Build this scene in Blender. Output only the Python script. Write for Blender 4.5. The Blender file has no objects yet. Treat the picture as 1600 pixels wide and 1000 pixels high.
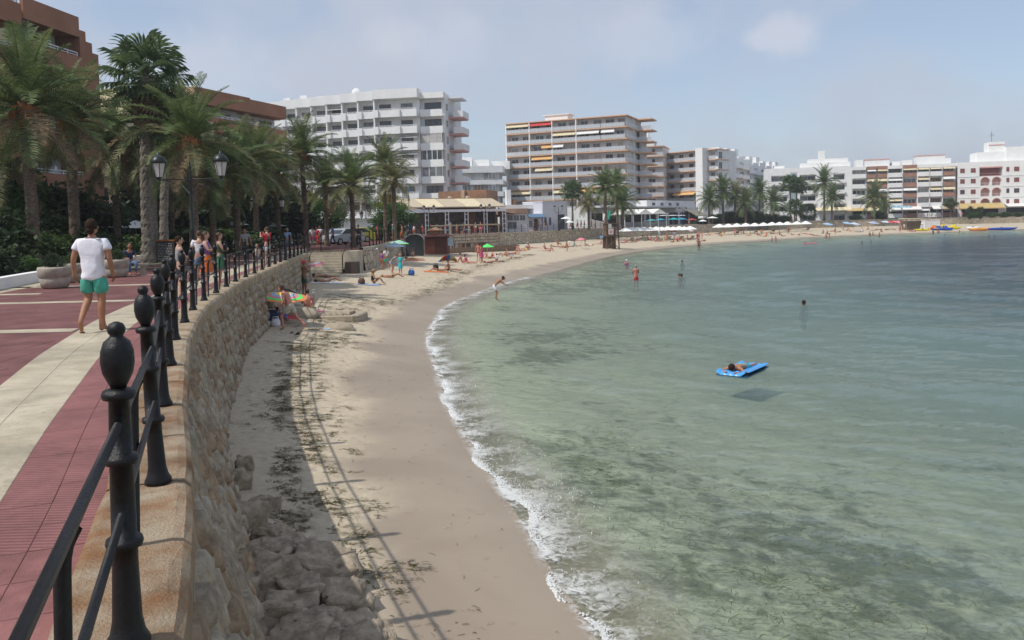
import bpy, math, random
import numpy as np
from mathutils import Vector, Matrix, noise as mnoise
random.seed(7); rng = np.random.default_rng(7)
R = math.radians
S = bpy.context.scene
C = S.collection
# ---------------------------------------------------------------- camera, sky, sun, exposure
FPX, CAMZ = 1244.0, 4.2            # sea level is z = 0, the promenade is at 2.55
CAM_ROLL, CAM_PITCH = -R(1.32), math.atan(53/FPX)
CAMM = Matrix.Rotation(R(90)-CAM_PITCH, 3, 'X') @ Matrix.Rotation(CAM_ROLL, 3, 'Z')
cd = bpy.data.cameras.new('camera'); cam = bpy.data.objects.new('camera', cd); C.objects.link(cam)
cam.matrix_world = Matrix.Translation((0, 0, CAMZ)) @ CAMM.to_4x4()
cd.sensor_width = 36; cd.lens = 36*FPX/1600; cd.shift_y = -100/1600; cd.clip_start = .1; cd.clip_end = 9000
S.camera = cam
SUN_EL, SUN_TRAVEL = 54, 27        # light travels towards +X, turned a little to +Y
sd = Vector((math.cos(R(SUN_TRAVEL))*math.cos(R(SUN_EL)), math.sin(R(SUN_TRAVEL))*math.cos(R(SUN_EL)), -math.sin(R(SUN_EL))))
sl = bpy.data.lights.new('sun', 'SUN'); sl.energy = 2.75; sl.angle = R(.6); sl.color = (1, .95, .88)
so = bpy.data.objects.new('sun', sl); C.objects.link(so); so.rotation_euler = sd.to_track_quat('-Z', 'Y').to_euler(); so.location = (-30, -10, 60)
W = bpy.data.worlds.new('World'); S.world = W; W.use_nodes = True
nt = W.node_tree; nt.nodes.clear()
def nn(t, k, **kw):
    n = t.nodes.new(k)
    for a, v in kw.items(): setattr(n, a, v)
    return n
sky = nn(nt, 'ShaderNodeTexSky', sky_type='NISHITA', sun_disc=False)
sky.sun_elevation = R(SUN_EL); sky.sun_rotation = math.atan2(-sd.x, -sd.y); sky.air_density = 1.0; sky.dust_density = .6; sky.ozone_density = 1.6
bg = nn(nt, 'ShaderNodeBackground'); bg.inputs[1].default_value = .11
tc = nn(nt, 'ShaderNodeTexCoord'); sep = nn(nt, 'ShaderNodeSeparateXYZ'); nt.links.new(tc.outputs['Generated'], sep.inputs[0])
def mth(t, op, a, b=None, c=None, clamp=False):
    n = nn(t, 'ShaderNodeMath', operation=op, use_clamp=clamp)
    for i, v in enumerate((a, b, c)):
        if v is None: continue
        if isinstance(v, (int, float)): n.inputs[i].default_value = v
        else: t.links.new(v, n.inputs[i])
    return n.outputs[0]
# thin cloud sheet: view direction projected on a high plane, so clouds flatten to the horizon
zz = mth(nt, 'ADD', mth(nt, 'MAXIMUM', sep.outputs[2], 0.0), .55)
cx_, cy_ = mth(nt, 'DIVIDE', sep.outputs[0], zz), mth(nt, 'DIVIDE', sep.outputs[1], zz)
cmb = nn(nt, 'ShaderNodeCombineXYZ'); nt.links.new(cx_, cmb.inputs[0]); nt.links.new(cy_, cmb.inputs[1])
def nz(t, vec, scale, detail=6, rough=.55, dist=0.):
    n = nn(t, 'ShaderNodeTexNoise'); n.inputs['Scale'].default_value = scale; n.inputs['Detail'].default_value = detail
    n.inputs['Roughness'].default_value = rough; n.inputs['Distortion'].default_value = dist
    if vec is not None: t.links.new(vec, n.inputs['Vector'])
    return n.outputs['Fac']
def mr(t, v, a, b, c=0., d=1., smooth=True):
    n = nn(t, 'ShaderNodeMapRange'); n.interpolation_type = 'SMOOTHSTEP' if smooth else 'LINEAR'
    t.links.new(v, n.inputs[0])
    for i, q in enumerate((a, b, c, d)): n.inputs[i+1].default_value = q
    return n.outputs[0]
n1 = nz(nt, cmb.outputs[0], 1.5, 7, .55, .4); n2 = nz(nt, cmb.outputs[0], 6, 5, .5, .2)
cl = mr(nt, mth(nt, 'ADD', mth(nt, 'MULTIPLY', n1, .8), mth(nt, 'MULTIPLY', n2, .2)), .37, .61, .38, 1.0)
mixc = nn(nt, 'ShaderNodeMix', data_type='RGBA'); nt.links.new(cl, mixc.inputs[0]); nt.links.new(sky.outputs[0], mixc.inputs[6])
mixc.inputs[7].default_value = (3.85, 4.2, 4.95, 1)
nrm = nn(nt, 'ShaderNodeVectorMath', operation='NORMALIZE'); nt.links.new(tc.outputs['Generated'], nrm.inputs[0])
puff = None                                              # a few soft separate clouds
for (px_, py_, w_) in ((1230, 55, .045), (1195, 62, .03), (700, 75, .07), (640, 60, .06), (330, 110, .10), (1010, 60, .09)):
    d_ = (CAMM @ Vector(((px_-800)/FPX, -(py_-400)/FPX, -1))).normalized(); sb_ = nn(nt, 'ShaderNodeVectorMath', operation='SUBTRACT'); nt.links.new(nrm.outputs[0], sb_.inputs[0]); sb_.inputs[1].default_value = d_
    ml_ = nn(nt, 'ShaderNodeVectorMath', operation='MULTIPLY'); nt.links.new(sb_.outputs[0], ml_.inputs[0]); ml_.inputs[1].default_value = (1, 1, 1.7)
    ln_ = nn(nt, 'ShaderNodeVectorMath', operation='LENGTH'); nt.links.new(ml_.outputs[0], ln_.inputs[0])
    e_ = mth(nt, 'ADD', ln_.outputs['Value'], mth(nt, 'MULTIPLY', mth(nt, 'SUBTRACT', nz(nt, nrm.outputs[0], 22, 6, .6), .5), w_*1.3))
    v_ = mr(nt, e_, w_*1.15, w_*.3, 0, .55 if w_ < .05 else .35); puff = v_ if puff is None else mth(nt, 'MAXIMUM', puff, v_)
mx2 = nn(nt, 'ShaderNodeMix', data_type='RGBA'); nt.links.new(puff, mx2.inputs[0]); nt.links.new(mixc.outputs[2], mx2.inputs[6]); mx2.inputs[7].default_value = (5.0, 5.15, 5.75, 1)
nt.links.new(mx2.outputs[2], bg.inputs[0])
wo = nn(nt, 'ShaderNodeOutputWorld'); nt.links.new(bg.outputs[0], wo.inputs[0])
S.view_settings.view_transform = 'Standard'; S.view_settings.look = 'None'; S.view_settings.exposure = .36; S.view_settings.gamma = 1
S.view_settings.use_curve_mapping = False
S.render.engine = 'CYCLES'
S.cycles.max_bounces = 8; S.cycles.diffuse_bounces = 3; S.cycles.glossy_bounces = 3; S.cycles.transparent_max_bounces = 16
S.cycles.transmission_bounces = 4; S.cycles.caustics_reflective = False; S.cycles.caustics_refractive = False
# ---------------------------------------------------------------- helpers
PZ = 2.55                                                   # promenade level
def U(px, py, z):                                           # where a sight line through a photo point meets height z
    d = CAMM @ Vector(((px-800)/FPX, -(py-400)/FPX, -1)); t = (z-CAMZ)/d.z
    return Vector((d.x*t, d.y*t, z))
def XD(px, Y): return (px-800)/FPX*Y                        # sideways position at distance Y
def HOR(px): return 347-.023*(px-800)
def ZD(px, py, Y): return CAMZ+(HOR(px)-py)*Y/FPX           # height at distance Y
MATS = {}
def pm(name, col, rough=.7, var=.12, scale=4., bump=0., bscale=30., metal=0., tint=None, spec=.4, stretch=None, dirt=0, **kw):
    if name in MATS: return MATS[name]
    m = bpy.data.materials.new(name); m.use_nodes = True; t = m.node_tree; b = t.nodes['Principled BSDF']
    g = nn(t, 'ShaderNodeNewGeometry'); vec = g.outputs['Position']
    if stretch:
        mp = nn(t, 'ShaderNodeMapping'); mp.inputs['Scale'].default_value = stretch; t.links.new(vec, mp.inputs[0]); vec = mp.outputs[0]
    f = nz(t, vec, scale, 6, .6)
    f = mr(t, f, .3, .7)
    mx = nn(t, 'ShaderNodeMix', data_type='RGBA'); t.links.new(f, mx.inputs[0])
    c2 = tint if tint else tuple(min(1, c*(1+var)) for c in col)
    mx.inputs[6].default_value = (*[c*(1-var) for c in col], 1); mx.inputs[7].default_value = (*c2, 1)
    out_c = mx.outputs[2]
    if dirt:
        dm = nn(t, 'ShaderNodeMix', data_type='RGBA', blend_type='MULTIPLY'); dm.inputs[0].default_value = 1; t.links.new(out_c, dm.inputs[6])
        dv = mth(t, 'MULTIPLY', mr(t, nz(t, vec, .8, 6, .65, .6), .3, .62, 1-dirt, 1.06), mr(t, nz(t, vec, 7, 5, .7, .3), .32, .45, 1-dirt*.7, 1)); cc_ = nn(t, 'ShaderNodeCombineColor')
        for i_ in range(3): t.links.new(dv, cc_.inputs[i_])
        t.links.new(cc_.outputs[0], dm.inputs[7]); out_c = dm.outputs[2]
    t.links.new(out_c, b.inputs['Base Color'])
    b.inputs['Roughness'].default_value = rough; b.inputs['Metallic'].default_value = metal; b.inputs['Specular IOR Level'].default_value = spec
    if bump:
        bn = nn(t, 'ShaderNodeBump'); bn.inputs['Strength'].default_value = bump; bn.inputs['Distance'].default_value = .03
        t.links.new(nz(t, vec, bscale, 5, .65), bn.inputs['Height']); t.links.new(bn.outputs[0], b.inputs['Normal'])
    for k, v in kw.items(): b.inputs[k.replace('_', ' ')].default_value = v
    MATS[name] = m; return m
class MB:
    def __init__(s): s.v = []; s.f = []; s.mi = []; s.cur = 0
    def add(s, vs, fs):
        o = len(s.v); s.v += [tuple(v) for v in vs]; s.f += [tuple(i+o for i in f) for f in fs]; s.mi += [s.cur]*len(fs); return s
    def box(s, x0, y0, z0, x1, y1, z1):
        return s.add([(x0,y0,z0),(x1,y0,z0),(x1,y1,z0),(x0,y1,z0),(x0,y0,z1),(x1,y0,z1),(x1,y1,z1),(x0,y1,z1)],
                     [(0,3,2,1),(4,5,6,7),(0,1,5,4),(1,2,6,5),(2,3,7,6),(3,0,4,7)])
    def tube(s, pts, rad, n=8, cap=True):
        pts = [Vector(p) for p in pts]; rad = rad if isinstance(rad, (list, tuple)) else [rad]*len(pts)
        vs = []; fs = []; up = Vector((.13, .21, 1)).normalized()
        for i, p in enumerate(pts):
            d = (pts[min(i+1, len(pts)-1)]-pts[max(i-1, 0)]).normalized()
            a = d.cross(up if abs(d.dot(up)) < .95 else Vector((1, 0, 0))).normalized(); b = d.cross(a)
            for k in range(n):
                t = 2*math.pi*k/n; vs.append(p+(a*math.cos(t)+b*math.sin(t))*rad[i])
        for i in range(len(pts)-1):
            for k in range(n):
                k2 = (k+1) % n; fs.append((i*n+k, i*n+k2, (i+1)*n+k2, (i+1)*n+k))
        if cap: fs.append(tuple(range(n))[::1]); fs.append(tuple((len(pts)-1)*n+k for k in range(n))[::-1])
        return s.add(vs, fs)
    def lathe(s, prof, n=12, c=(0, 0, 0)):
        vs = []; fs = []
        for r, z in prof:
            for k in range(n): t = 2*math.pi*k/n; vs.append((c[0]+r*math.cos(t), c[1]+r*math.sin(t), c[2]+z))
        for i in range(len(prof)-1):
            for k in range(n): k2 = (k+1) % n; fs.append((i*n+k, i*n+k2, (i+1)*n+k2, (i+1)*n+k))
        fs.append(tuple(range(n))[::-1]); fs.append(tuple((len(prof)-1)*n+k for k in range(n)))
        return s.add(vs, fs)
    def ball(s, c, r, n=10, m=6):
        rx, ry, rz = r if isinstance(r, (list, tuple)) else (r, r, r)
        vs = [(c[0], c[1], c[2]-rz)]; fs = []
        for j in range(1, m):
            a = -math.pi/2+math.pi*j/m
            for k in range(n): t = 2*math.pi*k/n; vs.append((c[0]+rx*math.cos(a)*math.cos(t), c[1]+ry*math.cos(a)*math.sin(t), c[2]+rz*math.sin(a)))
        vs.append((c[0], c[1], c[2]+rz)); L = len(vs)-1
        for k in range(n):
            k2 = (k+1) % n; fs.append((0, 1+k2, 1+k)); fs.append((L, 1+(m-2)*n+k, 1+(m-2)*n+k2))
            for j in range(m-2): fs.append((1+j*n+k, 1+j*n+k2, 1+(j+1)*n+k2, 1+(j+1)*n+k))
        return s.add(vs, fs)
    def prism(s, poly, y0, y1):                             # outline in x,z extruded along y
        n = len(poly); return s.add([(x, y0, z) for x, z in poly]+[(x, y1, z) for x, z in poly],
            [tuple(range(n)), tuple(range(n, 2*n))[::-1]]+[(i, i+n, (i+1) % n+n, (i+1) % n) for i in range(n)])
    def mesh(s, name='mesh', smooth=False):
        me = bpy.data.meshes.new(name); me.from_pydata(s.v, [], s.f)
        if max(s.mi, default=0): me.polygons.foreach_set('material_index', s.mi)
        if smooth: me.polygons.foreach_set('use_smooth', [True]*len(s.f))
        me.validate(); me.update(); return me
def E(name, label=None, cat=None, loc=(0,0,0), rz=0, group=None):
    o = bpy.data.objects.new(name, None); C.objects.link(o); o.location = loc; o.rotation_euler = (0, 0, rz); o.empty_display_size = .2
    return tag(o, label, cat, group)
def tag(o, label=None, cat=None, group=None, kind=None):
    if label: o['label'] = label
    if cat: o['category'] = cat
    if group: o['group'] = group
    if kind: o['kind'] = kind
    return o
def O(name, mesh, mat, parent=None, loc=(0,0,0), rot=(0,0,0), sc=None, smooth=False):
    if isinstance(mesh, MB): mesh = mesh.mesh(name, smooth)
    o = bpy.data.objects.new(name, mesh); C.objects.link(o); o.parent = parent; o.location = loc; o.rotation_euler = rot
    if sc is not None: o.scale = (sc, sc, sc) if isinstance(sc, (int, float)) else sc
    ms = mat if isinstance(mat, (list, tuple)) else [mat]
    if len(mesh.materials) == 0:
        for m in ms: mesh.materials.append(m)
    elif any(mesh.materials[i] != m for i, m in enumerate(ms)):
        for i, m in enumerate(ms): o.material_slots[i].link = 'OBJECT'; o.material_slots[i].material = m
    return o
UNIT = MB().box(0, 0, 0, 1, 1, 1).mesh('box')
UNIT.materials.append(None)
def bx(name, par, x0, y0, z0, x1, y1, z1, mat, rot=(0,0,0)):
    o = bpy.data.objects.new(name, UNIT); C.objects.link(o); o.parent = par; o.location = (x0, y0, z0); o.scale = (x1-x0, y1-y0, z1-z0); o.rotation_euler = rot
    o.material_slots[0].link = 'OBJECT'; o.material_slots[0].material = mat; return o
CACHE = {}
def cached(key, fn):
    if key not in CACHE: CACHE[key] = fn()
    return CACHE[key]
# ---------------------------------------------------------------- plan curves
shore = [tuple(U(x, y, 0)[:2]) for x, y in [(950,1000),(880,900),(825,810),(740,690),(700,620),(685,570),(672,530),(685,500),(700,480),(738,463),(800,441),(875,422),(940,404),(1007,392),(1100,382.5),(1200,376),(1300,370),(1400,366),(1500,362.5),(1600,359)]]
shore = [(3.4, -4), (2.6, 0), (1.7, 4)] + shore + [(140, 176), (260, 170), (600, 120), (3000, -600)]
posts = [(-.72, .95), (-1.46, 2.9), (-2.19, 4.8), (-3.1, 6.95), (-3.93, 9.02), (-4.75, 11.11), (-5.45, 13.15), (-6.1, 15.12), (-6.65, 17.1), (-7.13, 19.1), (-7.6, 21.1), (-8.05, 23.1)]
p_end = (-12.35, 47.4); n_more = 12
p0 = posts[-1]
for i in range(1, n_more+1):
    t = i/n_more; posts.append((p0[0]+(p_end[0]-p0[0])*(t*1.06-.06*t*t), p0[1]+(p_end[1]-p0[1])*t))
wall1 = [(2.6, -6.5)] + [(.5, -1.4)] + posts
wall2 = [(-10.45, 55.6), (-10.2, 57.5), (-10.4, 62), (-10.9, 72), (-10.7, 84), (-8, 99), (-3, 114), (5, 129), (19, 150), (40, 175), (60, 197), (85, 212), (120, 219), (160, 222), (300, 215)]
def resample(P, step):
    P = [Vector((p[0], p[1])) for p in P]
    # Catmull-Rom
    out = []
    for i in range(len(P)-1):
        a, b, c, d = P[max(i-1, 0)], P[i], P[i+1], P[min(i+2, len(P)-1)]
        n = max(2, int((c-b).length/step*2))
        for k in range(n):
            t = k/n; out.append(.5*((2*b)+(c-a)*t+(2*a-5*b+4*c-d)*t*t+(3*b-a-3*c+d)*t**3))
    out.append(P[-1]); L = [0]
    for i in range(1, len(out)): L.append(L[-1]+(out[i]-out[i-1]).length)
    res = []; n = int(L[-1]/step)
    xs = np.interp(np.linspace(0, L[-1], n+1), L, [p.x for p in out]); ys = np.interp(np.linspace(0, L[-1], n+1), L, [p.y for p in out])
    return np.stack([xs, ys], 1)
W1 = resample(wall1, .1); W2 = resample(wall2, .5); SH = resample(shore[:-2], 1.0)
def frame_of(P, i):
    a = P[max(i-1, 0)]; b = P[min(i+1, len(P)-1)]; t = Vector(b-a).normalized(); return Vector((P[i][0], P[i][1])), t, Vector((t.y, -t.x))   # point, tangent, seaward normal
def signed(P, X, Y):                                         # signed distance to a polyline, + on its right (seaward) side
    X = np.asarray(X, float); Y = np.asarray(Y, float); best = np.full(X.shape, 1e18); sg = np.zeros(X.shape)
    for i in range(len(P)-1):
        ax, ay = P[i]; dx, dy = P[i+1][0]-ax, P[i+1][1]-ay; L = dx*dx+dy*dy
        t = np.clip(((X-ax)*dx+(Y-ay)*dy)/L, 0, 1); ex = X-ax-t*dx; ey = Y-ay-t*dy; d = ex*ex+ey*ey
        cr = ex*dy-ey*dx; m = d < best-1e-12; best = np.where(m, d, best); sg = np.where(m, np.sign(cr), sg)
    return np.sqrt(best)*np.where(sg == 0, 1, sg)
SHC = np.array(shore, float); SHC = np.array([tuple(p) for p in resample(shore[:-2], 2.5)]+[shore[-2], shore[-1]])
def hnoise(X, Y, sc, seed=0):                                # cheap smooth noise from random sines
    r = np.random.default_rng(seed+int(sc*100)); Z = 0
    for k in range(9):
        a = r.uniform(0, 6.28); f = sc*r.uniform(.6, 1.7); Z = Z+np.sin((X*math.cos(a)+Y*math.sin(a))*f+r.uniform(0, 6.28)+1.5*np.sin((X*math.sin(a)-Y*math.cos(a))*f*.6))
    return Z/9*1.8
def ground_h(X, Y, d=None, rough=True):
    X = np.asarray(X, float); Y = np.asarray(Y, float)
    if d is None: d = signed(SHC, X, Y)
    b = -d                                                   # distance inland
    h = np.where(b > 0, (1.35-.5*np.clip((Y-70)/60, 0, 1))*(1-np.exp(-np.maximum(b, 0)/(13-6.5*np.clip((Y-11)/11, 0, 1)+5*np.clip((Y-60)/40, 0, 1)))), -1.9*(1-np.exp(-np.maximum(-b, 0)/19)))
    if rough:
        dry = np.clip((b-2.2)/2, 0, 1); near = 1/(1+(Y/60)**2)
        h = h+dry*(hnoise(X, Y, 1.1)*.035+hnoise(X, Y, 4.5)*.016*near+hnoise(X, Y, 11, 3)*.010*near)
        h = h+np.where(b < 0, hnoise(X, Y, .35)*.12*np.clip(-b/6, 0, 1), 0)
    return h
def GZ(x, y): return float(ground_h(np.array([x]), np.array([y]))[0])
def G(px, py):                                               # photo point on the sand
    z = .5
    for _ in range(14): p = U(px, py, z); z = .5*z+.5*max(0., GZ(p.x, p.y))
    p.z = z; return p
def PP(px, py): return U(px, py, PZ)
# ---------------------------------------------------------------- setting: land, beach, sea
def seq_links(t, a, b): t.links.new(a, b)
def sand_material():
    m = bpy.data.materials.new('sand'); m.use_nodes = True; t = m.node_tree; b = t.nodes['Principled BSDF']
    g = nn(t, 'ShaderNodeNewGeometry'); at = nn(t, 'ShaderNodeAttribute', attribute_name='inland')
    big = nz(t, g.outputs['Position'], .35, 4, .5, .5); fine = nz(t, g.outputs['Position'], 6, 8, .7); gr = nz(t, g.outputs['Position'], 60, 4, .7)
    dn = mth(t, 'ADD', at.outputs['Fac'], mth(t, 'MULTIPLY', mth(t, 'SUBTRACT', big, .5), 3.0))
    wet = mr(t, dn, 2.7, 1.7)                               # 1 = wet
    soak = mr(t, at.outputs['Fac'], 1.0, .1)
    def mixc(f, a, bb):
        x = nn(t, 'ShaderNodeMix', data_type='RGBA'); t.links.new(f, x.inputs[0])
        for i, q in ((6, a), (7, bb)):
            if isinstance(q, tuple): x.inputs[i].default_value = (*q, 1)
            else: t.links.new(q, x.inputs[i])
        return x.outputs[2]
    dry = mixc(mr(t, fine, .3, .7), (.45, .38, .28), (.54, .465, .345))
    dry = mixc(mr(t, gr, .55, .75), dry, (.42, .35, .255))
    wetc = mixc(mr(t, big, .35, .65), (.29, .235, .175), (.34, .28, .21))
    c = mixc(wet, dry, wetc); c = mixc(mth(t, 'MULTIPLY', soak, .3), c, (.29, .245, .20))
    # seabed: pale sand with seagrass meadows, reading the distance out to sea
    out = mth(t, 'MULTIPLY', at.outputs['Fac'], -1.0)
    p1 = nz(t, g.outputs['Position'], .30, 4, .6, .6); p2 = nz(t, g.outputs['Position'], 2.2, 7, .72, .5)
    gcov = mth(t, 'ADD', mth(t, 'MULTIPLY', p1, .42), mth(t, 'MULTIPLY', p2, .58))
    near_w = nn(t, 'ShaderNodeAttribute', attribute_name='weed')
    gcov = mth(t, 'ADD', gcov, mth(t, 'MULTIPLY', near_w.outputs['Fac'], .09))
    gm = mr(t, gcov, .475, .60)
    bed = mixc(mr(t, fine, .3, .7), (.54, .53, .42), (.66, .64, .50))
    grass = mixc(mr(t, fine, .35, .65), (.07, .085, .04), (.18, .175, .09))
    bed = mixc(mth(t, 'MULTIPLY', gm, .8), bed, grass)
    c = mixc(mr(t, out, .3, 1.4), c, bed)
    t.links.new(c, b.inputs['Base Color'])
    b.inputs['Specular IOR Level'].default_value = .3
    t.links.new(mr(t, wet, 0, 1, .95, .55), b.inputs['Roughness'])
    bn = nn(t, 'ShaderNodeBump'); bn.inputs['Distance'].default_value = .03
    t.links.new(mth(t, 'MULTIPLY', mth(t, 'SUBTRACT', 1.05, wet), .95), bn.inputs['Strength'])
    vo = nn(t, 'ShaderNodeTexVoronoi', feature='SMOOTH_F1'); vo.inputs['Scale'].default_value = 3.2; t.links.new(g.outputs['Position'], vo.inputs['Vector'])
    hsum = mth(t, 'ADD', mth(t, 'ADD', nz(t, g.outputs['Position'], 9, 8, .72), mth(t, 'MULTIPLY', mr(t, vo.outputs['Distance'], 0, .45), 1.3)), mth(t, 'MULTIPLY', nz(t, g.outputs['Position'], 2.5, 3, .5), .8))
    t.links.new(hsum, bn.inputs['Height']); t.links.new(bn.outputs[0], b.inputs['Normal'])
    return m
def grid_mesh(name, X, Y, Z, attrs={}, smooth=True):
    ny, nx = X.shape; me = bpy.data.meshes.new(name); nv = nx*ny; nf = (nx-1)*(ny-1)
    me.vertices.add(nv); co = np.stack([X.ravel(), Y.ravel(), Z.ravel()], 1).astype(np.float32); me.vertices.foreach_set('co', co.ravel())
    i = (np.arange(ny-1)[:, None]*nx+np.arange(nx-1)[None]).ravel(); q = np.stack([i, i+1, i+nx+1, i+nx], 1).astype(np.int32)
    me.loops.add(nf*4); me.loops.foreach_set('vertex_index', q.ravel()); me.polygons.add(nf)
    me.polygons.foreach_set('loop_start', np.arange(nf, dtype=np.int32)*4)
    me.polygons.foreach_set('use_smooth', np.full(nf, smooth)); me.update(); me.validate()
    for k, v in attrs.items():
        a = me.attributes.new(k, 'FLOAT', 'POINT'); a.data.foreach_set('value', v.ravel().astype(np.float32))
    return me
def fan(y0, y1, k, t0, t1, nx, off=9):
    ys = [y0]
    while ys[-1] < y1: ys.append(ys[-1]+min(k*(ys[-1]+off)**2/100+.02, 1.6))
    ys = np.array(ys); t = np.linspace(t0, t1, nx); return ys, t
ys, tt = fan(-6, 232, .055, -.62, 1.02, 520, 8)
Y, T = np.meshgrid(ys, tt, indexing='ij'); X = T*(Y+12)
D = signed(SHC, X, Y); WD = signed(np.concatenate([W1[::8], W2[::2]]), X, Y)
Z = ground_h(X, Y, D)
Z = np.where(WD < -1.6, np.minimum(Z, .3), Z)                # stays below the promenade behind the sea wall
# sand piled into a low slab with a paddled tub shape, and a path of loose humps by the near wall
weed = np.exp(-((X-3.6)**2/7+(Y-9.5)**2/14))+.8*np.exp(-((X-1.8)**2/3+(Y-14)**2/9))+1.0*np.exp(-((X-1.6)**2/4+(Y-31)**2/14))+.8*np.exp(-((X-.8)**2/1.6+(Y-26.3)**2/2))+.9*np.clip((X*.55+Y-46)/10, 0, 1)
weed = weed-.55*np.exp(-((X-7)**2/30+(Y-20)**2/34))-.35
SAND = sand_material()
beach = O('beach', grid_mesh('beach', X, Y, Z, {'inland': -D, 'weed': weed}), SAND); tag(beach, 'pale sandy beach curving round the bay', kind='structure')
# far sea floor and the land sheet out to the horizon
dark = pm('seabed_far', (.10, .12, .09), .9)
sf = MB().add([(-60, -900, -2.6), (5000, -900, -2.6), (5000, 1200, -2.6), (-60, 1200, -2.6)], [(0, 1, 2, 3)])
tag(O('seabed', sf, dark), 'dark floor of the bay', kind='structure')
asph = pm('ground', (.16, .155, .14), .9, .2, .5, .2, 8)
# land polygon: inland of both walls
land = MB(); back = 9000
def strip_land(P, z, y_inland=(-1, 0)):
    pass
Wland = [(p[0], p[1]) for p in W1[::6]]+[(-14.35, 50), (-14.35, 52.4), (-14.3, 55.5), (-10.5, 55.55)]+[(p[0], p[1]) for p in W2[::2]]
vs = []; fs = []
for i, (x, y) in enumerate(Wland):
    _, t_, n_ = frame_of(np.array(Wland), i)
    if y < 47: q = (x-.1, y)
    elif y < 56: q = (x, y)
    else: q = (x+n_.x*-.1, y+n_.y*-.1)
    far_ = (-4000 if y < 120 else q[0]*1.0-300*(1 if q[0] < 60 else 0), q[1] if y < 120 else 5000)
    vs += [(q[0], q[1], PZ-.008), (far_[0], far_[1], PZ-.008)]
for i in range(len(Wland)-1): fs.append((2*i, 2*i+2, 2*i+3, 2*i+1))
land.add(vs, fs); land.add([(-4000, 100, PZ-.03), (-4000, 6000, PZ-.03), (-300, 6000, PZ-.03), (-20, 128, PZ-.03)], [(0, 3, 2, 1)])
land.add([(-4000, -500, PZ-.03), (-4000, -6.4, PZ-.03), (2.5, -6.4, PZ-.03), (2.5, -500, PZ-.03)], [(0, 3, 2, 1)])
tag(O('ground', land, asph), 'level town ground behind the sea wall', kind='structure')
# sea surface
def water_material():
    m = bpy.data.materials.new('sea_water'); m.use_nodes = True; t = m.node_tree; t.nodes.remove(t.nodes['Principled BSDF'])
    o = t.nodes['Material Output']; g = nn(t, 'ShaderNodeNewGeometry'); at = nn(t, 'ShaderNodeAttribute', attribute_name='depth')
    tr = nn(t, 'ShaderNodeBsdfTransparent'); tr.inputs[0].default_value = (.88, .95, .89, 1)
    df = nn(t, 'ShaderNodeBsdfDiffuse'); dmx = nn(t, 'ShaderNodeMix', data_type='RGBA'); dmx.inputs[6].default_value = (.165, .245, .23, 1); dmx.inputs[7].default_value = (.032, .055, .072, 1); t.links.new(mr(t, at.outputs['Fac'], 1.1, 4.6), dmx.inputs[0]); t.links.new(dmx.outputs[2], df.inputs[0])
    gl = nn(t, 'ShaderNodeBsdfGlossy'); gl.inputs['Roughness'].default_value = .09; gl.inputs[0].default_value = (.86, .86, .86, 1)
    turb = mth(t, 'SUBTRACT', 1.0, mth(t, 'POWER', 2.718, mth(t, 'MULTIPLY', at.outputs['Fac'], -.6)))
    turb = mth(t, 'MINIMUM', mth(t, 'ADD', mth(t, 'MULTIPLY', turb, .955), .015), .97)
    m1 = nn(t, 'ShaderNodeMixShader'); t.links.new(turb, m1.inputs[0]); t.links.new(tr.outputs[0], m1.inputs[1]); t.links.new(df.outputs[0], m1.inputs[2])
    mp = nn(t, 'ShaderNodeMapping'); mp.inputs['Scale'].default_value = (.8, 1.5, 1); mp.inputs['Rotation'].default_value = (0, 0, .25); t.links.new(g.outputs['Position'], mp.inputs[0])
    h = mth(t, 'ADD', nz(t, mp.outputs[0], 2.4, 7, .62, .4), mth(t, 'MULTIPLY', nz(t, mp.outputs[0], .5, 3, .5, .3), 1.3))
    bn = nn(t, 'ShaderNodeBump'); bn.inputs['Distance'].default_value = .2; bn.inputs['Strength'].default_value = .55; t.links.new(h, bn.inputs['Height'])
    calm = mr(t, at.outputs['Fac'], 0., .35, .35, 1.0); t.links.new(calm, bn.inputs['Strength'])
    t.links.new(bn.outputs[0], gl.inputs['Normal'])
    fr = nn(t, 'ShaderNodeFresnel'); fr.inputs[0].default_value = 1.33; t.links.new(bn.outputs[0], fr.inputs['Normal'])
    m2 = nn(t, 'ShaderNodeMixShader'); t.links.new(mth(t, 'MULTIPLY', fr.outputs[0], .82), m2.inputs[0]); t.links.new(m1.outputs[0], m2.inputs[1]); t.links.new(gl.outputs[0], m2.inputs[2])
    t.links.new(m2.outputs[0], o.inputs[0]); return m
ys, tt = fan(3.5, 240, .030, -.30, .92, 620, 5)
Y, T = np.meshgrid(ys, tt, indexing='ij'); X = T*(Y+7)
D = signed(SHC, X, Y); dep = np.maximum(0, -ground_h(X, Y, D, False))
Zw = np.zeros_like(X); r = np.random.default_rng(5)
for k in range(34):
    lam = .35*1.13**k*.9; a = R(250)+r.normal(0, .5); f = 2*math.pi/lam; amp = .0052*lam**.85
    if lam > 9: amp = .004*lam**.5
    ph = r.uniform(0, 6.28); arg = (X*math.cos(a)+Y*math.sin(a))*f+ph+.8*hnoise(X, Y, f*.15, k) if k % 4 == 0 else (X*math.cos(a)+Y*math.sin(a))*f+ph
    cut = np.clip(lam/(.05+(Y+5)**2*.0006)-.6, 0, 1)
    Zw += amp*np.sin(arg)*cut
Zw *= np.clip(D/4, 0.05, 1)
Zw += np.where(D > 0, .03*np.exp(-((D-.9)/.4)**2)*(1+.4*hnoise(X, Y, .9)), 0)       # the small breaking ripple
Zw += .012
WATER = water_material()
keep = O('sea', grid_mesh('sea', X, Y, Zw, {'depth': dep+np.clip(D-7, 0, 400)*.095}), WATER); tag(keep, 'clear green sea over sand turning blue grey farther out', kind='structure')
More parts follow.
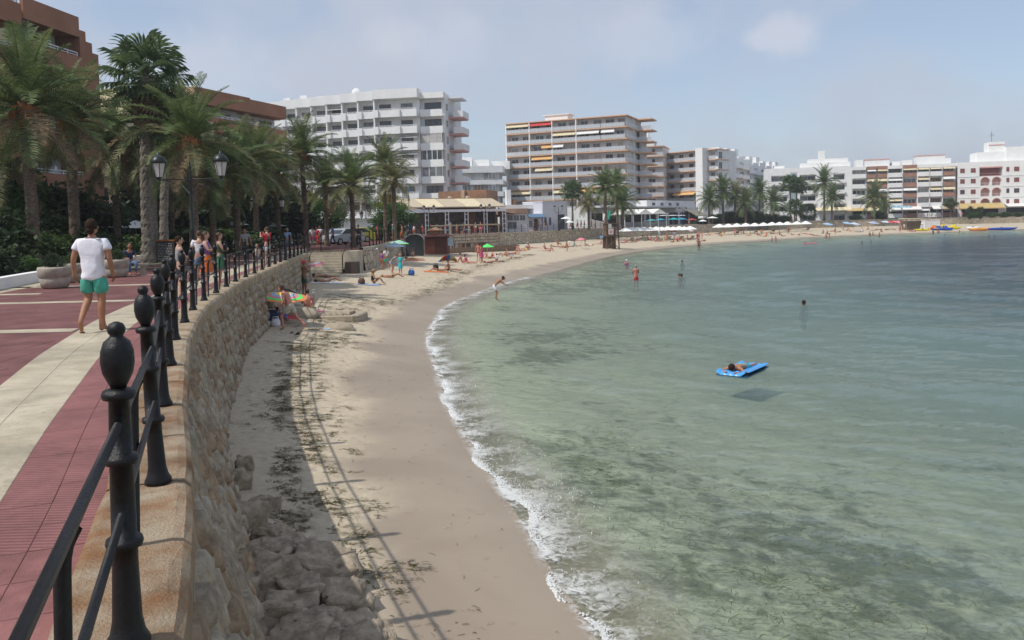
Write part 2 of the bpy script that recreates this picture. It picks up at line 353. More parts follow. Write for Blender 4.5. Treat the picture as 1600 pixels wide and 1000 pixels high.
ow = grid_mesh('sea_far', *np.meshgrid(np.linspace(224.5, 5000, 20), np.linspace(-200, 180, 8))[:2], np.zeros((8, 20)), {'depth': np.full((8, 20), 6.)})
tag(O('open_sea', ow, WATER), 'open sea beyond the bay', kind='structure')
# foam along the waterline: lumps of froth plus a thin torn lace
foam_m = pm('foam', (.70, .71, .70), .6, .08, 20, .2, 60)
fm = MB(); r = random.Random(3)
ico_v = [(0,0,1),(.894,0,.447),(.276,.851,.447),(-.724,.526,.447),(-.724,-.526,.447),(.276,-.851,.447),(.724,.526,-.447),(-.276,.851,-.447),(-.894,0,-.447),(-.276,-.851,-.447),(.724,-.526,-.447),(0,0,-1)]
ico_f = [(0,1,2),(0,2,3),(0,3,4),(0,4,5),(0,5,1),(1,6,2),(2,7,3),(3,8,4),(4,9,5),(5,10,1),(2,6,7),(3,7,8),(4,8,9),(5,9,10),(1,10,6)]
SHf = resample([tuple(p) for p in SH[:75]], .05)
for i in range(len(SHf)-1):
    p, t_, n_ = frame_of(SHf, i); y = p.y
    if y < 6.5 or y > 52: continue
    s = i*.05
    dens = max(0, math.sin(s*.83+.6)*.5+math.sin(s*2.1)*.3+math.sin(s*5.3)*.25+.42)*(1 if y < 30 else max(0, 1-(y-30)/14))
    cnt = dens*75*(1 if y < 16 else .8 if y < 24 else .5)*(.35+1.3*max(0, .5+mnoise.noise(Vector((s*2.2, 1, 0)))))
    w = .035+.11*dens
    off = .10*math.sin(s*1.3)+.07*math.sin(s*3.7)+.03*mnoise.noise(Vector((s*3, 9, 0)))
    for _ in range(int(cnt+r.random())):
        u = abs(r.gauss(0, 1))*w-.10; q = p+n_*(u+off)+t_*r.uniform(-.06, .06)
        rr = r.uniform(.003, .0115)*(1.15-min(1, u/w)*.4)*(.85 if y < 16 else 1.1); z = max(0.02, .02+.05*math.exp(-((u-.9)/.35)**2))+.008
        a_ = r.uniform(0, 6.28); c_, s_ = math.cos(a_), math.sin(a_); e = r.uniform(.7, 1.7)
        fm.add([(q.x+(v[0]*c_*e-v[1]*s_)*rr, q.y+(v[0]*s_*e+v[1]*c_)*rr, z+v[2]*rr*.7) for v in ico_v[:11]], ico_f)
    for _ in range(int(cnt*.06+r.random())):                 # thrown droplets and bubbles behind the edge
        u = abs(r.gauss(.45, .4)); q = p+n_*(u+off)+t_*r.uniform(-.05, .05); rr = r.uniform(.003, .009)
        fm.add([(q.x+v[0]*rr, q.y+v[1]*rr, .07+v[2]*rr+.03*r.random()) for v in ico_v[:11]], ico_f)
tag(O('sea_foam', fm, foam_m, smooth=True), 'white broken foam where the ripple meets the sand', kind='stuff')
lm = bpy.data.materials.new('foam_lace'); lm.use_nodes = True; t = lm.node_tree; b = t.nodes['Principled BSDF']; b.inputs['Base Color'].default_value = (.74, .75, .72, 1); b.inputs['Roughness'].default_value = .7
g = nn(t, 'ShaderNodeNewGeometry'); at = nn(t, 'ShaderNodeAttribute', attribute_name='edge')
a1 = nz(t, g.outputs['Position'], 9, 5, .7, 1.2); a2 = nz(t, g.outputs['Position'], 1.3, 3, .5)
t.links.new(mth(t, 'MULTIPLY', mr(t, mth(t, 'ADD', mth(t, 'MULTIPLY', a1, .6), mth(t, 'MULTIPLY', a2, .5)), .47, .68, 0, .8), at.outputs['Fac']), b.inputs['Alpha'])
idx = [i for i in range(len(SHf)) if 6 < SHf[i][1] < 60][::2]; us = np.array([-.28, -.12, .05, .3, .6, .9, 1.3]); ed = np.array([0, 1, 1, .62, .30, .14, 0])
GX = np.zeros((len(idx), 7)); GY = GX.copy(); GZz = GX.copy(); GE = GX.copy()
for a, i in enumerate(idx):
    p, t_, n_ = frame_of(SHf, i)
    for k in range(7):
        q = p+n_*us[k]; GX[a, k], GY[a, k] = q.x, q.y; GE[a, k] = ed[k]; GZz[a, k] = .018-min(0, us[k])*.12+.05*math.exp(-((us[k]-.9)/.35)**2)+.014
tag(O('foam_lace', grid_mesh('lace', GX, GY, GZz, {'edge': GE}), lm), 'thin torn film of froth sliding on the wet sand edge', kind='stuff')
# ---------------------------------------------------------------- promenade paving
red = pm('red_tile', (.235, .095, .088), .75, .16, 3, .25, 40, tint=(.29, .125, .115), dirt=0.22)
dred = pm('dark_red_tile', (.165, .062, .058), .72, .18, 1.5, .2, 30, tint=(.20, .085, .078), dirt=0.25)
cream = pm('cream_tile', (.43, .375, .27), .8, .12, 2.5, .35, 22, tint=(.50, .44, .33), dirt=0.25)
def ribbed():
    m = pm('ribbed_red_tile', (.25, .10, .095), .7, .12, 4, dirt=.2); t = m.node_tree; b = t.nodes['Principled BSDF']
    g = nn(t, 'ShaderNodeNewGeometry'); w = nn(t, 'ShaderNodeTexWave', wave_type='BANDS', bands_direction='Y'); w.inputs['Scale'].default_value = 7.5; w.inputs['Distortion'].default_value = .25
    t.links.new(g.outputs['Position'], w.inputs[0]); bn = nn(t, 'ShaderNodeBump'); bn.inputs['Strength'].default_value = .8; bn.inputs['Distance'].default_value = .012
    t.links.new(w.outputs['Fac'], bn.inputs['Height']); t.links.new(bn.outputs[0], b.inputs['Normal']); return m
rib = ribbed()
prom = E('promenade', 'paved seaside promenade of dark red tiles with cream bands'); prom['kind'] = 'structure'
def offs(P, i, u): p, t_, n_ = frame_of(P, i); return p-n_*u
def band(P, u0, u1, z, i0, i1, st=2):
    b = MB(); vs = []; fs = []
    ii = list(range(i0, i1, st))
    for i in ii: a = offs(P, i, u0); c = offs(P, i, u1); vs += [(a.x, a.y, z), (c.x, c.y, z)]
    for k in range(len(ii)-1): fs.append((2*k, 2*k+2, 2*k+3, 2*k+1))
    return b.add(vs, fs)
NW = len(W1)
O('paving', band(W1, .25, 16, PZ, 0, NW, 4), dred, prom)
O('paving', MB().add([(-12.75, 47.4, PZ-.004), (-14.35, 50, PZ-.004), (-14.35, 55.5, PZ-.004), (-10.7, 55.5, PZ-.004), (-10.7, 60, PZ-.004), (-40, 75, PZ-.004), (-28, 40, PZ-.004)], [(0, 1, 2, 3, 4, 5, 6)]), dred, prom)
b2 = band(W2, .2, 9, PZ, 0, len(W2)-30, 2); O('paving', b2, dred, prom)
O('cream_band', band(W1, .9, 1.7, PZ+.004, 0, NW, 3), cream, prom)
O('red_band', band(W1, .3, .9, PZ+.004, 0, NW, 3), red, prom)
O('cream_band', band(W1, 6.3, 7.6, PZ+.004, 120, NW, 3), cream, prom)
yy = 7.7; k = 0
while yy < 60:
    xw = float(np.interp(yy, W1[:, 1], W1[:, 0])) if yy < 47 else -13
    x0 = xw-1.75/.93; x1 = xw-6.9
    if k % 2: x1 = min(x0-1.5, x1+.3); x0 = x0-2.2-1.0
    sk = .25
    O('cream_stripe', MB().add([(x0, yy, PZ+.004), (x0-sk*.5, yy+.45, PZ+.004), (x1-sk*.5, yy+.45, PZ+.004), (x1, yy, PZ+.004)], [(0, 1, 2, 3)]), cream, prom)
    yy += 2.72; k += 1
# near tiles one by one
def tile(quad, mat, rz=.0):
    c = [Vector(q) for q in quad]; m = sum(c, Vector((0, 0)))/4; g = .003
    c = [q+(m-q).normalized()*g for q in c]; d = [q+(m-q).normalized()*.006 for q in c]; h = PZ+.0095+rz
    O('paving_tile', MB().add([(q.x, q.y, PZ) for q in c]+[(q.x, q.y, h-.002) for q in c]+[(q.x, q.y, h) for q in d],
      [(8,9,10,11)]+[(i, (i+1) % 4, (i+1) % 4+4, i+4) for i in range(4)]+[(i+4, (i+1) % 4+4, (i+1) % 4+8, i+8) for i in range(4)]), mat, prom)
W1y = W1[:, 1]; i = int(np.argmax(W1y > 2.3)); cnt = 0
while W1[i][1] < 14.2:
    i2 = i+4
    for ui, (u0, u1, m) in enumerate([(.3, .6, rib), (.6, .9, rib), (.9, 1.3, cream), (1.3, 1.7, cream)]):
        if u0 > .9 and W1[i][1] < 3: continue
        q = [offs(W1, i, u0), offs(W1, i2, u0), offs(W1, i2, u1), offs(W1, i, u1)][::-1]
        tile(q, m if m != rib or W1[i][1] > 4.0 else red, random.uniform(-.0015, .0015)); cnt += 1
    i = i2
yy = 8.15-.4*6
yb = 7.7
for a in range(16):
    y0 = yb-2.0+.4*a
    for bq in range(9):
        x0 = -5.0-.4*bq; cxx, cyy = x0-.2, y0+.2
        uu = -float(signed(W1[::4], [cxx], [cyy])[0])
        if uu < 2.05 or cxx < -.66*cyy-.3: continue
        st = ((cyy-yb) % 2.72) < .45 and int((cyy-yb)//2.72) % 2 == 0
        tile([(x0-.4, y0), (x0, y0), (x0, y0+.4), (x0-.4, y0+.4)], cream if st else dred, random.uniform(-.001, .001)-.005); cnt += 1
print('tiles', cnt)
# ---------------------------------------------------------------- sea wall, coping, stones
wallm = pm('wall_mortar', (.32, .26, .185), .95, .2, 3, .8, 14)
stone_ms = [pm('wall_stone_%s' % n, c, .92, .25, 7, 1., 16, tint=t) for n, c, t in (('grey', (.29, .235, .17), (.42, .35, .26)), ('brown', (.26, .18, .115), (.38, .28, .185)), ('pale', (.38, .315, .235), (.48, .41, .31)), ('rusty', (.32, .19, .10), (.42, .30, .19)))]
wall = E('sea_wall', 'near rubble sea wall under the black railing with worn stone coping', 'wall', (0, 0, 0))
def wall_off(y): return float(np.interp(y, [-5, 8, 10.5, 14, 20, 30, 48], [.85, .85, .85, .66, .5, .45, .45]))
def wall_pt(i, v):                                           # v 0 top .. 1 foot (below sand)
    p, t_, n_ = frame_of(W1, i); top = .17; o = top+(wall_off(p.y)-top)*v*1.08+.05*math.sin(i*.07+v*4)*v
    return Vector((*(p+n_*o), PZ-.12-(2.5)*v)), n_
wb = MB(); vs = []; ii = list(range(0, NW, 4))
for i in ii:
    for k in range(7): vs.append(wall_pt(i, k/6)[0])
fs = [(a*7+k, a*7+k+1, (a+1)*7+k+1, (a+1)*7+k) for a in range(len(ii)-1) for k in range(6)]
vs2 = [];
wb.add(vs, fs); e, t_, n_ = frame_of(W1, NW-1); a = wall_pt(NW-1, 0)[0]; b_ = wall_pt(NW-1, 1)[0]
wb.add([a, b_, (b_.x-1.5, b_.y+.05, b_.z), (a.x-1.2, a.y+.05, a.z)], [(0, 1, 2, 3)])
O('wall_face', wb, wallm, wall, smooth=True)
def stone_mb(b, c, ex, ey, n_, w, h, dep, rnd, sides=8):
    ring = []; inn = []; ph = rnd.uniform(-.2, .2); sk = rnd.uniform(-.35, .1)
    for k in range(sides):
        a = 2*math.pi*k/sides+ph; ca, sa = math.cos(a), math.sin(a); q = (abs(ca)**3+abs(sa)**3)**(-1/3.); j = rnd.uniform(.86, 1.06)
        u, v = ca*q*w*.5*j, sa*q*h*.5*j; u += v*sk
        ring.append(c+ex*u+ey*v-n_*.03); inn.append(c+ex*u*.74+ey*v*.74+n_*dep*rnd.uniform(.45, 1.15))
    cen = c+n_*dep*rnd.uniform(.8, 1.4)+ex*rnd.uniform(-.15, .15)*w
    b.add(ring+inn+[cen], [(k, (k+1) % sides, sides+(k+1) % sides, sides+k) for k in range(sides)]+[(sides+k, sides+(k+1) % sides, 2*sides) for k in range(sides)])
rnd = random.Random(11); stones = []; rows = 9
for row in range(rows):
    i = 5+rnd.randint(0, 4)
    while i < NW-3:
        w = rnd.uniform(2.2, 5.2) if rnd.random() < .8 else rnd.uniform(5, 8); y = W1[i][1]
        v = (row+.5)/rows*.97+.02+rnd.uniform(-.012, .012); c, n2 = wall_pt(int(min(i+w/2, NW-2)), v)
        c2, _ = wall_pt(int(min(i+w/2, NW-2)), v+.05); ey = (c-c2).normalized(); ex = Vector((-n2.y, n2.x, 0)).normalized()
        ex = (ex+ey*rnd.uniform(-.22, .05)).normalized()
        nn3 = ex.cross(ey); nn3 = nn3 if nn3.x > 0 else -nn3
        stones.append((y, c, ex, ey, nn3, w*.1*.98, 2.55/rows*rnd.uniform(.85, 1.18)))
        i += int(round(w))
vis = sorted([s for s in stones if s[0] > 5.2], key=lambda s: s[0]); first = set(id(s) for s in vis[:290])
rest = [MB() for _ in range(3)]
for s in stones:
    if id(s) in first:
        b = MB(); stone_mb(b, *s[1:], rnd.uniform(.015, .065), rnd); O('stone', b, rnd.choice(stone_ms[:3]*3+stone_ms[3:]), wall, smooth=True)
    else: stone_mb(rest[rnd.randint(0, 2)], *s[1:], rnd.uniform(.03, .08), rnd, 6)
for k, b in enumerate(rest): tag(O('small_stones', b, stone_ms[k], wall, smooth=True), kind='stuff')
# coping stones: one to each post bay
copm = pm('coping_stone', (.40, .28, .16), .9, .22, 3, .9, 60, tint=(.46, .385, .28))
def rusty():
    m = pm('rust_stained_coping', (.40, .20, .085), .9, .2, 2.6, 1., 70, tint=(.50, .41, .29), dirt=.3); return m
rust = rusty()
cuts = []
pi = [int(np.argmin((W1[:, 0]-p[0])**2+(W1[:, 1]-p[1])**2)) for p in posts]
segs = [(max(0, pi[0]-20), pi[0])]+[(pi[k], pi[k+1]) for k in range(len(pi)-1)]
prof = [(-.30, 0), (-.30, .10), (-.26, .115), (.11, .115), (.16, .10), (.195, .06), (.205, -.01), (.20, -.14), (.18, -.17), (-.28, -.17)]
for k, (i0, i1) in enumerate(segs):
    b = MB(); vs = []; n = 6; L = len(prof)
    for a in range(n+1):
        f = i0+.15+(i1-i0-.3)*a/n; ia = int(f); p, t_, n_ = frame_of(W1, min(ia, NW-1)); p = p+t_*(f-ia)*.1
        end = -.012 if a in (0, n) else 0
        for (u, z) in prof:
            q = p+n_*(u+end*(1 if u > 0 else -1)); vs.append((q.x, q.y, PZ+z+end*.4+.006*math.sin(k*7+a*2+u*30)*(u > .1)))
    fs = [(a*L+j, (a+1)*L+j, (a+1)*L+(j+1) % L, a*L+(j+1) % L) for a in range(n) for j in range(L)]+[tuple(range(L)), tuple(n*L+j for j in range(L))[::-1]]
    b.add(vs, fs); O('coping_stone', b, rust if k < 5 else copm, wall)
# boulders cemented at the foot
rockm = [stone_ms[0], stone_ms[1], pm('boulder', (.22, .125, .08), .95, .3, 3, 1., 9, tint=(.47, .34, .235))]
def boulder(name, c, r3, mat, parent, seed, rz=0):
    b = MB(); b.ball((0, 0, 0), 1, 30, 18); vs = []
    for v in b.v:
        V_ = Vector(v); q = V_*1.0; f = mnoise.noise(V_*1.3+Vector((seed, 0, 0)))*.55+mnoise.noise(V_*3.1+Vector((seed, 5, 0)))*.22
        q = Vector([math.copysign(abs(t)**.5, t) for t in q]); f -= 1.6*max(0, .11-abs(mnoise.noise(V_*2.1+Vector((seed, 3, 7)))))-.12*mnoise.noise(V_*9+Vector((seed, 0, 4))); vs.append(q*(1+f*.75+.10*abs(mnoise.noise(V_*6+Vector((seed, 1, 2))))))
    b.v = [tuple(v) for v in vs]
    return O(name, b, mat, parent, c, (rnd.uniform(-.2, .2), rnd.uniform(-.2, .2), rz), r3, smooth=True)
outc = E('rock_outcrop', 'cracked brown rocks cemented at the wall foot in the near corner', 'rocks', (-2.2, 7.2, .2))
sd_ = 0
for (px, py, rx, ry, rz) in [(415,905,.42,.35,.3),(450,880,.40,.3,.22),(505,905,.50,.42,.26),(470,950,.38,.32,.25),(530,945,.36,.28,.22),(440,985,.4,.3,.25),(500,990,.4,.3,.2),(552,992,.28,.24,.18),(425,862,.30,.24,.22),(380,830,.3,.26,.28),(400,940,.4,.4,.34),(560,1020,.4,.3,.2),(470,1030,.5,.4,.2),(410,800,.24,.2,.14),(384,742,.17,.15,.2),(372,770,.2,.2,.22)]:
    sd_ += 3; p = U(px, py, .28); z = GZ(p.x, p.y)
    boulder('rock', (p.x+2.2, p.y-7.2, z-.2+rz*.2), (rx*.80, ry*.82, rz*.95), rockm[sd_ % 3], outc, sd_, rnd.uniform(0, 3))
# second wall beyond the steps: one long curved rubble wall
def rubble(name, sc):
    m = bpy.data.materials.new(name); m.use_nodes = True; t = m.node_tree; b = t.nodes['Principled BSDF']; b.inputs['Roughness'].default_value = .95
    uv = nn(t, 'ShaderNodeUVMap'); v = nn(t, 'ShaderNodeTexVoronoi'); v.inputs['Scale'].default_value = sc; t.links.new(uv.outputs[0], v.inputs['Vector'])
    v2 = nn(t, 'ShaderNodeTexVoronoi', feature='DISTANCE_TO_EDGE'); v2.inputs['Scale'].default_value = sc; t.links.new(uv.outputs[0], v2.inputs['Vector'])
    cr = nn(t, 'ShaderNodeValToRGB'); cr.color_ramp.elements[0].color = (.40, .33, .24, 1); cr.color_ramp.elements[1].color = (.64, .55, .42, 1)
    t.links.new(v.outputs['Color'], cr.inputs[0]); mx = nn(t, 'ShaderNodeMix', data_type='RGBA'); mx.inputs[7].default_value = (.28, .23, .17, 1)
    t.links.new(mr(t, v2.outputs['Distance'], .09, .02), mx.inputs[0]); t.links.new(cr.outputs[0], mx.inputs[6]); t.links.new(mx.outputs[2], b.inputs['Base Color'])
    bn = nn(t, 'ShaderNodeBump'); bn.inputs['Distance'].default_value = .08; t.links.new(mr(t, v2.outputs['Distance'], 0, .12), bn.inputs['Height']); t.links.new(bn.outputs[0], b.inputs['Normal'])
    return m
rub = rubble('far_rubble', 1.7); copf = pm('pale_coping', (.42, .37, .29), .9)
wall_b = E('sea_wall', 'long far rubble wall curving round the bay behind the bathers', 'wall')
b = MB(); c2_ = MB(); vs = []; cs = []; uvs = []
for i in range(0, len(W2)):
    p, t_, n_ = frame_of(W2, i); q = p+n_*.35
    vs += [(p.x, p.y, PZ-.02), (q.x, q.y, .2)]; uvs += [(i*.5, 0), (i*.5, 2.3)]
    a = p-n_*.25; c = p+n_*.06; cs += [(a.x, a.y, PZ+.12), (c.x, c.y, PZ+.12), (c.x, c.y, PZ-.10), (a.x, a.y, PZ-.1)]
n = len(W2); b.add(vs, [(2*i, 2*i+1, 2*i+3, 2*i+2) for i in range(n-1)])
me = b.mesh('wall_face'); ul = me.uv_layers.new(name='UVMap')
for l in me.loops: ul.data[l.index].uv = uvs[l.vertex_index]
O('wall_face', me, rub, wall_b)
c2_.add(cs, [(4*i+j, 4*i+4+j, 4*i+4+(j+1) % 4, 4*i+(j+1) % 4) for i in range(n-1) for j in range(4)]); O('coping', c2_, copf, wall_b)
# steps down to the sand
stepm = pm('step_stone', (.42, .37, .29), .9, .15, 3, .4, 20)
st = E('stone_steps', 'broad pale stone steps from promenade down to the sand', 'steps', (-14.3, 52.3, 0))
for k in range(8):
    z1 = PZ-.17*(k+1); y1 = 3.2-k*.40
    bx('step', st, .02, y1-.42, z1-1.0, 3.1, y1+(0 if k else .05), z1, stepm)
bx('cheek_wall', st, 3.12, 1.2, -.9, 3.9, 3.4, PZ-.05, stepm); bx('cheek_wall', st, -.35, -3.0, -.9, -.01, 3.2, PZ+.1, stepm)
bx('end_wall', st, -.1, 3.26, 0, 3.11, 3.5, PZ-.012, stepm)
bx('timber_baffle', st, 3.25, .2, -.9, 4.05, 1.18, PZ-.75, pm('dark_planks', (.07, .05, .04), .85, .3, 3, stretch=(5, 5, .4)))
# ---------------------------------------------------------------- railing
iron = pm('black_iron', (.006, .006, .007), .42, .4, 20, .25, 60, spec=.35)
Hh = 1.2
def post_mesh(n):
    return MB().lathe([(.078, 0), (.078, .02), (.062, .05), (.052, .10), (.045, .30), (.045, .37), (.062, .375), (.066, .39), (.062, .405), (.044, .41), (.041, .68), (.056, .685), (.060, .70), (.056, .715), (.040, .72), (.036, .92), (.056, .925), (.060, .94), (.054, .955), (.03, .965)], n).mesh('post', True)
def fin_mesh(n):
    return MB().lathe([(.024, .962), (.036, .985), (.052, 1.02), (.058, 1.06), (.056, 1.10), (.045, 1.135), (.028, 1.15), (.022, 1.157), (.030, 1.170), (.031, 1.185), (.024, 1.20), (.008, 1.208)], n).mesh('finial', True)
pmh, fmh = post_mesh(20), fin_mesh(20); pml, fml = post_mesh(8), fin_mesh(8)
def fence(name, label, pts, hi, parent_z, lean={}, start=0, stays=True):
    root = E(name, label, 'railing')
    for k, (x, y) in enumerate(pts):
        h = hi and y < 30; r0 = lean.get(k, (random.uniform(-.008, .008), random.uniform(-.012, .012)))
        p = O('post', pmh if h else pml, iron, root, (x, y, parent_z), (r0[0], r0[1], random.uniform(0, 3))); O('finial', fmh if h else fml, iron, p)
    for k in range(len(pts)-1):
        a, b = Vector((*pts[k], parent_z)), Vector((*pts[k+1], parent_z))
        for hz, rr in ((.83, .017), (.50, .015)): O('rail', MB().tube([a+Vector((0, 0, hz)), b+Vector((0, 0, hz))], rr, 8 if hi else 4), iron, root, smooth=True)
        if stays:
            m = (a+b)/2; t_ = (b-a).normalized(); nL = Vector((-t_.y, t_.x, 0)) ; nL = nL if nL.x < 0 else -nL
            pts_ = [m+Vector((0, 0, .815))]+[m+nL*(.03*math.sin(q*math.pi/2))+Vector((0, 0, .70+.10*math.cos(q*math.pi/2))) for q in (.25, .5, .75, 1)]+[m+nL*.05+Vector((0, 0, -.03))]
            O('stay', MB().tube(pts_, .021, 8 if hi else 5), iron, root, smooth=True)
    return root
fence('promenade_railing', 'near black iron railing with urn finials along the promenade edge', posts, True, PZ+.112, {2: (0.0, -.035), 1: (0, -.006)})
P2 = resample([(-10.6, 55.9)]+[(-10.35, 57.5), (-10.55, 62), (-11.05, 72), (-10.85, 84), (-8.15, 99), (-3.15, 114), (4.85, 129), (18.85, 150)], 2.1)
fence('promenade_railing', 'farther black railing beyond the steps past the pergola restaurant', [tuple(p) for p in P2], False, PZ+.11, stays=False)
for lb_, xx in (('dark handrail down the right side of the beach steps', -11.15), ('dark handrail on the left half of the beach steps behind the banded parasol', -13.3)):
    hr = E('handrail', lb_, 'handrail', (xx, 52.2, 0))
    for (dy, z) in ((3.3, PZ), (.1, 1.2)): O('post', MB().tube([(0, dy, z-.1), (0, dy, z+1.1)], .035, 6), iron, hr)
    O('rail', MB().tube([(0, 3.3, PZ+1.05), (0, .1, 2.25)], .022, 6), iron, hr)
# seaweed on the sand
weedm = pm('seaweed', (.075, .078, .03), .8, .3, 5, tint=(.18, .155, .07))
r = random.Random(21); sw = MB()
def blade(b, x, y, z, L, w, r, lift=.02):
    a = r.uniform(0, 6.28) if r.random() < .3 else r.gauss(0, .5); k = r.uniform(-.8, .8); pts = []; n = 3
    px_, py_ = x, y
    for j in range(n+1):
        pts.append((px_, py_, z+.006+lift*math.sin(j/n*3.14)*r.random())); px_ += math.cos(a)*L/n; py_ += math.sin(a)*L/n; a += k/n
    vs = []; fs = []
    for j, p in enumerate(pts):
        ww = w*(1-.6*abs(j/n*2-1)); vs += [(p[0]-math.sin(a)*ww, p[1]+math.cos(a)*ww, p[2]), (p[0]+math.sin(a)*ww, p[1]-math.cos(a)*ww, p[2]+.003)]
    for j in range(n): fs.append((2*j, 2*j+1, 2*j+3, 2*j+2))
    b.add(vs, fs)
clumps = []
for s_ in range(2100):
    y = 6.5+abs(r.gauss(0, 1))*0+r.random()**1.3*34; 
    xf = float(np.interp(y, [5, 8, 10.5, 14, 20, 30, 48], [-1.4, -2.5, -3.4, -4.4, -6.2, -8.8, -11.2]))
    o = abs(r.gauss(.55, .45))+.1 if y > 10 else abs(r.gauss(.8, .5))
    if y > 24: o = 1.2+r.gauss(.5, .6)
    p = mnoise.noise(Vector((y*1.1, o*2.2, 0)))
    if p < -.12: continue
    clumps.append((xf+o, y))
zz_ = ground_h(np.array([c[0] for c in clumps]), np.array([c[1] for c in clumps]))
for (x, y), z in zip(clumps, zz_):
    for _ in range(r.randint(6, 15) if y > 8.5 else 2): blade(sw, x+r.gauss(0, .075), y+r.gauss(0, .035), float(z), r.uniform(.03, .14), r.uniform(.004, .011), r, .012)
cl2 = []
wr = [U(x, y, .6) for x, y in [(440,640),(470,560),(520,505),(575,475),(640,458),(690,440),(740,421),(790,408),(830,398)]]
wrl = resample([(p.x, p.y) for p in wr], .12)
for i in range(len(wrl)):
    p = wrl[i]
    dd = .3+1.1*max(0, math.sin(i*.11)*.6+math.sin(i*.31)*.5)
    for _ in range(int(dd*5)): cl2.append((p[0]+r.gauss(0, .34), p[1]+r.gauss(0, .45)))
for _ in range(420):
    i = r.randrange(len(wrl)); cl2.append((wrl[i][0]+r.gauss(-.3, 1.1), wrl[i][1]+r.gauss(0, 2)))
zz_ = ground_h(np.array([c[0] for c in cl2]), np.array([c[1] for c in cl2]))
for (x, y), z in zip(cl2, zz_):
    if z < .25: continue
    for _ in range(r.randint(2, 6)): blade(sw, x+r.gauss(0, .1), y+r.gauss(0, .1), float(z), r.uniform(.07, .28), r.uniform(.006, .016), r)
cl3 = []
for _ in range(260):
    i = r.randrange(len(SH)); p = SH[min(i, 60)]; y = r.uniform(7, 26); x = float(np.interp(y, SH[:60, 1], SH[:60, 0])); cl3.append((x-r.uniform(.3, 3.2), y))
zz_ = ground_h(np.array([c[0] for c in cl3]), np.array([c[1] for c in cl3]))
for (x, y), z in zip(cl3, zz_): blade(sw, x, y, float(z), r.uniform(.03, .14), r.uniform(.002, .005), r)
tag(O('washed_up_seaweed', sw, weedm), 'dark strands of dried seagrass strewn over the sand', kind='stuff')
fl = MB()
for _ in range(5200):
    k = r.random()
    if k < .55: x, y = r.gauss(3.0, 1.0), r.gauss(9.2, 1.6)
    elif k < .8: x, y = r.gauss(1.6, .6), r.gauss(13.5, 1.5)
    else: x, y = r.gauss(5, 3), r.gauss(13, 5)
    if mnoise.noise(Vector((x*1.3, y*1.3, 3))) < .0 and r.random() < .85: continue
    if float(signed(SHC[:20], [x], [y])[0]) < .5: continue
    blade(fl, x, y, -.005-r.random()*.03, r.uniform(.05, .2), r.uniform(.002, .007), r, .03)
tag(O('floating_seagrass', fl, pm('wet_seagrass', (.06, .085, .03), .35, .4, 9, tint=(.15, .16, .06))), 'loose green seagrass drifting in the near shallows', kind='stuff')
# ---------------------------------------------------------------- buildings
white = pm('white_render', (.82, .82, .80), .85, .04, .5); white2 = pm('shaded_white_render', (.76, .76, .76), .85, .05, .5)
cream_w = pm('cream_render', (.62, .55, .36), .85, .06, .5); brown = pm('terracotta_render', (.33, .15, .085), .85, .12, .4, tint=(.38, .18, .11))
orange = pm('orange_slab_edge', (.66, .42, .27), .8, .08, 1); greyw = pm('pale_grey_render', (.66, .66, .65), .85, .06, .6)
glassm = pm('window_glass', (.035, .042, .05), .12, .3, .7, spec=.8); glass2 = pm('curtained_glass', (.17, .18, .19), .3, .35, .5, spec=.6)
curt = pm('white_curtain', (.48, .47, .44), .8, .15, 3); blind = pm('brown_blind', (.22, .16, .11), .8, .2, 3)
frame_w = pm('white_window_frame', (.62, .62, .6), .5, .05); frame_d = pm('brown_window_frame', (.12, .07, .05), .5, .1); shut = pm('rust_shutter', (.23, .08, .07), .6, .2)
railw = pm('white_railing', (.72, .72, .72), .5, .04); railgl = pm('pale_railing_panel', (.50, .52, .54), .3, .05)
awn_c = pm('cream_awning', (.66, .57, .38), .85, .08, 1); awn_o = pm('orange_awning', (.68, .40, .16), .85, .08, 1); awn_r = pm('red_awning', (.55, .06, .05), .85, .08, 1); awn_w = pm('white_awning', (.74, .73, .70), .85, .05)
brick_b = pm('brown_brick', (.30, .17, .10), .9, .15, 2); tan = pm('tan_panel', (.34, .19, .135), .85, .12, .6); roof_t = pm('roof_tiles', (.36, .24, .17), .9, .2, 3, .5, 12)
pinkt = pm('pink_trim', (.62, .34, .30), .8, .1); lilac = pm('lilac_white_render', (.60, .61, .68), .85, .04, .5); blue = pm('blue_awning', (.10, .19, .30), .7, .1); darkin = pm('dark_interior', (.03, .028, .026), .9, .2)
yel = pm('ochre_awning', (.50, .37, .16), .85, .1, 1)
def win_mesh(n):
    b = MB(); e = .05; w = 1/n
    b.box(0, 0, 0, 1, 1, e); b.box(0, 0, 1-e, 1, 1, 1)
    for k in range(n+1): x = k*w; b.box(max(0, x-e*.4) if k else 0, 0.02, e, min(1, x+e*.4) if k < n else 1, .98, 1-e)
    me = b.mesh('window'); me.materials.append(None); return me
def win(par, x, y, z, w, h, fm=None, gm=None, n=2, name='window', side=False):
    me = cached(('w', n), lambda: win_mesh(n)); o = bpy.data.objects.new(name, me); C.objects.link(o); o.parent = par
    o.location = (x, y, z); o.scale = (w, .09, h); o.rotation_euler = (0, 0, R(90) if side else 0)
    o.material_slots[0].link = 'OBJECT'; o.material_slots[0].material = fm or frame_w
    g = bx('pane', o, .02, .45, .03, .98, .62, .97, gm or random.choice((glassm, glassm, glassm, glass2, glass2, curt, blind))); return o
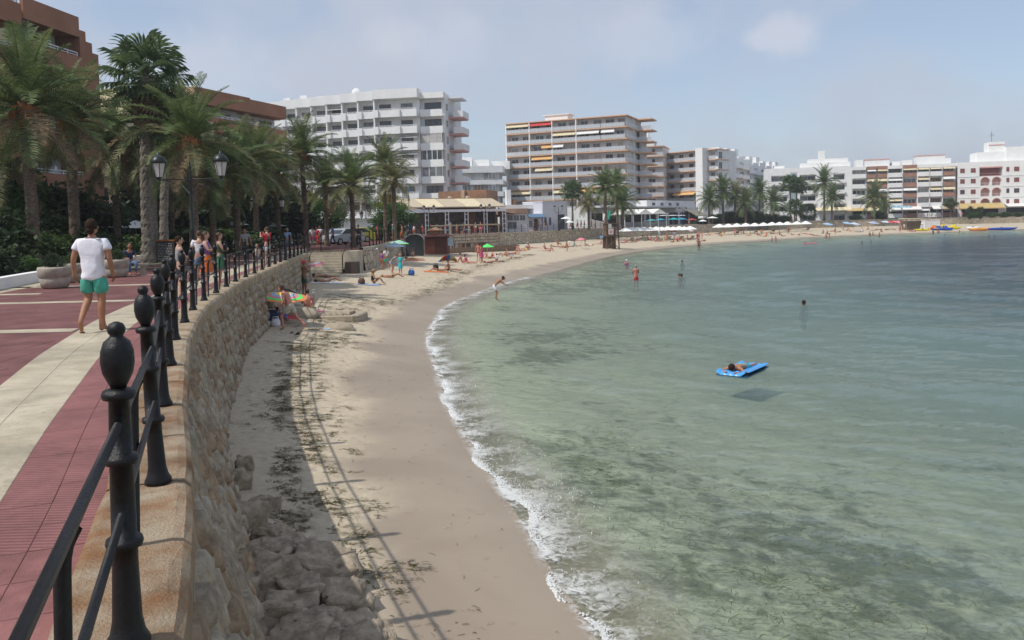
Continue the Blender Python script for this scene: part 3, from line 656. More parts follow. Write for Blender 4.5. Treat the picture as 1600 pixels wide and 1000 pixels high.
def awn(par, x, y, z, w, drop, out, mat, name='awning'):
    me = cached(('a',), lambda: MB().add([(0,0,1),(1,0,1),(1,-1,0),(0,-1,0),(0,-1,-.18),(1,-1,-.18),(0,.0,.94),(1,0,.94),(1,-.97,-.05),(0,-.97,-.05)], [(0,3,2,1),(3,4,5,2),(6,7,8,9)]).mesh('awning'))
    if not me.materials: me.materials.append(None)
    o = bpy.data.objects.new(name, me); C.objects.link(o); o.parent = par; o.location = (x, y, z); o.scale = (w, out, drop)
    o.material_slots[0].link = 'OBJECT'; o.material_slots[0].material = mat; return o
def railing(par, x0, y, z, x1, h=1.0, panel=True, side=False, name='balcony_railing', mat=None, y1=None):
    b = MB(); L = x1-x0; n = max(2, int(L/.9))
    if not side:
        b.box(x0, y, z+h-.07, x1, y+.06, z+h); b.box(x0, y, z+.08, x1, y+.05, z+.13)
        for k in range(n+1): xx = x0+(L-.05)*k/n; b.box(xx, y+.005, z, xx+.05, y+.055, z+h-.07)
    else:
        b.box(y, x0, z+h-.07, y+.06, x1, z+h); b.box(y, x0, z+.08, y+.05, x1, z+.13)
        for k in range(n+1): xx = x0+(L-.05)*k/n; b.box(y+.005, xx, z, y+.055, xx+.05, z+h-.07)
    o = O(name, b, mat or railw, par)
    if panel: bx('panel', o, *((x0+.03, y+.02, z+.14, x1-.03, y+.035, z+h-.12) if not side else (y+.02, x0+.03, z+.14, y+.035, x1-.03, z+h-.12)), railgl)
    return o
def site(name, label, A, B, cat='building', group=None):
    A, B = Vector(A), Vector(B); r = E(name, label, cat, (A.x, A.y, PZ), math.atan2(B.y-A.y, B.x-A.x), group); return r, (B-A).length
rb = random.Random(5)
# --- white stepped apartment block
a1 = R(-10); B0 = Vector((-16.3, 143.0)); bw8, bw = 8.1, 3.45; nb = 7
dirx = Vector((math.cos(a1), math.sin(a1))); A0 = B0-dirx*bw8
t1 = E('white_apartment_building', 'tall white apartment block with stepped balconies behind the palms', 'building', (A0.x, A0.y, PZ), a1)
floors = [8.8-PZ+3.0*k for k in range(-1, 6)]; roofz = 26.8-PZ
bays = [(0, bw8, 0)]+[(-bw*(k+1), -bw*k, 1.0*(k+1)) for k in range(nb)]
for (x0, x1, y0) in bays:
    bx('wall', t1, x0, y0+1.5, 0, x1, y0+14, roofz, white)
    bx('fin_wall', t1, x0-.12, y0-.0, floors[0]-.3, x0+.14, y0+1.5, roofz, white)
    bx('roof_parapet', t1, x0-.2, y0-.35, roofz, x1+.1, y0+14, roofz+1.65, white)
    nw_ = 2 if x1-x0 > 5 else 1; ww = (x1-x0)/nw_
    for fi, z in enumerate(floors):
        bx('balcony_slab', t1, x0, y0-.25, z-.22, x1, y0+1.5, z, white2)
        for k in range(nw_):
            xa = x0+ww*k+.06; xb = x0+ww*(k+1)-.06
            q = bx('balcony_parapet', t1, xa+.35, y0-.32, z-.30, xb, y0-.18, z+.95, white)
            bx('balcony_planter', t1, xa-.1, y0-.62, z-.34, xa+.9, y0-.34, z+1.02, white)
            railing(t1, xa+1., y0-.28, z+.95, xb, .28, False)
            dark_ = rb.random()
            win(t1, xa+.5, y0+1.42, z+.08, (xb-xa)*rb.choice((.55, .72)), 2.15, frame_d, glassm if dark_ < .6 else glass2, 2)
            if fi in (4, 3) and k == 1 or rb.random() < .09: awn(t1, xa+.1, y0+1.3, z+2.0, xb-xa-.2, .45, 1.35, awn_w)
# corner column and the receding right side
cx0 = bw8
bx('wall', t1, cx0, 2.4, 0, cx0+4.4, 15, roofz+.1, white2); bx('roof_parapet', t1, cx0+.1, 1.2, roofz-.05, cx0+4.5, 2.4, roofz+1.0, white)
bx('roof_parapet', t1, cx0+.1, 2.4, roofz+.1, cx0+4.4, 15, roofz+1.0, white)
for fi, z in enumerate(floors):
    bx('balcony_slab', t1, cx0+.1, 1.25, z-.3, cx0+4.3, 2.4, z, white2)
    if fi in (1, 5, 6):
        bx('balcony_parapet', t1, cx0+.15, 1.15, z-.3, cx0+4.3, 1.27, z+.95, white); win(t1, cx0+.7, 2.3, z+.1, 3.1, 2.2, frame_d, None, 3)
    else:
        bx('balcony_parapet', t1, cx0+.15, 1.15, z-.3, cx0+4.3, 1.3, z+.9, white); win(t1, cx0+.3, 1.16, z+.9, 3.8, 1.8, frame_w, None, 4 if fi % 2 else 3)
    bx('side_balcony', t1, cx0+4.4, 5.0, z-.35, cx0+7.1, 9.5, z-.1, pinkt)
    bx('side_parapet', t1, cx0+5.4, 4.9, z-.1, cx0+7.2, 9.6, z+1.0, white2)
    win(t1, cx0+4.5, 3.2, z+.9, 1.3, 1.3, frame_w, None, 2, side=True)
bx('side_canopy', t1, cx0+4.4, 5.0, roofz+.3, cx0+6.9, 9.5, roofz+.5, white2)
bx('wall', t1, cx0-5, 1.2, floors[0]-.9, cx0+4.4, 2.3, floors[0]-.32, white2)
O('satellite_dish', MB().ball((0, 0, 0), (.9, .25, .9), 12, 6), white2, t1, (-5.5, 6, roofz+2.4), smooth=True)
for k, x in enumerate((-14, -17.5, -21)): bx('roof_hut', t1, x, 7.5, roofz+1.6, x+1.4, 9, roofz+2.4+.3*(k % 2), white2)
# --- ten storey tan and white block with orange slab edges
t2, w2 = site('tan_apartment_building', 'long ten storey block with orange slab edges and glass balconies', (-.9, 216.5), (29.4, 203))
H2 = 30.8-PZ; D2 = 17
divs = [0, w2*.205, w2*.40, w2*.602, w2]
fl2 = [9.9-PZ+3.0*k for k in range(7)]
bx('wall', t2, .1, 1.7, 0, w2-.2, D2-.4, H2-.1, greyw)
for z in fl2+[H2, fl2[0]-3.0]:
    bx('floor_slab', t2, -.1, -.05, z-.25, w2+.5, D2, z, orange)
for x in divs[:4]: bx('divider_fin', t2, x-.12, -.02, 0, x+.14, 1.7, H2-.32, white)
bx('divider_fin', t2, w2-.25, D2*.42, 0, w2+.35, D2*.42+.3, H2-.32, white)
bays2 = [(divs[0], divs[1]), (divs[1], divs[2]), (divs[2], divs[3]), (divs[3], divs[3]+(w2-divs[3])*.5), (divs[3]+(w2-divs[3])*.5, divs[4])]
for fi, z in enumerate([fl2[0]-3.0]+fl2):
    for bi, (x0, x1) in enumerate(bays2):
        railing(t2, x0+.16, .02, z, x1-(.0 if bi == 3 else .14), 1.05)
        for k in range(2):
            ww = (x1-x0)/2; xx = x0+ww*k+.6+rb.random()*.6; win(t2, xx, 1.62, z+.05, rb.choice((1.4, 1.9, 2.3)), 2.2, frame_w, None, 2)
    railing(t2, .1, w2+.42, z, D2-.2, 1.05, side=True)
    for k in range(3): win(t2, w2-.18, 2.5+k*4.6, z+.05, 1.8, 2.2, frame_w, None, 2, side=True)
for (bi, fi, m, wf, x_off) in [(0, 7, awn_c, 1, 0), (1, 7, awn_r, 1, 0), (2, 6, awn_c, 1, 0), (3, 6, awn_w, .98, 0), (4, 6, awn_w, .6, 0), (1, 5, awn_o, .5, .5), (1, 4, awn_o, .95, .05), (1, 3, awn_c, .8, .2), (0, 1, awn_c, .9, .1), (2, 1, awn_c, .6, 0), (3, 1, awn_o, .7, .1), (2, 5, awn_w, .5, 0)]:
    x0, x1 = bays2[bi]; z = ([fl2[0]-3.0]+fl2)[fi]; L = x1-x0; awn(t2, x0+.2+L*x_off, .5, z+1.75, L*wf-.4 if x_off == 0 else L*wf-.2, .85, .75, m)
bx('roof_hut', t2, 9.5, 5, H2, 16.0, 9, H2+1.9, white); bx('roof_hut_cap', t2, 9.0, 4.7, H2+1.9, 16.5, 9.3, H2+2.1, white)
bx('side_wing', t2, w2+.5, D2-5, 0, w2+1.2, D2, H2-3, greyw)
for z in fl2+[H2]: bx('wing_slab', t2, w2+.5, D2-6.5, z-.32, w2+4.2, D2-.5, z-.005, orange); railing(t2, w2+.6, D2-6.4, z-.005, w2+4.1, 1.05) if z < H2 else None
# --- block between, set back
t2b, w_ = site('white_apartment_building', 'small white flat block half hidden behind the tall tan block', (37.5, 243), (46, 240))
H_ = ZD(1030, 228, 240)-PZ; bx('wall', t2b, 0, 1, 0, w_, 12, H_, greyw)
for k in range(8):
    z = H_-3*k; bx('floor_slab', t2b, -.3, -.4, z-.3, w_+.3, 12.2, z, orange)
    if k: win(t2b, 1, .9, z+.1, 2, 2.1); win(t2b, 4.5, .9, z+.1, 2, 2.1); railing(t2b, 0, -.3, z, w_, 1)
bx('roof_hut', t2b, 1.5, 3, H_, 6, 7, H_+1.6, white); O('chimney', MB().lathe([(.35, 0), (.35, 2.6), (.1, 3.4)], 10), white, t2b, (4.2, 3, H_+1.6))
# --- hotel with orange slabs and white fin
t3, w3 = site('orange_balcony_hotel', 'six storey hotel with orange slabs and furniture on long balconies', (45.2, 251), (56, 238.5))
B3r = Vector((56, 238.5)); H3 = ZD(1094, 234.8, 239)-PZ; sp = 3.02
bx('wall', t3, .2, 1.8, 0, w3, 13, H3-.3, white2)
fl3 = [H3-sp*k for k in range(0, 7)]
for k, z in enumerate(fl3[:6]):
    bx('floor_slab', t3, -3.5 if k in (1, 3, 4, 5) else -.3, 0, z-.27, w3, 13, z, orange)
    if k:
        railing(t3, .1, .03, z, w3-.1, 1.0)
        for q in range(4): win(t3, 1.3+q*(w3-2)/4, 1.72, z+.05, 1.5, 2.15, frame_d if q % 2 else frame_w, glassm, 2)
for x in (0, w3-.05): bx('fin_wall', t3, x-.1, .02, 0, x+.12, 1.8, H3-.35, white)
bx('white_fin', t3, w3+.1, -1.2, 0, w3+2.6, 6, H3+.35, white)
awn(t3, w3*.48, .3, fl3[5]+1.9, w3*.48, .8, 1.6, awn_o)
for k, z in enumerate(fl3[:6]):
    bx('floor_slab', t3, w3+2.6, 1.2, z-.32, w3+5.6, 8, z-.003, orange if k < 4 else white2); railing(t3, w3+2.7, 1.25, z, w3+5.5, 1.0) if k else None
    win(t3, w3+5.45, 3, z-2.9, 1.6, 2.1, side=True)
    win(t3, w3+3, 2.45, z-2.9, 1.4, 2.1)
bx('wall', t3, w3+2.6, 2.5, 0, w3+5.4, 12, H3-.33, white2)
# --- white block with a second fin, stepping away
t4, w4 = site('white_stepped_hotel', 'white hotel stepping down to the right behind the dark tree clump', (66, 243), (101, 290))
H4 = ZD(1120, 238, 245)-PZ
bx('white_fin', t4, -2.6, 0, 0, -.2, 5, H4+.2, white)
for k in range(9):
    x0 = k*w4/9; x1 = x0+w4/9; hh = H4-.25*k-(.9 if k > 2 else 0); bx('wall', t4, x0, 1.2, 0, x1, 13, hh-1.2, white2); bx('roof_terrace', t4, x0+.3, 1.4, hh-1.2, x1-.8, 6, hh+.5*(k % 2)-.2, white)
    bx('roof_block', t4, x0+1.2, 3, hh, x1-2.2, 8, hh+1.5+.4*(k % 3), white2 if k % 2 else white)
    for f in range(1, 6):
        z = hh-1.2-sp*f; bx('balcony_parapet', t4, x0+.05, -.05, z-.2, x1-.05, .1, z+.95, white2 if k else white); bx('balcony_slab', t4, x0, .1, z-.2, x1, 1.2, z, white2)
        win(t4, x0+.8, 1.12, z+.1, 3.2, 2.1, frame_w, None, 2)
        if k < 3: bx('slab_trim', t4, x0, -.1, z-.4, x1, .0, z-.21, orange)
# --- row on the far side of the bay
RA, RB = Vector((77.5, 246)), Vector((146, 226)); rd = (RB-RA).normalized(); rz_ = math.atan2(rd.y, rd.x)
def at_px(px):                                              # distance along the row at a photo column
    k = (px-800)/FPX; return ((k*RA.y-RA.x)/(rd.x-k*rd.y))
def rowb(name, label, px0, px1, cat='building'):
    u0, u1 = at_px(px0), at_px(px1); p = RA+rd*u0; return E(name, label, cat, (p.x, p.y, PZ), rz_), u0, u1-u0
def lx(px, u0): return at_px(px)-u0
t5, u0, w5 = rowb('white_apartment_building', 'low white flats with paired balcony recesses and glazed stair strip', 1196, 1331)
H5 = 18.6-PZ; bx('wall', t5, 0, .9, 0, w5, 13, H5, white)
blk = [(1206.5, 1231), (1251, 1275.5), (1303.5, 1321)]
xs = [0]+[lx(p, u0) for b_ in blk for p in b_]+[w5]
for i in range(0, len(xs), 2): bx('front_wall', t5, xs[i], 0, 0, xs[i+1], .9, H5+.1, white)
for (a, b_) in blk:
    x0, x1 = lx(a, u0), lx(b_, u0)
    for f in range(5):
        z = 16.5-PZ-3.05*(f+1)+.4; bx('balcony_parapet', t5, x0, -.55, z-.3, x1, -.4, z+.85, white); bx('balcony_slab', t5, x0, -.4, z-.3, x1, .9, z, white)
        win(t5, x0+.15, .82, z+.02, (x1-x0)*.46, 2.2, frame_d, glass2, 2); win(t5, x0+(x1-x0)*.52, .82, z+.02, (x1-x0)*.46, 2.2, frame_d, glassm, 2)
    bx('front_wall', t5, x0, 0, 16.5-PZ, x1, .9, H5+.1, white)
win(t5, lx(1236, u0), -.1, 4, 1.9, 11, frame_w, pm('pale_stair_glass', (.30, .38, .40), .2, .2), 2, 'stair_window')
bx('roof_hut', t5, lx(1212, u0), 3, H5, lx(1228, u0), 7, H5+1, white); bx('penthouse', t5, lx(1254, u0), 1.5, H5, lx(1331, u0), 8, H5+1.5, white); bx('penthouse', t5, lx(1266, u0), 2.5, H5+1.5, lx(1328, u0), 8, H5+2.7, white); bx('stair_tower', t5, lx(1283, u0), 3, H5+2.7, lx(1292, u0), 6, H5+5.2, white)
awn(t5, lx(1274, u0), 0, 3.0, w5-lx(1274, u0), .9, 2.4, awn_c)
t6, u0, w6 = rowb('brown_white_apartment_building', 'flats with alternating white and brown panels and cream awnings', 1331.5, 1495.5)
H6 = 17.8-PZ; bx('wall', t6, 0, 1.0, 0, w6, 13, H6, white2)
cols = [(1332, 1355, 'w'), (1355, 1371, 'b'), (1371, 1388, 'b'), (1388, 1411, 'w'), (1411, 1434, 'b'), (1434, 1453, 'w'), (1453, 1473, 'w'), (1473, 1494, 'b')]
for ci, (a, b_, kd) in enumerate(cols):
    x0, x1 = lx(a, u0), lx(b_, u0)
    if ci in (0, 3, 4, 5, 6, 7): bx('divider_fin', t6, x0-.12, -.3, 0, x0+.12, 1, H6+.2, white)
    for f in range(5):
        z = H6-3.0*(f+1)+.35; m = tan if kd == 'b' else white
        bx('balcony_parapet', t6, x0+.14, -.28-(.3 if kd == 'w' else 0), z-.35, x1-.14, -.12, z+.95, m)
        bx('balcony_slab', t6, x0+.12, -.1, z-.3, x1-.12, 1, z, white)
        win(t6, x0+.3, .92, z+.05, x1-x0-.6, 2.1, frame_w if rb.random() < .6 else frame_d, None, 3)
        if rb.random() < .62 and ci: awn(t6, x0+.2, .1, z+1.7, x1-x0-.4, .75, .8, rb.choice((awn_c, awn_w, awn_c)))
    bx('roof_parapet', t6, x0+.1, -.4, H6-.5, x1-.1, 1, H6+.45, tan if kd == 'b' and ci != 7 else white)
for (a, b_, h) in [(1341, 1353, 2.2), (1354, 1394, 2.0), (1398, 1410, 1.3), (1414, 1430, 1.6), (1437, 1482, 2.6), (1456, 1491, 1.7)]:
    bx('roof_hut', t6, lx(a, u0), 3+h*.1, H6, lx(b_, u0), 8, H6+.5+h, white)
    if h > 1.9 and b_-a > 20: bx('roof_trim', t6, lx(a, u0)-.1, 2.9+h*.1, H6+.5+h, lx(b_, u0)+.1, 8.1, H6+.75+h, pinkt)
for (a, b_, m) in [(1322, 1350, yel), (1350, 1382, awn_c), (1390, 1408, awn_w), (1409, 1440, awn_w), (1456, 1476, awn_w), (1468, 1494, yel)]: awn(t6, lx(a, u0), -.1, 2.7, lx(b_, u0)-lx(a, u0)-.2, .9, 2.6, m)
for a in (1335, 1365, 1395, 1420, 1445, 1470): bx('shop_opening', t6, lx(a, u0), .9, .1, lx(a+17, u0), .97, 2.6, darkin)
sg = bx('shop_sign', t6, lx(1392, u0), -1.2, 3.0, lx(1424, u0), -1.0, 3.8, pm('blue_white_sign', (.35, .55, .66), .6, .3, 1.5))
t7, u0, w7 = rowb('white_arched_building', 'white block with rust shutters, paired arches and a roof tower', 1497, 1690)
H7 = 18.3-PZ; zrow = [H7-1.9-3.05*k-1.3 for k in range(4)]
def arch_panel(x0, x1, z0, z1, depth=1.2):                   # wall piece with a round opening
    b = MB(); cx, r_ = (x0+x1)/2, (x1-x0)*.40; zb = z0+.35; zc = min(z1-.25-r_, zb+1.3); pts = [(cx-r_, zb)]+[(cx+r_*math.cos(math.pi-a*math.pi/8), zc+r_*math.sin(math.pi-a*math.pi/8)) for a in range(9)]+[(cx+r_, zb)]
    outer = [(x0, z0)]+[(x0, z0+(z1-z0)*.6), (x0, z1), (cx-r_*.7, z1), (cx-r_*.4, z1), (cx, z1), (cx+r_*.4, z1), (cx+r_*.7, z1), (x1, z1), (x1, z0+(z1-z0)*.6)]+[(x1, z0)]
    n = len(pts); vs = [(x, 0, z) for x, z in pts]+[(x, 0, z) for x, z in outer]+[(x, depth, z) for x, z in pts]
    fs = [(n+i, i, i+1, n+i+1) for i in range(n-1)]+[(i, 2*n+i, 2*n+i+1, i+1) for i in range(n-1)]+[(n, 2*n-1, n-1, 0), (0, n-1, 3*n-1, 2*n)]
    return b.add(vs, fs), (cx-r_, cx+r_, zb, zc+r_)
bx('wall', t7, 0, 1.2, 0, w7, 13, H7, white)
xa, xm, xb_ = lx(1531, u0), lx(1549, u0), lx(1566.5, u0)
bx('front_wall', t7, 0, 0, 0, xa, 1.2, H7+.1, white); bx('front_wall', t7, xb_, 0, 0, w7, 1.2, H7+.1, white)
bx('front_wall', t7, xa, 0, 0, xb_, 1.2, zrow[3]-.9, white)
for k in range(1, 4):
    for (p, q) in ((xa, xm), (xm, xb_)):
        z0 = zrow[k]-.9; z1 = z0+3.05; b, (c0, c1, d0, d1) = arch_panel(p, q, z0, z1); o = O('arched_opening', b, white, t7)
        bx('recess', o, c0, 1.1, d0, c1, 1.19, d1, pinkt); railing(t7, c0, .1, d0, c1, .8, False)
        for (cc0, cc1) in ((c0, c1),): O('arch_trim', MB().tube([( (cc0+cc1)/2+(cc1-cc0)/2*math.cos(math.pi-a*math.pi/8), -.03, d1-(cc1-cc0)/2+(cc1-cc0)/2*math.sin(math.pi-a*math.pi/8)) for a in range(9)], .09, 5), pinkt, o)
z0 = zrow[0]-.9; bx('front_wall', t7, xa, 0, z0+2.7, xb_, 1.2, H7+.1, white); bx('lintel', t7, xa, -.15, z0+2.35, xb_, 1.0, z0+2.7, pinkt); bx('recess', t7, xa+.4, .9, z0+.2, xb_-.4, 1.19, z0+2.3, shut); railing(t7, xa, .05, z0, xb_, .8, False, mat=pinkt)
for k in range(4):
    for (a, b_) in [(1501, 1508), (1517.5, 1525), (1573, 1577.5), (1585, 1593), (1601, 1608), (1617, 1625), (1650, 1657)]:
        win(t7, lx(a, u0), -.06, zrow[k]+.25, lx(b_, u0)-lx(a, u0), 1.25, shut, shut if (a+k) % 3 else glassm, 2)
for k in range(4): bx('string_course', t7, 0, -.1, zrow[k]-.95, xa-.05, -.004, zrow[k]-.8, white2); bx('string_course', t7, xb_+.05, -.1, zrow[k]-.95, w7, -.004, zrow[k]-.8, white2)
bx('roof_storey', t7, lx(1532, u0), 3, H7, lx(1577, u0), 11, H7+3.0, white); bx('roof_storey', t7, lx(1577, u0), 2.5, H7, w7, 11, H7+4.2, white); bx('roof_tower', t7, lx(1552, u0), 4, H7+3, lx(1577, u0), 9, H7+5.9, white); bx('tower_trim', t7, lx(1551.5, u0), 3.9, H7+4.9, lx(1577.5, u0), 3.99, H7+5.1, pinkt)
O('antenna', MB().tube([(0, 0, 0), (0, 0, 3.2)], .06, 5).tube([(-.8, 0, 1.8), (.8, 0, 2.0)], .04, 4).tube([(-.6, 0, 2.4), (.6, 0, 2.4)], .04, 4), frame_d, t7, (lx(1558, u0), 5, H7+5.9))
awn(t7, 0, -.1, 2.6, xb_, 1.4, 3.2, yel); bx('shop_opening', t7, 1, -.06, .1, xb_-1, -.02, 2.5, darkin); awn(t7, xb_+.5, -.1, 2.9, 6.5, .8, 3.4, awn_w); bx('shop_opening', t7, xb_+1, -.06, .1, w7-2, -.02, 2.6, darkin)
# --- rounded white building far behind
t8 = E('round_corner_building', 'white building with curved balcony bands behind the brick podium', 'building', (-15, 205, PZ))
def rnd_poly(o=0): 
    pts = [(-4-o, 18)]; 
    for a in range(9): t = math.pi-(a/8)*math.pi*.5; pts.append((-4-o+6.5+6.5*math.cos(t), 6.5-6.5*math.sin(t)-o))
    return pts+[(13+o, -o+1.5), (14+o, 18)]
def slab_poly(poly, z0, z1):
    n = len(poly); return MB().add([(x, y, z0) for x, y in poly]+[(x, y, z1) for x, y in poly], [tuple(range(n))[::-1], tuple(range(n, 2*n))]+[(i, (i+1) % n, (i+1) % n+n, i+n) for i in range(n)])
H8 = ZD(750, 262, 205)-PZ
O('wall', slab_poly(rnd_poly(-1.2), 0, H8-.3), white2, t8)
for k in range(6):
    z = H8-3.05*k; O('balcony_band', slab_poly(rnd_poly(.2), z-1.3-(.0), z-.1 if k else z+.4), white, t8)
    for x in (2.2, 5.6, 8.6): win(t8, x, .9, z-3.0, 2.6, 1.7, frame_w, None, 3)
for (x, y, w_, h) in ((0, 7, 5, 2.2), (5.5, 8, 4, 1.6), (10, 9, 5, 1.2), (-2, 9, 2, 1.2)): bx('roof_hut', t8, x, y, H8, x+w_, y+4, H8+h+1, white)
# --- terracotta blocks on the left
def balcony_block(t, L, Dp, Ht, sp, band, mat=brown, wm=greyw, railings=True, nwin=4, nfl=6):
    bx('wall', t, 0, 1.8, 0, L, Dp, Ht-.2, wm)
    for k in range(nfl):
        z = Ht-sp*k
        bx('balcony_band', t, -.2, 0, z-band-(.15 if k == 0 else 0), L+.2, .25, z, mat); bx('floor_slab', t, -.2, .25, z-band-.05, L+.2, Dp-.1, z-band+.15, mat); bx('end_band', t, L-.05, .25, z-band, L+.2, Dp, z, mat)
        if k:
            railing(t, 0, .06, z, L, .32, False)
            for q in range(nwin): win(t, .8+q*(L-1)/nwin, 1.7, z-band+.2, (L-1)/nwin*.6, 2.2, frame_d, None, 2)
        bx('fin_wall', t, L*.5-.12, .27, z-band-.002, L*.5+.12, 1.8, z-band+sp-1.0, wm) if k else None
t9, w9 = site('terracotta_building', 'nearest dark terracotta block rising past the top left corner', (-33.5, 30), (-30.4, 50.3))
balcony_block(t9, w9, 14, 18.9, 2.9, 1.35, nwin=6)
t10 = E('terracotta_building', 'tall terracotta block with stepped parapet above the left palms', 'building', (-31.9, 53.5, PZ), R(83))
balcony_block(t10, 5.2, 14, ZD(100, 15, 56)-PZ, 2.9, 1.3, nwin=2)
for k, (dx, dz) in enumerate(((5.2, -.9), (5.9, -1.6), (6.6, -2.3))): bx('stepped_parapet', t10, dx+.21, 0, -1, dx+.9, 12-k, ZD(100, 15, 56)-PZ+dz, brown)
bx('side_wall', t10, -2.8, .6, 0, -.3, 10, 17.2, cream_w)
t11 = E('cream_building', 'cream restaurant house with white balcony glimpsed between palm trunks', 'building', (-40, 66, PZ), R(28))
bx('wall', t11, 0, 1.2, 0, 15, 9, 11.5, cream_w); bx('balcony_slab', t11, 0, -.6, 3.1, 15, 1.2, 3.3, white); railing(t11, 0, -.55, 3.3, 15, 1, False)
for x in (1, 4.5, 8, 11.5):
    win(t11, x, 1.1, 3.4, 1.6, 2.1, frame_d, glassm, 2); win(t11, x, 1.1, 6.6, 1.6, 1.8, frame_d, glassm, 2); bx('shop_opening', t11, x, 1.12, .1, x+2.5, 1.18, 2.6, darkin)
bx('shop_fascia', t11, 0, -.3, 2.6, 15, 1.1, 3.0, pm('dark_fascia', (.10, .05, .05), .8)); awn(t11, 1, -.3, 2.2, 13, .6, 2.4, pm('crimson_awning', (.42, .03, .06), .8))
t12 = E('terracotta_building', 'smaller terracotta block with two balcony bands beyond the fan palm', 'building', (-32.3, 83.5, PZ), R(70))
Hc = ZD(334, 141, 85)-PZ; balcony_block(t12, 8.2, 12, Hc, 2.9, 1.5, nwin=3); 
bx('balcony_band', t12, 8.6, .6, Hc-1.5, 16, .85, Hc, brown)
for k in range(1, 6):
    z = Hc-2.9*k; bx('balcony_band', t12, 8.6, .6, z-1.5, 16, .85, z, brown); railing(t12, 8.6, .66, z, 16, .3, False); win(t12, 9.4, 2.2, z-1.2, 2.4, 2.2, frame_d); win(t12, 12.8, 2.2, z-1.2, 2.4, 2.2, frame_d)
bx('wall', t12, 8.4, 2.3, 0, 15.9, 12, Hc-.3, greyw); bx('floor_slab', t12, 8.4, .85, Hc-1.55, 16, 2.3, Hc-1.35, brown)
bx('end_wall', t12, -.35, 0, 0, -.22, 12, Hc, orange); bx('end_wall', t12, -6, 4, 0, -.4, 12, Hc-.6, cream_w)
# --- brick podium, roof and pergola restaurant
t13, w13 = site('brown_brick_building', 'low brown brick building with tall plain wall beside white block', (-12.6, 139), (-4.4, 137))
Hb = ZD(745, 298, 138)-PZ; bx('wall', t13, 0, 0, 0, 4.5, 8, Hb, brick_b); bx('wall', t13, 4.5, .5, 0, 8.6, 8, Hb+.1, brick_b); bx('pilaster', t13, 4.2, -.2, 0, 4.8, .48, Hb+.2, pm('tan_render', (.45, .33, .24), .8))
for x in (2.6, 5.8): O('chimney_pot', MB().lathe([(.4, 0), (.45, .9), (.3, 1.2)], 10), pm('clay_pot', (.5, .36, .28), .8), t13, (x, -1.5, 5.1))
bx('front_block', t13, 1, -4, 0, 7.5, -.25, 5.0, brick_b)
t14, w14 = site('pergola_restaurant', 'open beach restaurant with white lattice posts and sloping cream canopy', (-16.6, 122), (-.9, 130))
bx('floor', t14, 0, 0, 0, w14, 12, .05, stepm)
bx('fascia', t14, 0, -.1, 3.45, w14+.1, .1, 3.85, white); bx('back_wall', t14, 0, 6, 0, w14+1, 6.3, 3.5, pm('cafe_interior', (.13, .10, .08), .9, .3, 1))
for k in range(6):
    x = .3+k*(w14-.9)/5
    b = MB(); [b.box(x+dx, -.05, 0, x+dx+.12, .07, 3.45) for dx in (0, .55)]; [b.box(x, -.03, z, x+.67, .04, z+.1) for z in (.6, 1.4, 2.2, 3.0)]; O('lattice_post', b, white, t14)
for k in range(5):
    x0 = k*w14/5; roof = MB().add([(x0+.1, -.2, 4.3), (x0+w14/5-.1, -.2, 4.3), (x0+w14/5+1, 7, 5.8), (x0+1, 7, 5.8), (x0+.1, -.2, 4.15), (x0+w14/5-.1, -.2, 4.15)], [(0, 1, 2, 3), (4, 5, 1, 0), (0, 3, 4), (1, 5, 2)]); O('canopy', roof, awn_c if k % 2 else pm('beige_canopy', (.50, .42, .30), .85), t14)
bx('tiled_roof', t14, 5, 6.9, 4.2, w14-1, 11, 5.9, roof_t); b = MB().add([(w14*.8, -.15, 3.8), (w14+3.4, 1, 2.9), (w14+3.4, 6, 3.3), (w14*.8, 6, 4.4)], [(0, 1, 2, 3)]); O('sail_awning', b, awn_w, t14)
for k in range(14):
    x = .9+k*(w14-1.5)/14; O('table', MB().lathe([(.25, 0), (.04, .05), (.04, .7), (.45, .72), (.45, .76)], 8), frame_w if k % 3 else brown, t14, (x, 1.2+(k % 3)*1.2, .05))
    for s in (-1, 1): O('chair', MB().box(-.22, -.22, .4, .22, .22, .45).box(-.22, .18, .45, .22, .22, .9).tube([(-.18, -.18, 0), (-.18, -.18, .4)], .02, 4).tube([(.18, -.18, 0), (.18, -.18, .4)], .02, 4).tube([(-.18, .2, 0), (-.18, .2, .4)], .02, 4).tube([(.18, .2, 0), (.18, .2, .4)], .02, 4), brown, t14, (x+s*.6, 1.2+(k % 3)*1.2, .05), (0, 0, s*1.57))
t15, w15 = site('white_beach_bar', 'low white bar with windows and a blue awning over its door', (-.9, 134), (5.2, 136))
bx('wall', t15, 0, 0, 0, w15, 6, 3.0, white); bx('tiled_roof', t15, -.3, -.2, 3.0, w15*.62, 6.2, 3.9, roof_t); bx('roof_parapet', t15, -.3, 2, 3.9, w15, 6.2, 4.6, white)
for x in (.3, 1.4, 2.5): win(t15, x, -.06, 1.9, .95, .9, frame_w, glass2, 2)
win(t15, .3, -.06, .5, 1.6, 1.2, frame_w, glass2, 2)
awn(t15, w15*.6, -.05, 2.4, 2.9, .5, 1.3, blue); bx('door', t15, w15*.78, -.05, 0, w15*.78+.7, -.01, 2.1, frame_d); bx('notice_panel', t15, w15*.64, -.05, .7, w15*.64+.6, -.01, 1.8, glass2)
bx('tall_chimney', t15, 1.2, 3, 3.9, 2.0, 3.8, 7.2, white); bx('short_chimney', t15, 2.4, 3.2, 4.5, 2.9, 4, 5.6, brick_b)
t16, w16 = site('lilac_white_kiosk', 'lilac white flat roofed house with tall dark arched door and lamps', (5.4, 136), (9.9, 140))
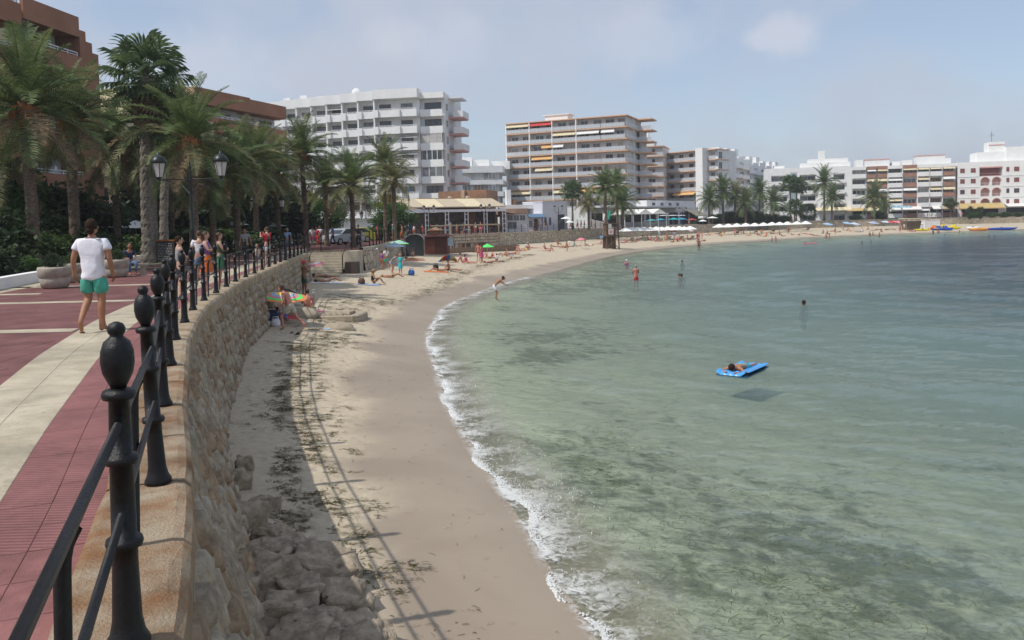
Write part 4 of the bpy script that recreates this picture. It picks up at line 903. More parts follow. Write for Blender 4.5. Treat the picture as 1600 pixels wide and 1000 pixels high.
bx('wall', t16, 0, 0, 0, w16, 5, 4.9, lilac); bx('roof_parapet', t16, -.05, -.05, 4.9, w16+.05, 5, 5.1, lilac); win(t16, .4, -.05, 1, .45, 1.3, frame_d, glassm, 1); win(t16, 1.5, -.05, 1, .45, 1.3, frame_d, glassm, 1); win(t16, 3.6, -.06, .2, 1.6, 2.6, frame_d, glassm, 2, 'door')
# --- shops below the hotels
t17, w17 = site('beach_cafe_terrace', 'long grey cafe front with dark openings under the orange hotel', (19, 176), (55, 226))
bx('wall', t17, 0, 2, 0, w17, 9, 4.6, greyw); bx('roof_edge', t17, -.3, -1.2, 4.4, w17*.75, 2, 4.7, greyw); bx('wall', t17, w17*.5, 3, 4.6, w17, 9, 6.4, white2)
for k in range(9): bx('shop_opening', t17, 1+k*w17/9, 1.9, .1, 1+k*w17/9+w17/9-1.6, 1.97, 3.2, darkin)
awn(t17, w17*.84, 1.9, 2.4, 8, 1.6, 3.2, awn_c)
for k in range(4): bx('small_window', t17, w17*.55+k*5, 2.9, 5.1, w17*.55+k*5+1.6, 2.98, 5.8, glassm)
t18 = E('glass_terrace', 'white framed glazed terrace with pale roof beside the lifeguard tower', 'terrace', (22.5, 158, PZ), R(25))
for x in range(6): bx('post', t18, x*2, 0, 0, x*2+.12, .12, 2.6, white)
bx('roof', t18, -.2, -.2, 2.6, 10.4, 5, 2.75, awn_w)
for x in range(5): bx('pane', t18, x*2+.14, .04, .1, x*2+1.98, .07, 1.1, glass2)
for k in range(3): O('gable', MB().prism([(0, 0), (3.2, 0), (1.6, .9)], 0, 4.8), awn_w, t18, (k*3.4, 0, 2.76))
# white striped wall fragment and beach bar huts
hw = pm('white_fence', (.68, .68, .66), .8)
wf = E('white_ramp_fence', 'short white sloping fence panel between the two palm trunks', 'fence', (14.6, 148, PZ), R(10))
O('panel', MB().prism([(0, 0), (4.2, 0), (4.2, .9), (.2, 1.9)], 0, .1), hw, wf)
# backdrop: hazy low hills far behind the town
hl = MB(); vs = []; fs = []
for i in range(80):
    x = -1200+i*60; z = 14+22*abs(mnoise.noise(Vector((i*.13, 0, 0))))
    vs += [(x, 1900-abs(x-600)*.1, 0), (x, 1900-abs(x-600)*.1+200, z)]
for i in range(79): fs.append((2*i, 2*i+2, 2*i+3, 2*i+1))
hl.add(vs, fs); tag(O('hills', hl, pm('far_hill', (.12, .15, .11), .9)), 'low distant hills', kind='structure')
# ---------------------------------------------------------------- vegetation
def leafm(name, c, tint, rough=.6, sc=1.2):
    m = pm(name, c, rough, .2, sc, tint=tint); t = m.node_tree; b = t.nodes['Principled BSDF']; o = t.nodes['Material Output']
    tl = nn(t, 'ShaderNodeBsdfTranslucent'); src = b.inputs['Base Color'].links[0].from_socket; t.links.new(src, tl.inputs[0])
    mx = nn(t, 'ShaderNodeMixShader'); mx.inputs[0].default_value = .35; t.links.new(b.outputs[0], mx.inputs[1]); t.links.new(tl.outputs[0], mx.inputs[2]); t.links.new(mx.outputs[0], o.inputs[0]); return m
palm_g = leafm('palm_leaf', (.075, .12, .04), (.20, .265, .095)); palm_y = leafm('palm_leaf_pale', (.17, .18, .075), (.34, .33, .16)); palm_d = leafm('palm_leaf_dark', (.07, .115, .04), (.17, .225, .08))
fan_g = leafm('fan_leaf', (.075, .125, .055), (.17, .23, .10)); deadm = pm('dead_frond', (.20, .13, .07), .9, .3, 4, tint=(.28, .20, .12))
trunk_m = pm('palm_trunk', (.12, .085, .06), .95, .35, 6, 1., 18, stretch=(1, 1, 2.2), tint=(.20, .15, .11)); trunk_p = pm('pale_palm_trunk', (.22, .19, .16), .95, .3, 6, 1., 18, stretch=(1, 1, 2.5), tint=(.33, .29, .24))
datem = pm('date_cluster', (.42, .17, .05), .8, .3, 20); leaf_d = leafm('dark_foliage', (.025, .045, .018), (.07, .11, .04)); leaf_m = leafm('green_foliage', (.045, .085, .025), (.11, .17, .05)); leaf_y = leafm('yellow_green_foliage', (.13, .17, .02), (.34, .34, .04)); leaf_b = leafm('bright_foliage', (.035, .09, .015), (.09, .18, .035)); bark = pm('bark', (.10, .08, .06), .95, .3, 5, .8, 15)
def frond(e0, L, nl, lw, rs, droop=75, curl=.9):
    b = MB(); r = random.Random(rs); n = 10; pts = [Vector((0, 0, 0))]; a = R(e0)
    for k in range(n): pts.append(pts[-1]+Vector((math.cos(a), 0, math.sin(a)))*L/n); a -= R(droop)/n*(.5+k/n)
    b.tube(pts, [.035*(1-.8*i/n) for i in range(n+1)], 4, False)
    for k in range(nl):
        f = .12+.88*k/(nl-1); i = min(n-1, int(f*n)); u = f*n-i; p = pts[i].lerp(pts[i+1], u); d = (pts[i+1]-pts[i]).normalized()
        up = Vector((-d.z, 0, d.x)); ll = L*.235*math.sin(math.pi*min(1, .18+f*.80))**.6*r.uniform(.85, 1.1)
        for s in (-1, 1):
            sd_ = (Vector((0, s, 0))*.80+d*.55+up*.35*r.uniform(.4, 1.3)).normalized()
            mid = p+sd_*ll*.55; tip = p+sd_*ll*.95+Vector((0, 0, -ll*.30*curl*r.uniform(.5, 1.3)))
            w = d*lw*.5; b.add([p-w, p+w, mid+w*.9, mid-w*.9, tip], [(0, 1, 2, 3), (3, 2, 4)])
    return b
def trunk_mesh(h, r0, r1, seed, lean=0, n=10, rings=None):
    b = MB(); m = rings or int(h/.22); r = random.Random(seed); vs = []; fs = []
    for j in range(m+1):
        f = j/m; z = h*f; rad = r0+(r1-r0)*f+.014*(j % 2)+(.12*max(0, 1-f*8)); cx = lean*f*f; cy = .08*math.sin(f*3+seed)
        for k in range(n): t = 2*math.pi*k/n+.3*(j % 2); q = rad*r.uniform(.93, 1.07); vs.append((cx+q*math.cos(t), cy+q*math.sin(t), z))
    for j in range(m):
        for k in range(n): k2 = (k+1) % n; fs.append((j*n+k, j*n+k2, (j+1)*n+k2, (j+1)*n+k))
    fs.append(tuple(m*n+k for k in range(n))); return b.add(vs, fs)
CLS = [(84, 35), (71, 52), (56, 68), (38, 78), (18, 78), (-8, 62), (-38, 40)]
def palm(label, px, Y, cpy, scale=1., tr=.2, pale=False, mat=None, fruit=False, near=True, n=46, cpx=None, seed=0, group='palms along the promenade', name='date_palm', base=PZ, cnt=None):
    x = XD(px, Y); h = ZD(px, cpy, Y)-base-.3; lean = (XD(cpx, Y)-x) if cpx else 0
    t = E(name, label, 'palm tree', (x, Y, base), 0, group); r = random.Random(seed+int(px))
    O('trunk', trunk_mesh(h, tr, tr*.85, seed, lean, 10 if near else 6, None if near else 8), trunk_p if pale else trunk_m, t, (0, 0, 0))
    top = (lean, .08*math.sin(3+seed), h)
    O('crown_base', MB().lathe([(tr*.9, -.5), (tr*1.7, -.1), (tr*1.9, .25), (tr*1.2, .6), (tr*.3, .9)], 10), trunk_m if not fruit else pm('orange_leaf_bases', (.30, .13, .05), .9, .4, 9, .6, 20), t, top, smooth=False)
    mt = mat or palm_g
    if near:
        for k in range(n):
            f = (k+.5)/n; c = min(6, int(f**.85*7)); e0, dr = CLS[c]
            me = cached(('fr', c, k % 2), lambda: frond(e0+r.uniform(-5, 5), 3.0, 38, .046, c*7+k, dr).mesh('frond'))
            m = (mt if r.random() < .85 else palm_y) if c < 5 else deadm if r.random() < (.10 if c == 5 else .35) else mt if r.random() < .6 else palm_y
            O('frond', me, m, t, (top[0], top[1], top[2]+.3), (r.uniform(-.12, .12), r.uniform(-.10, .10), k*2.39996+r.uniform(-.2, .2)), scale*r.uniform(.88, 1.08))
        if fruit:
            for k in range(6):
                a = k*1.05; b = MB(); [b.tube([(0, 0, .3), (math.cos(a+j*.12)*.5, math.sin(a+j*.12)*.5, .35), (math.cos(a+j*.12)*.7, math.sin(a+j*.12)*.7, -.15-.12*j)], .035, 4) for j in range(4)]; O('fruit_stalk', b, datem, t, top)
    else:
        def far():
            B = MB(); rr = random.Random(seed)
            for k in range(n):
                f = (k+.5)/n; c = min(6, int(f**.85*7)); e0, dr = CLS[c]; fb = frond(e0+rr.uniform(-6, 6), 3.0*rr.uniform(.88, 1.1), 13, .13, k, dr); a = k*2.4+rr.uniform(-.2, .2); ca, sa = math.cos(a), math.sin(a)
                B.add([(v[0]*ca-v[1]*sa, v[0]*sa+v[1]*ca, v[2]) for v in fb.v], fb.f)
            return B.mesh('crown')
        O('crown', cached(('farcrown', n, seed % 3), far), mt, t, (top[0], top[1], top[2]+.3), (0, 0, r.uniform(0, 6)), scale)
    return t
def fan_palm(label, px, Y, cpy, scale=1., tr=.22, near=True, cpx=None, seed=0, group='palms along the promenade', n=34, skirt=True):
    x = XD(px, Y); h = ZD(px, cpy, Y)-PZ; lean = (XD(cpx, Y)-x) if cpx else 0; t = E('fan_palm', label, 'palm tree', (x, Y, PZ), 0, group); r = random.Random(seed+3)
    O('trunk', trunk_mesh(h, tr, tr*.7, seed, lean, 10 if near else 6, None if near else 8), trunk_p, t)
    def fl():
        b = MB(); nb_ = 17; st_ = Vector((.95, 0, 0)); b.tube([(0, 0, 0), (.5, 0, .06), (.95, 0, 0)], [.03, .02, .015], 4, False)
        for k in range(nb_):
            a = R(-115+230*k/(nb_-1)); d = Vector((math.cos(a), math.sin(a), .12*math.cos(2*a))); L = .85*(1-.18*abs(a)/2); w = Vector((-d.y, d.x, 0))*.055; m_ = st_+d*L*.6
            b.add([st_, m_-w, m_+w, st_+d*L*.85+Vector((0, 0, -.06))-w*.4, st_+d*L+Vector((0, 0, -.30))], [(0, 1, 2), (1, 3, 2), (2, 3, 4)])
        return b.mesh('leaf')
    me = cached(('fan',), fl)
    if near:
        for k in range(n): f = (k+.5)/n; e = R(80-125*f); O('leaf', me, fan_g, t, (lean, 0, h), (0, -e, k*2.4), scale*r.uniform(.9, 1.1))
    else:
        def fc():
            B = MB()
            for k in range(n):
                M_ = Matrix.Rotation(k*2.4, 3, 'Z') @ Matrix.Rotation(-R(80-125*(k+.5)/n), 3, 'Y'); B.add([M_ @ v.co for v in me.vertices], [tuple(p.vertices) for p in me.polygons])
            return B.mesh('crown')
        O('crown', cached(('fanfar', n), fc), fan_g, t, (lean, 0, h), (0, 0, r.random()*6), scale)
    if skirt and near:
        for k in range(22): O('dead_leaf', me, deadm, t, (lean, 0, h-.15-.5*r.random()), (0, R(62+r.uniform(0, 20)), k*2.4), scale*r.uniform(.7, .95))
    return t
palm('tall date palm with thick knobbly trunk nearest the left edge', 52, 32, 172, 1.15, .24, fruit=True, seed=1, n=50)
palm('date palm with dark trunk behind the man in white shirt', 118, 36, 190, 1.0, .24, fruit=True, seed=2, n=44, mat=palm_d, cpx=122)
fan_palm('tall fan palm rising highest against the sky with pale trunk', 232, 40, 122, 1.3, .3, seed=3, cpx=240)
fan_palm('leaning pale trunked fan palm left of the double lantern', 258, 41, 195, 1.15, .24, seed=4, cpx=272, n=26)
palm('dark drooping date palm crowded between the fan palms', 243, 44, 200, 1.25, .2, True, seed=5, mat=palm_d)
palm('large date palm arching right above the double lantern', 304, 37, 222, 1.08, .22, seed=6, fruit=True, n=42)
palm('medium date palm in the dark grove behind the cream house front', 184, 45, 240, .98, .2, seed=7, mat=palm_g)
palm('slim date palm with orange heart before the white apartment block', 479, 62, 243, 1.12, .2, seed=8, fruit=True, n=50, cpx=477)
palm('broad low date palm beside the small black lanterns', 553, 61, 290, 1.05, .2, seed=9, n=54)
palm('date palm rising behind the yellow topped tree', 604, 78, 256, 1.02, .2, seed=10, n=44)
palm('lower date palm just right of the yellow topped tree trunk', 618, 76, 282, .9, .2, seed=11, n=44, mat=palm_y)
palm('shaggy date palm below the smaller terracotta block', 402, 56, 258, 1.12, .2, seed=12, n=48)
palm('date palm left of the pair of promenade lanterns', 372, 48, 262, 1.0, .2, seed=13, mat=palm_d)
palm('drooping date palm between two lanterns on the walk', 436, 60, 272, 1.1, .2, seed=14, n=48, mat=palm_y)
palm('low date palm in the shade behind the single lantern post', 335, 46, 285, .95, .2, seed=15, mat=palm_d)
palm('date palm half lost in the grove right of the slim palm', 512, 66, 292, .95, .18, seed=16)
palm('feathery palm at the very left edge behind the hedge', -18, 36, 245, 1.1, .22, seed=17, mat=palm_d)
palm('short date palm in the shadow behind the menu board', 270, 52, 275, .95, .2, seed=18, mat=palm_d)
# far side of the bay
FG = 'far palms round the bay'
fan_palm('small neat palm alone in front of the tan block', 896, 142, 300, 1.35, .2, False, seed=20, group=FG)
palm('tallest round headed palm behind the lifeguard tower', 947, 134, 292, 1.25, .32, near=False, seed=21, group=FG, n=54)
palm('palm just right of and behind the tallest bay palm', 966, 141, 290, 1.15, .25, near=False, seed=22, group=FG, n=50)
palm('lower palm at right end of the clump by the tower', 974, 147, 316, 1.25, .28, near=False, seed=23, group=FG, n=50)
palm('short fan headed palm left of the lifeguard tower flags', 921, 140, 317, 1.05, .22, near=False, seed=24, group=FG, mat=palm_y)
for (px, Y, cy, sc, lb, m) in [(1109, 190, 312, 1.35, 'leftmost palm of the dark clump beside the orange hotel', palm_g), (1131, 192, 300, 1.5, 'tallest palm in the dark clump right of the white fin', palm_g), (1150, 195, 305, 1.4, 'wide palm at the middle of the dark clump', palm_y),
        (1166, 190, 318, 1.35, 'dark low palm in the right half of the clump', palm_d), (1188, 200, 300, 1.3, 'slender palm against the grey stepped hotel', palm_g), (1209, 195, 317, 1.45, 'wide low palm at the clump right end', palm_g),
        (1289, 214, 286, 1.7, 'tall palm before the white block with recesses', palm_g), (1301, 208, 310, 1.4, 'lower palm leaning against the tall far palm', palm_d), (1367, 216, 311, 1.8, 'stout palm before the brown and white flats', palm_g), (1381, 222, 322, 1.1, 'small palm at the foot of the stout palm', palm_d)]:
    palm(lb, px, Y, cy, sc, .3, near=False, seed=int(px), group=FG, mat=m, n=46)
fan_palm('left of the twin thin fan palms by the white flats', 1236, 210, 289, 1.7, .25, False, seed=30, group=FG, skirt=False)
fan_palm('right of the twin thin fan palms by the white flats', 1245, 211, 292, 1.7, .25, False, seed=31, group=FG, skirt=False, cpx=1247)
fan_palm('short fan palm at the foot of the twin palms', 1243, 209, 326, 1.6, .3, False, seed=32, group=FG)
def crown_mesh(seed, n, leaf, box=False, clumps=34, sharp=.16):
    r = np.random.default_rng(seed); c = r.normal(size=(clumps, 3)); c /= np.linalg.norm(c, axis=1)[:, None]
    if box: c = r.uniform(-1, 1, (clumps*3, 3)); k_ = np.argmax(np.abs(c), 1); c[np.arange(len(c)), k_] = np.sign(c[np.arange(len(c)), k_]); c *= .88
    else: c *= r.uniform(.45, .88, (clumps, 1))
    p = c[r.integers(0, len(c), n)]+r.normal(size=(n, 3))*sharp
    u = r.normal(size=(n, 3)); u /= np.linalg.norm(u, axis=1)[:, None]; w = np.cross(u, r.normal(size=(n, 3))); w /= np.linalg.norm(w, axis=1)[:, None]
    s = leaf*r.uniform(.6, 1.3, (n, 1)); V_ = np.stack([p-u*s, p-w*s*.5, p+u*s, p+w*s*.5], 1).reshape(-1, 3)
    me = bpy.data.meshes.new('crown'); me.from_pydata(V_.tolist(), [], [(4*i, 4*i+1, 4*i+2, 4*i+3) for i in range(n)]); return me
CR = {}
def crown(kind): 
    if kind not in CR: CR[kind] = {'a': lambda: crown_mesh(1, 5200, .085), 'b': lambda: crown_mesh(2, 5200, .085, clumps=26), 'box': lambda: crown_mesh(3, 6000, .06, True, 40, .09), 'fine': lambda: crown_mesh(4, 6000, .05, clumps=60, sharp=.13)}[kind]()
    return CR[kind]
def tree(name, label, px, Y, ztop, rx, rz, mat, kind='a', trunk=True, group=None, cat='tree', ry=None, x=None, base=PZ):
    x = XD(px, Y) if x is None else x; t = E(name, label, cat, (x, Y, base), 0, group); zc = ztop-rz-base
    if trunk:
        b = MB().tube([(0, 0, -.1), (.05, 0, zc*.5), (0, 0, zc)], [.2, .15, .1], 7)
        for k in range(5): a = k*1.3; b.tube([(0, 0, zc*.6), (math.cos(a)*rx*.35, math.sin(a)*rx*.35, zc), (math.cos(a)*rx*.6, math.sin(a)*rx*.6, zc+rz*.4)], [.08, .06, .02], 5)
        O('trunk', b, bark, t)
    O('crown' if trunk else 'foliage', crown(kind), mat, t, (0, 0, zc), (0, 0, px*.7), (rx, ry or rx, rz)); return t
GT = 'shade trees filling the grove'
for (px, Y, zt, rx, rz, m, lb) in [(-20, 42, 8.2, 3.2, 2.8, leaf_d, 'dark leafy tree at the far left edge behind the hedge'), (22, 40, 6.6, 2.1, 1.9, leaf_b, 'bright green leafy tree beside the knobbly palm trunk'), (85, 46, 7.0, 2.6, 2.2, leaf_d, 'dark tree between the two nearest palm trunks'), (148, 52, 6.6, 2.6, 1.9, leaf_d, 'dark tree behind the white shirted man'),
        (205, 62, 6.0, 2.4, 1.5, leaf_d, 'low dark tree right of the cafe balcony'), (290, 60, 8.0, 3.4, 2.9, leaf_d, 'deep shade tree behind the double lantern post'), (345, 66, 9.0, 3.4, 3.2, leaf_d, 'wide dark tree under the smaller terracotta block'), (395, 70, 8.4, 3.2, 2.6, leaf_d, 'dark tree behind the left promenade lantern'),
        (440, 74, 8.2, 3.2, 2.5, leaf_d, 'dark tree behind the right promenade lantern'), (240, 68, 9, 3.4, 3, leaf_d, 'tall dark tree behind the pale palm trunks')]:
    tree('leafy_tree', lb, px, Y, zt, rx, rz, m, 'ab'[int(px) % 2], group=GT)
tree('clipped_tree', 'bright green clipped tree left of the white van', 508, 78, 7.1, 2.4, 2.0, leaf_b, 'fine', group='clipped trees'); tree('clipped_tree', 'broad green clipped tree behind the slim palm trunk', 462, 76, 6.9, 2.2, 2.0, leaf_m, 'fine', group='clipped trees')
tree('clipped_tree', 'broad green clipped tree under the yellow topped shrub', 616, 84, 6.6, 2.5, 1.75, leaf_b, 'fine', group='clipped trees')
tree('yellow_tree', 'yellow green domed tree before the white block', 614, 90, 7.9, 2.1, 1.5, leaf_y, 'fine', group='clipped trees'); tree('clipped_tree', 'small pale green clipped tree between palm crowns', 490, 84, 7.8, 1.6, 1.2, leaf_y, 'fine', group='clipped trees')
tree('round_tree', 'round clipped tree before the flats with brown panels', 1486, 222, ZD(1486, 309, 222), 2.0, 1.7, leaf_m, 'fine'); tree('clipped_hedge', 'tall square clipped hedge on far promenade', 1263, 212, ZD(1263, 319, 212), 2.0, 1.9, leaf_m, 'box', False, cat='hedge', base=PZ-.2)
GB = 'bushes under the far palms'
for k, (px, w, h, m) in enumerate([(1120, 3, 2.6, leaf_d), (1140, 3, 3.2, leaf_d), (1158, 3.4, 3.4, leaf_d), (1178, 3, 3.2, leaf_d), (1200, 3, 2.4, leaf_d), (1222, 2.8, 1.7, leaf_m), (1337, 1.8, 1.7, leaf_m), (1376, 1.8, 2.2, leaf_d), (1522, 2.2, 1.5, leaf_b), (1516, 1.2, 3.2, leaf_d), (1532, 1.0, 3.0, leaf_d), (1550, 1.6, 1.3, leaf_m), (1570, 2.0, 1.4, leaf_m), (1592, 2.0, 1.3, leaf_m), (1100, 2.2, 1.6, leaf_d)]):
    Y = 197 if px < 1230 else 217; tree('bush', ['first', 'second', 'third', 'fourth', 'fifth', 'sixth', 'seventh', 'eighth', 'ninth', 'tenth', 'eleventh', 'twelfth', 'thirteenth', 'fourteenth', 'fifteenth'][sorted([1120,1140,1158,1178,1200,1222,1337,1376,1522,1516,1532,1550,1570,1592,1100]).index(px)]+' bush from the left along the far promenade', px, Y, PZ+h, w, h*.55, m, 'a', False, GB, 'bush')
GH = 'bushes in the promenade garden'
for (px, Y, h, r_, m, lb) in [(-25, 27, 1.3, 1.2, leaf_d, 'dark bush at the left edge above the white kerb'), (22, 28.5, .8, .9, leaf_b, 'low bright green shrub beside the white kerb'), (12, 33, 1.7, 1.5, leaf_m, 'broad green bush behind the low bright shrub'), (62, 34, 1.8, 1.4, leaf_m, 'leafy bush behind the first stone planter'), (98, 36, 1.7, 1.3, leaf_m, 'green bush left of the white shirted man'),
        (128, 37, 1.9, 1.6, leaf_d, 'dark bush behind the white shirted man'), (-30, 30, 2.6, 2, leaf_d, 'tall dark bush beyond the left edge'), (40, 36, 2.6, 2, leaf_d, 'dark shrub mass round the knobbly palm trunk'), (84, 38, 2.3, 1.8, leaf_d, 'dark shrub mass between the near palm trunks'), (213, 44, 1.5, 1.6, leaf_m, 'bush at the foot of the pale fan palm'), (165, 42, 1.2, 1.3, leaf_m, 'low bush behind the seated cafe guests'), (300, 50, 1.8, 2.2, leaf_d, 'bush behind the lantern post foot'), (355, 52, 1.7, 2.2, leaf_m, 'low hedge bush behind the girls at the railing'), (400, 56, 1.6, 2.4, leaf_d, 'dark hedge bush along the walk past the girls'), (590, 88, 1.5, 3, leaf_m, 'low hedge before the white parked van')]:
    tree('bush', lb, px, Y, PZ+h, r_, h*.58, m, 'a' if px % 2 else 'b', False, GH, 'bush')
# white kerb
kb = MB(); kp = resample([(-11.5, 10), (-13.2, 16), (-14.9, 22), (-16.2, 27), (-17.8, 34), (-19.8, 42), (-21.5, 50)], .5); vs = []
for i in range(len(kp)): p, t_, n_ = frame_of(kp, i); a = p-n_*.16; c = p+n_*.16; vs += [(a.x, a.y, PZ), (a.x, a.y, PZ+.34), (c.x, c.y, PZ+.34), (c.x, c.y, PZ)]
kb.add(vs, [(4*i+j, 4*i+4+j, 4*i+5+j, 4*i+1+j) for i in range(len(kp)-1) for j in range(3)]); tag(O('garden_kerb', kb, white), 'low white kerb edging the palm garden', 'kerb')
gb_ = MB(); vs = []
for i in range(len(kp)): p, t_, n_ = frame_of(kp, i); a = p-n_*.16; vs += [(a.x, a.y, PZ+.1), (a.x-14, a.y, PZ+.1)]
gb_.add(vs, [(2*i, 2*i+2, 2*i+3, 2*i+1) for i in range(len(kp)-1)]); tag(O('garden_soil', gb_, pm('garden_soil', (.07, .055, .035), .95, .3, 2)), 'dark planted earth of palm garden', kind='structure')
# planters
conc = pm('weathered_stone', (.36, .32, .26), .9, .2, 4, .4, 20)
for (px, Y, s, lb) in [(84, 23.6, 1, 'round two tier stone planter nearest the white kerb'), (112, 26, .95, 'second round stone planter just behind the first'), (181, 28.5, .95, 'round stone planter right of the white shirted man')]:
    t = E('planter', lb, 'planter', (XD(px, Y), Y, PZ), 0, 'stone planters')
    O('bowl', MB().lathe([(.26*s, 0), (.36*s, .04), (.42*s, .28), (.40*s, .30), (.40*s, .33), (.44*s, .36), (.46*s, .58), (.44*s, .64), (.36*s, .62), (.1, .58)], 20), conc, t, smooth=True)
    O('shrub', crown('fine'), leaf_d, t, (0, 0, .78*s), (0, 0, px), (.36*s, .36*s, .27*s))
# ---------------------------------------------------------------- lamps
lampg = pm('milky_lamp_glass', (.55, .53, .50), .4, .05)
lamp_i = pm('dark_green_iron', (.012, .018, .016), .4, .3, 10)
def lantern(par, x, z, s=1, hi=True):
    n = 6; l = O('lantern', MB().lathe([(.10*s, 0), (.14*s, .02), (.05*s, -.05)][:2]+[(.14*s, .03), (.02*s, .03)], n).lathe([(.25*s, .50*s), (.27*s, .54*s), (.26*s, .60*s), (.20*s, .70*s), (.10*s, .77*s), (.05*s, .80*s), (.03*s, .88*s), (.005, .9*s)], 12), lamp_i, par, (x, 0, z), smooth=True)
    O('glass', MB().lathe([(.13*s, .03), (.225*s, .50*s)], n), lampg, l)
    b = MB(); [b.tube([(.135*s*math.cos(k*math.pi/3), .135*s*math.sin(k*math.pi/3), .02), (.232*s*math.cos(k*math.pi/3), .232*s*math.sin(k*math.pi/3), .5*s)], .012*s, 4) for k in range(6)]; O('frame', b, lamp_i, l)
def lamp(label, px, Y, top_py, half, s=1., style='flat', group='black twin lantern posts', rz=0):
    t = E('street_lamp', label, 'street lamp', (XD(px, Y), Y, PZ), rz, group); h = ZD(px, top_py, Y)-PZ
    O('pole', MB().lathe([(.16, 0), (.17, .08), (.12, .2), (.10, .6), (.12, .65), (.08, .75), (.06, 1.6), (.075, 1.65), (.05, 1.7), (.045, h-.65), (.06, h-.6), (.04, h-.5), (.05, h-.4), (.03, h-.32), (.045, h-.25), (.02, h-.15), (.03, h-.1), (.004, h)], 10), lamp_i, t, smooth=True)
    za = h-.62; b = MB()
    if style == 'flat':
        b.tube([(-half, 0, za), (half, 0, za)], .018, 6)
        for s_ in (-1, 1): b.tube([(s_*.05, 0, za-.45), (s_*.3*half, 0, za-.15), (s_*.62*half, 0, za-.28), (s_*.5*half, 0, za-.1), (s_*.78*half, 0, za-.02)], .014, 5); b.tube([(s_*half, 0, za-.05), (s_*half, 0, za+.06)], .05, 6)
        zl = za+.06
    else:
        for s_ in (-1, 1): b.tube([(0, 0, za-.5), (s_*half*.7, 0, za-.45), (s_*half, 0, za-.1), (s_*half, 0, za+.1)], .03, 5)
        zl = za+.1
    O('arm', b, lamp_i, t, smooth=True)
    for s_ in (-1, 1): lantern(t, s_*half, zl, s)
lamp('large twin lantern lamp post near the girls at the railing', 302, 25.5, 250, .99, .92)
lamp('second twin lantern post farther along the walk', 421, 57, 312, 1.0, .95)
lamp('third twin lantern post hidden behind the low palm', 553, 90, 333, 1.0, .95)
lamp('curved arm twin lantern before the pergola restaurant left end', 672, 110, 322, .68, .8, 'c', 'curved arm twin lantern posts')
lamp('curved arm twin lantern before the white sail awning', 760, 116, 320, .62, .8, 'c', 'curved arm twin lantern posts')
lamp('curved arm twin lantern before the lilac white house', 874, 133, 322, .62, .8, 'c', 'curved arm twin lantern posts')
lamp('curved arm twin lantern behind the beach parasols near cafe', 1068, 176, 326, .7, 1, 'c', 'curved arm twin lantern posts')
fp = E('flag_pole', 'thin pale pole right of the yellow topped tree', 'pole', (XD(641, 96), 96, PZ)); O('pole', MB().tube([(0, 0, 0), (0, 0, ZD(641, 290, 96)-PZ)], .06, 6), pm('pale_green_pole', (.35, .42, .28), .6), fp); O('bird_spike', MB().box(-.1, -.1, 0, .1, .1, .5), blue, fp, (0, 0, ZD(641, 300, 96)-PZ))
# ---------------------------------------------------------------- menu board
mb_ = E('menu_board', 'black menu board with orange top standing on the walk', 'sign', (XD(258, 40), 40, PZ), R(8))
O('board', MB().box(-.42, 0, .05, .42, .04, 1.12), pm('blackboard', (.05, .052, .055), .7, .3, 6), mb_, (0, 0, 0), (-.12, 0, 0)); O('top_frame', MB().box(-.46, -.03, 1.10, .46, .07, 1.17), pm('orange_paint', (.50, .14, .04), .6), mb_, (0, 0, 0), (-.12, 0, 0))
b = MB(); r_ = random.Random(4)
for k in range(11):
    x = -.36
    while x < .3: w = r_.uniform(.04, .14); b.box(x, -.008, .15+k*.08, x+w, -.003, .17+k*.08); x += w+r_.uniform(.02, .06)
O('chalk_writing', b, pm('chalk', (.55, .55, .52), .9), mb_, (0, 0, 0), (-.12, 0, 0)); O('leg', MB().box(-.42, .05, 0, -.37, .09, 1.1).box(.37, .05, 0, .42, .09, 1.1), frame_d, mb_, (0, .02, 0), (.18, 0, 0))
# ---------------------------------------------------------------- parasols
parc = {}
def cm(name, c, **k): return pm(name, c, .8, .06, 2, **k)
def parasol(label, p, r0, h, mats, tilt=(0, 0), n=8, drop=.28, group=None, cat='parasol', closed=False, valance=False, rz=0, name='parasol', stuff_pole=None):
    t = E(name, label, cat, tuple(p), rz, group); O('pole', MB().tube([(0, 0, -.2), (0, 0, h-.02)], .022 if r0 < 1.6 else .035, 6), stuff_pole or frame_w, t)
    if closed: O('canopy', MB().lathe([(.10, h*.35), (.2, h*.45), (.14, h*.8), (.03, h)], 8), mats[0], t, smooth=True); return t
    rings = 6; vs = [(0, 0, h)]; fs = []; mi = []
    for j in range(1, rings+1):
        f = j/rings
        for k in range(n*2):
            a = math.pi*k/n; rad = r0*f*(1 if k % 2 == 0 else .965); vs.append((rad*math.cos(a), rad*math.sin(a), h-drop*(f**1.12)-(.02*f if k % 2 else 0)))
    N = n*2
    for k in range(N): fs.append((0, 1+k, 1+(k+1) % N)); mi.append(0)
    for j in range(rings-1):
        for k in range(N): fs.append((1+j*N+k, 1+j*N+(k+1) % N, 1+(j+1)*N+(k+1) % N, 1+(j+1)*N+k)); mi.append(j+1)
    b = MB(); b.v = vs; b.f = fs
    kk = len(mats); b.mi = [(m % kk) for m in mi] if kk != 2 or name != 'sector' else [(k//2) % 2 for k in range(len(fs))]
    o = O('canopy', b, mats, t); o.rotation_euler = (tilt[0], tilt[1], 0)
    b = MB(); [b.tube([(0, 0, h-.35), (r0*.8*math.cos(math.pi*2*k/n), r0*.8*math.sin(math.pi*2*k/n), h-drop*.8-.03)], .008, 3) for k in range(n)]; O('ribs', b, frame_w, o)
    return t
cw = cm('white_canvas', (.80, .80, .78))
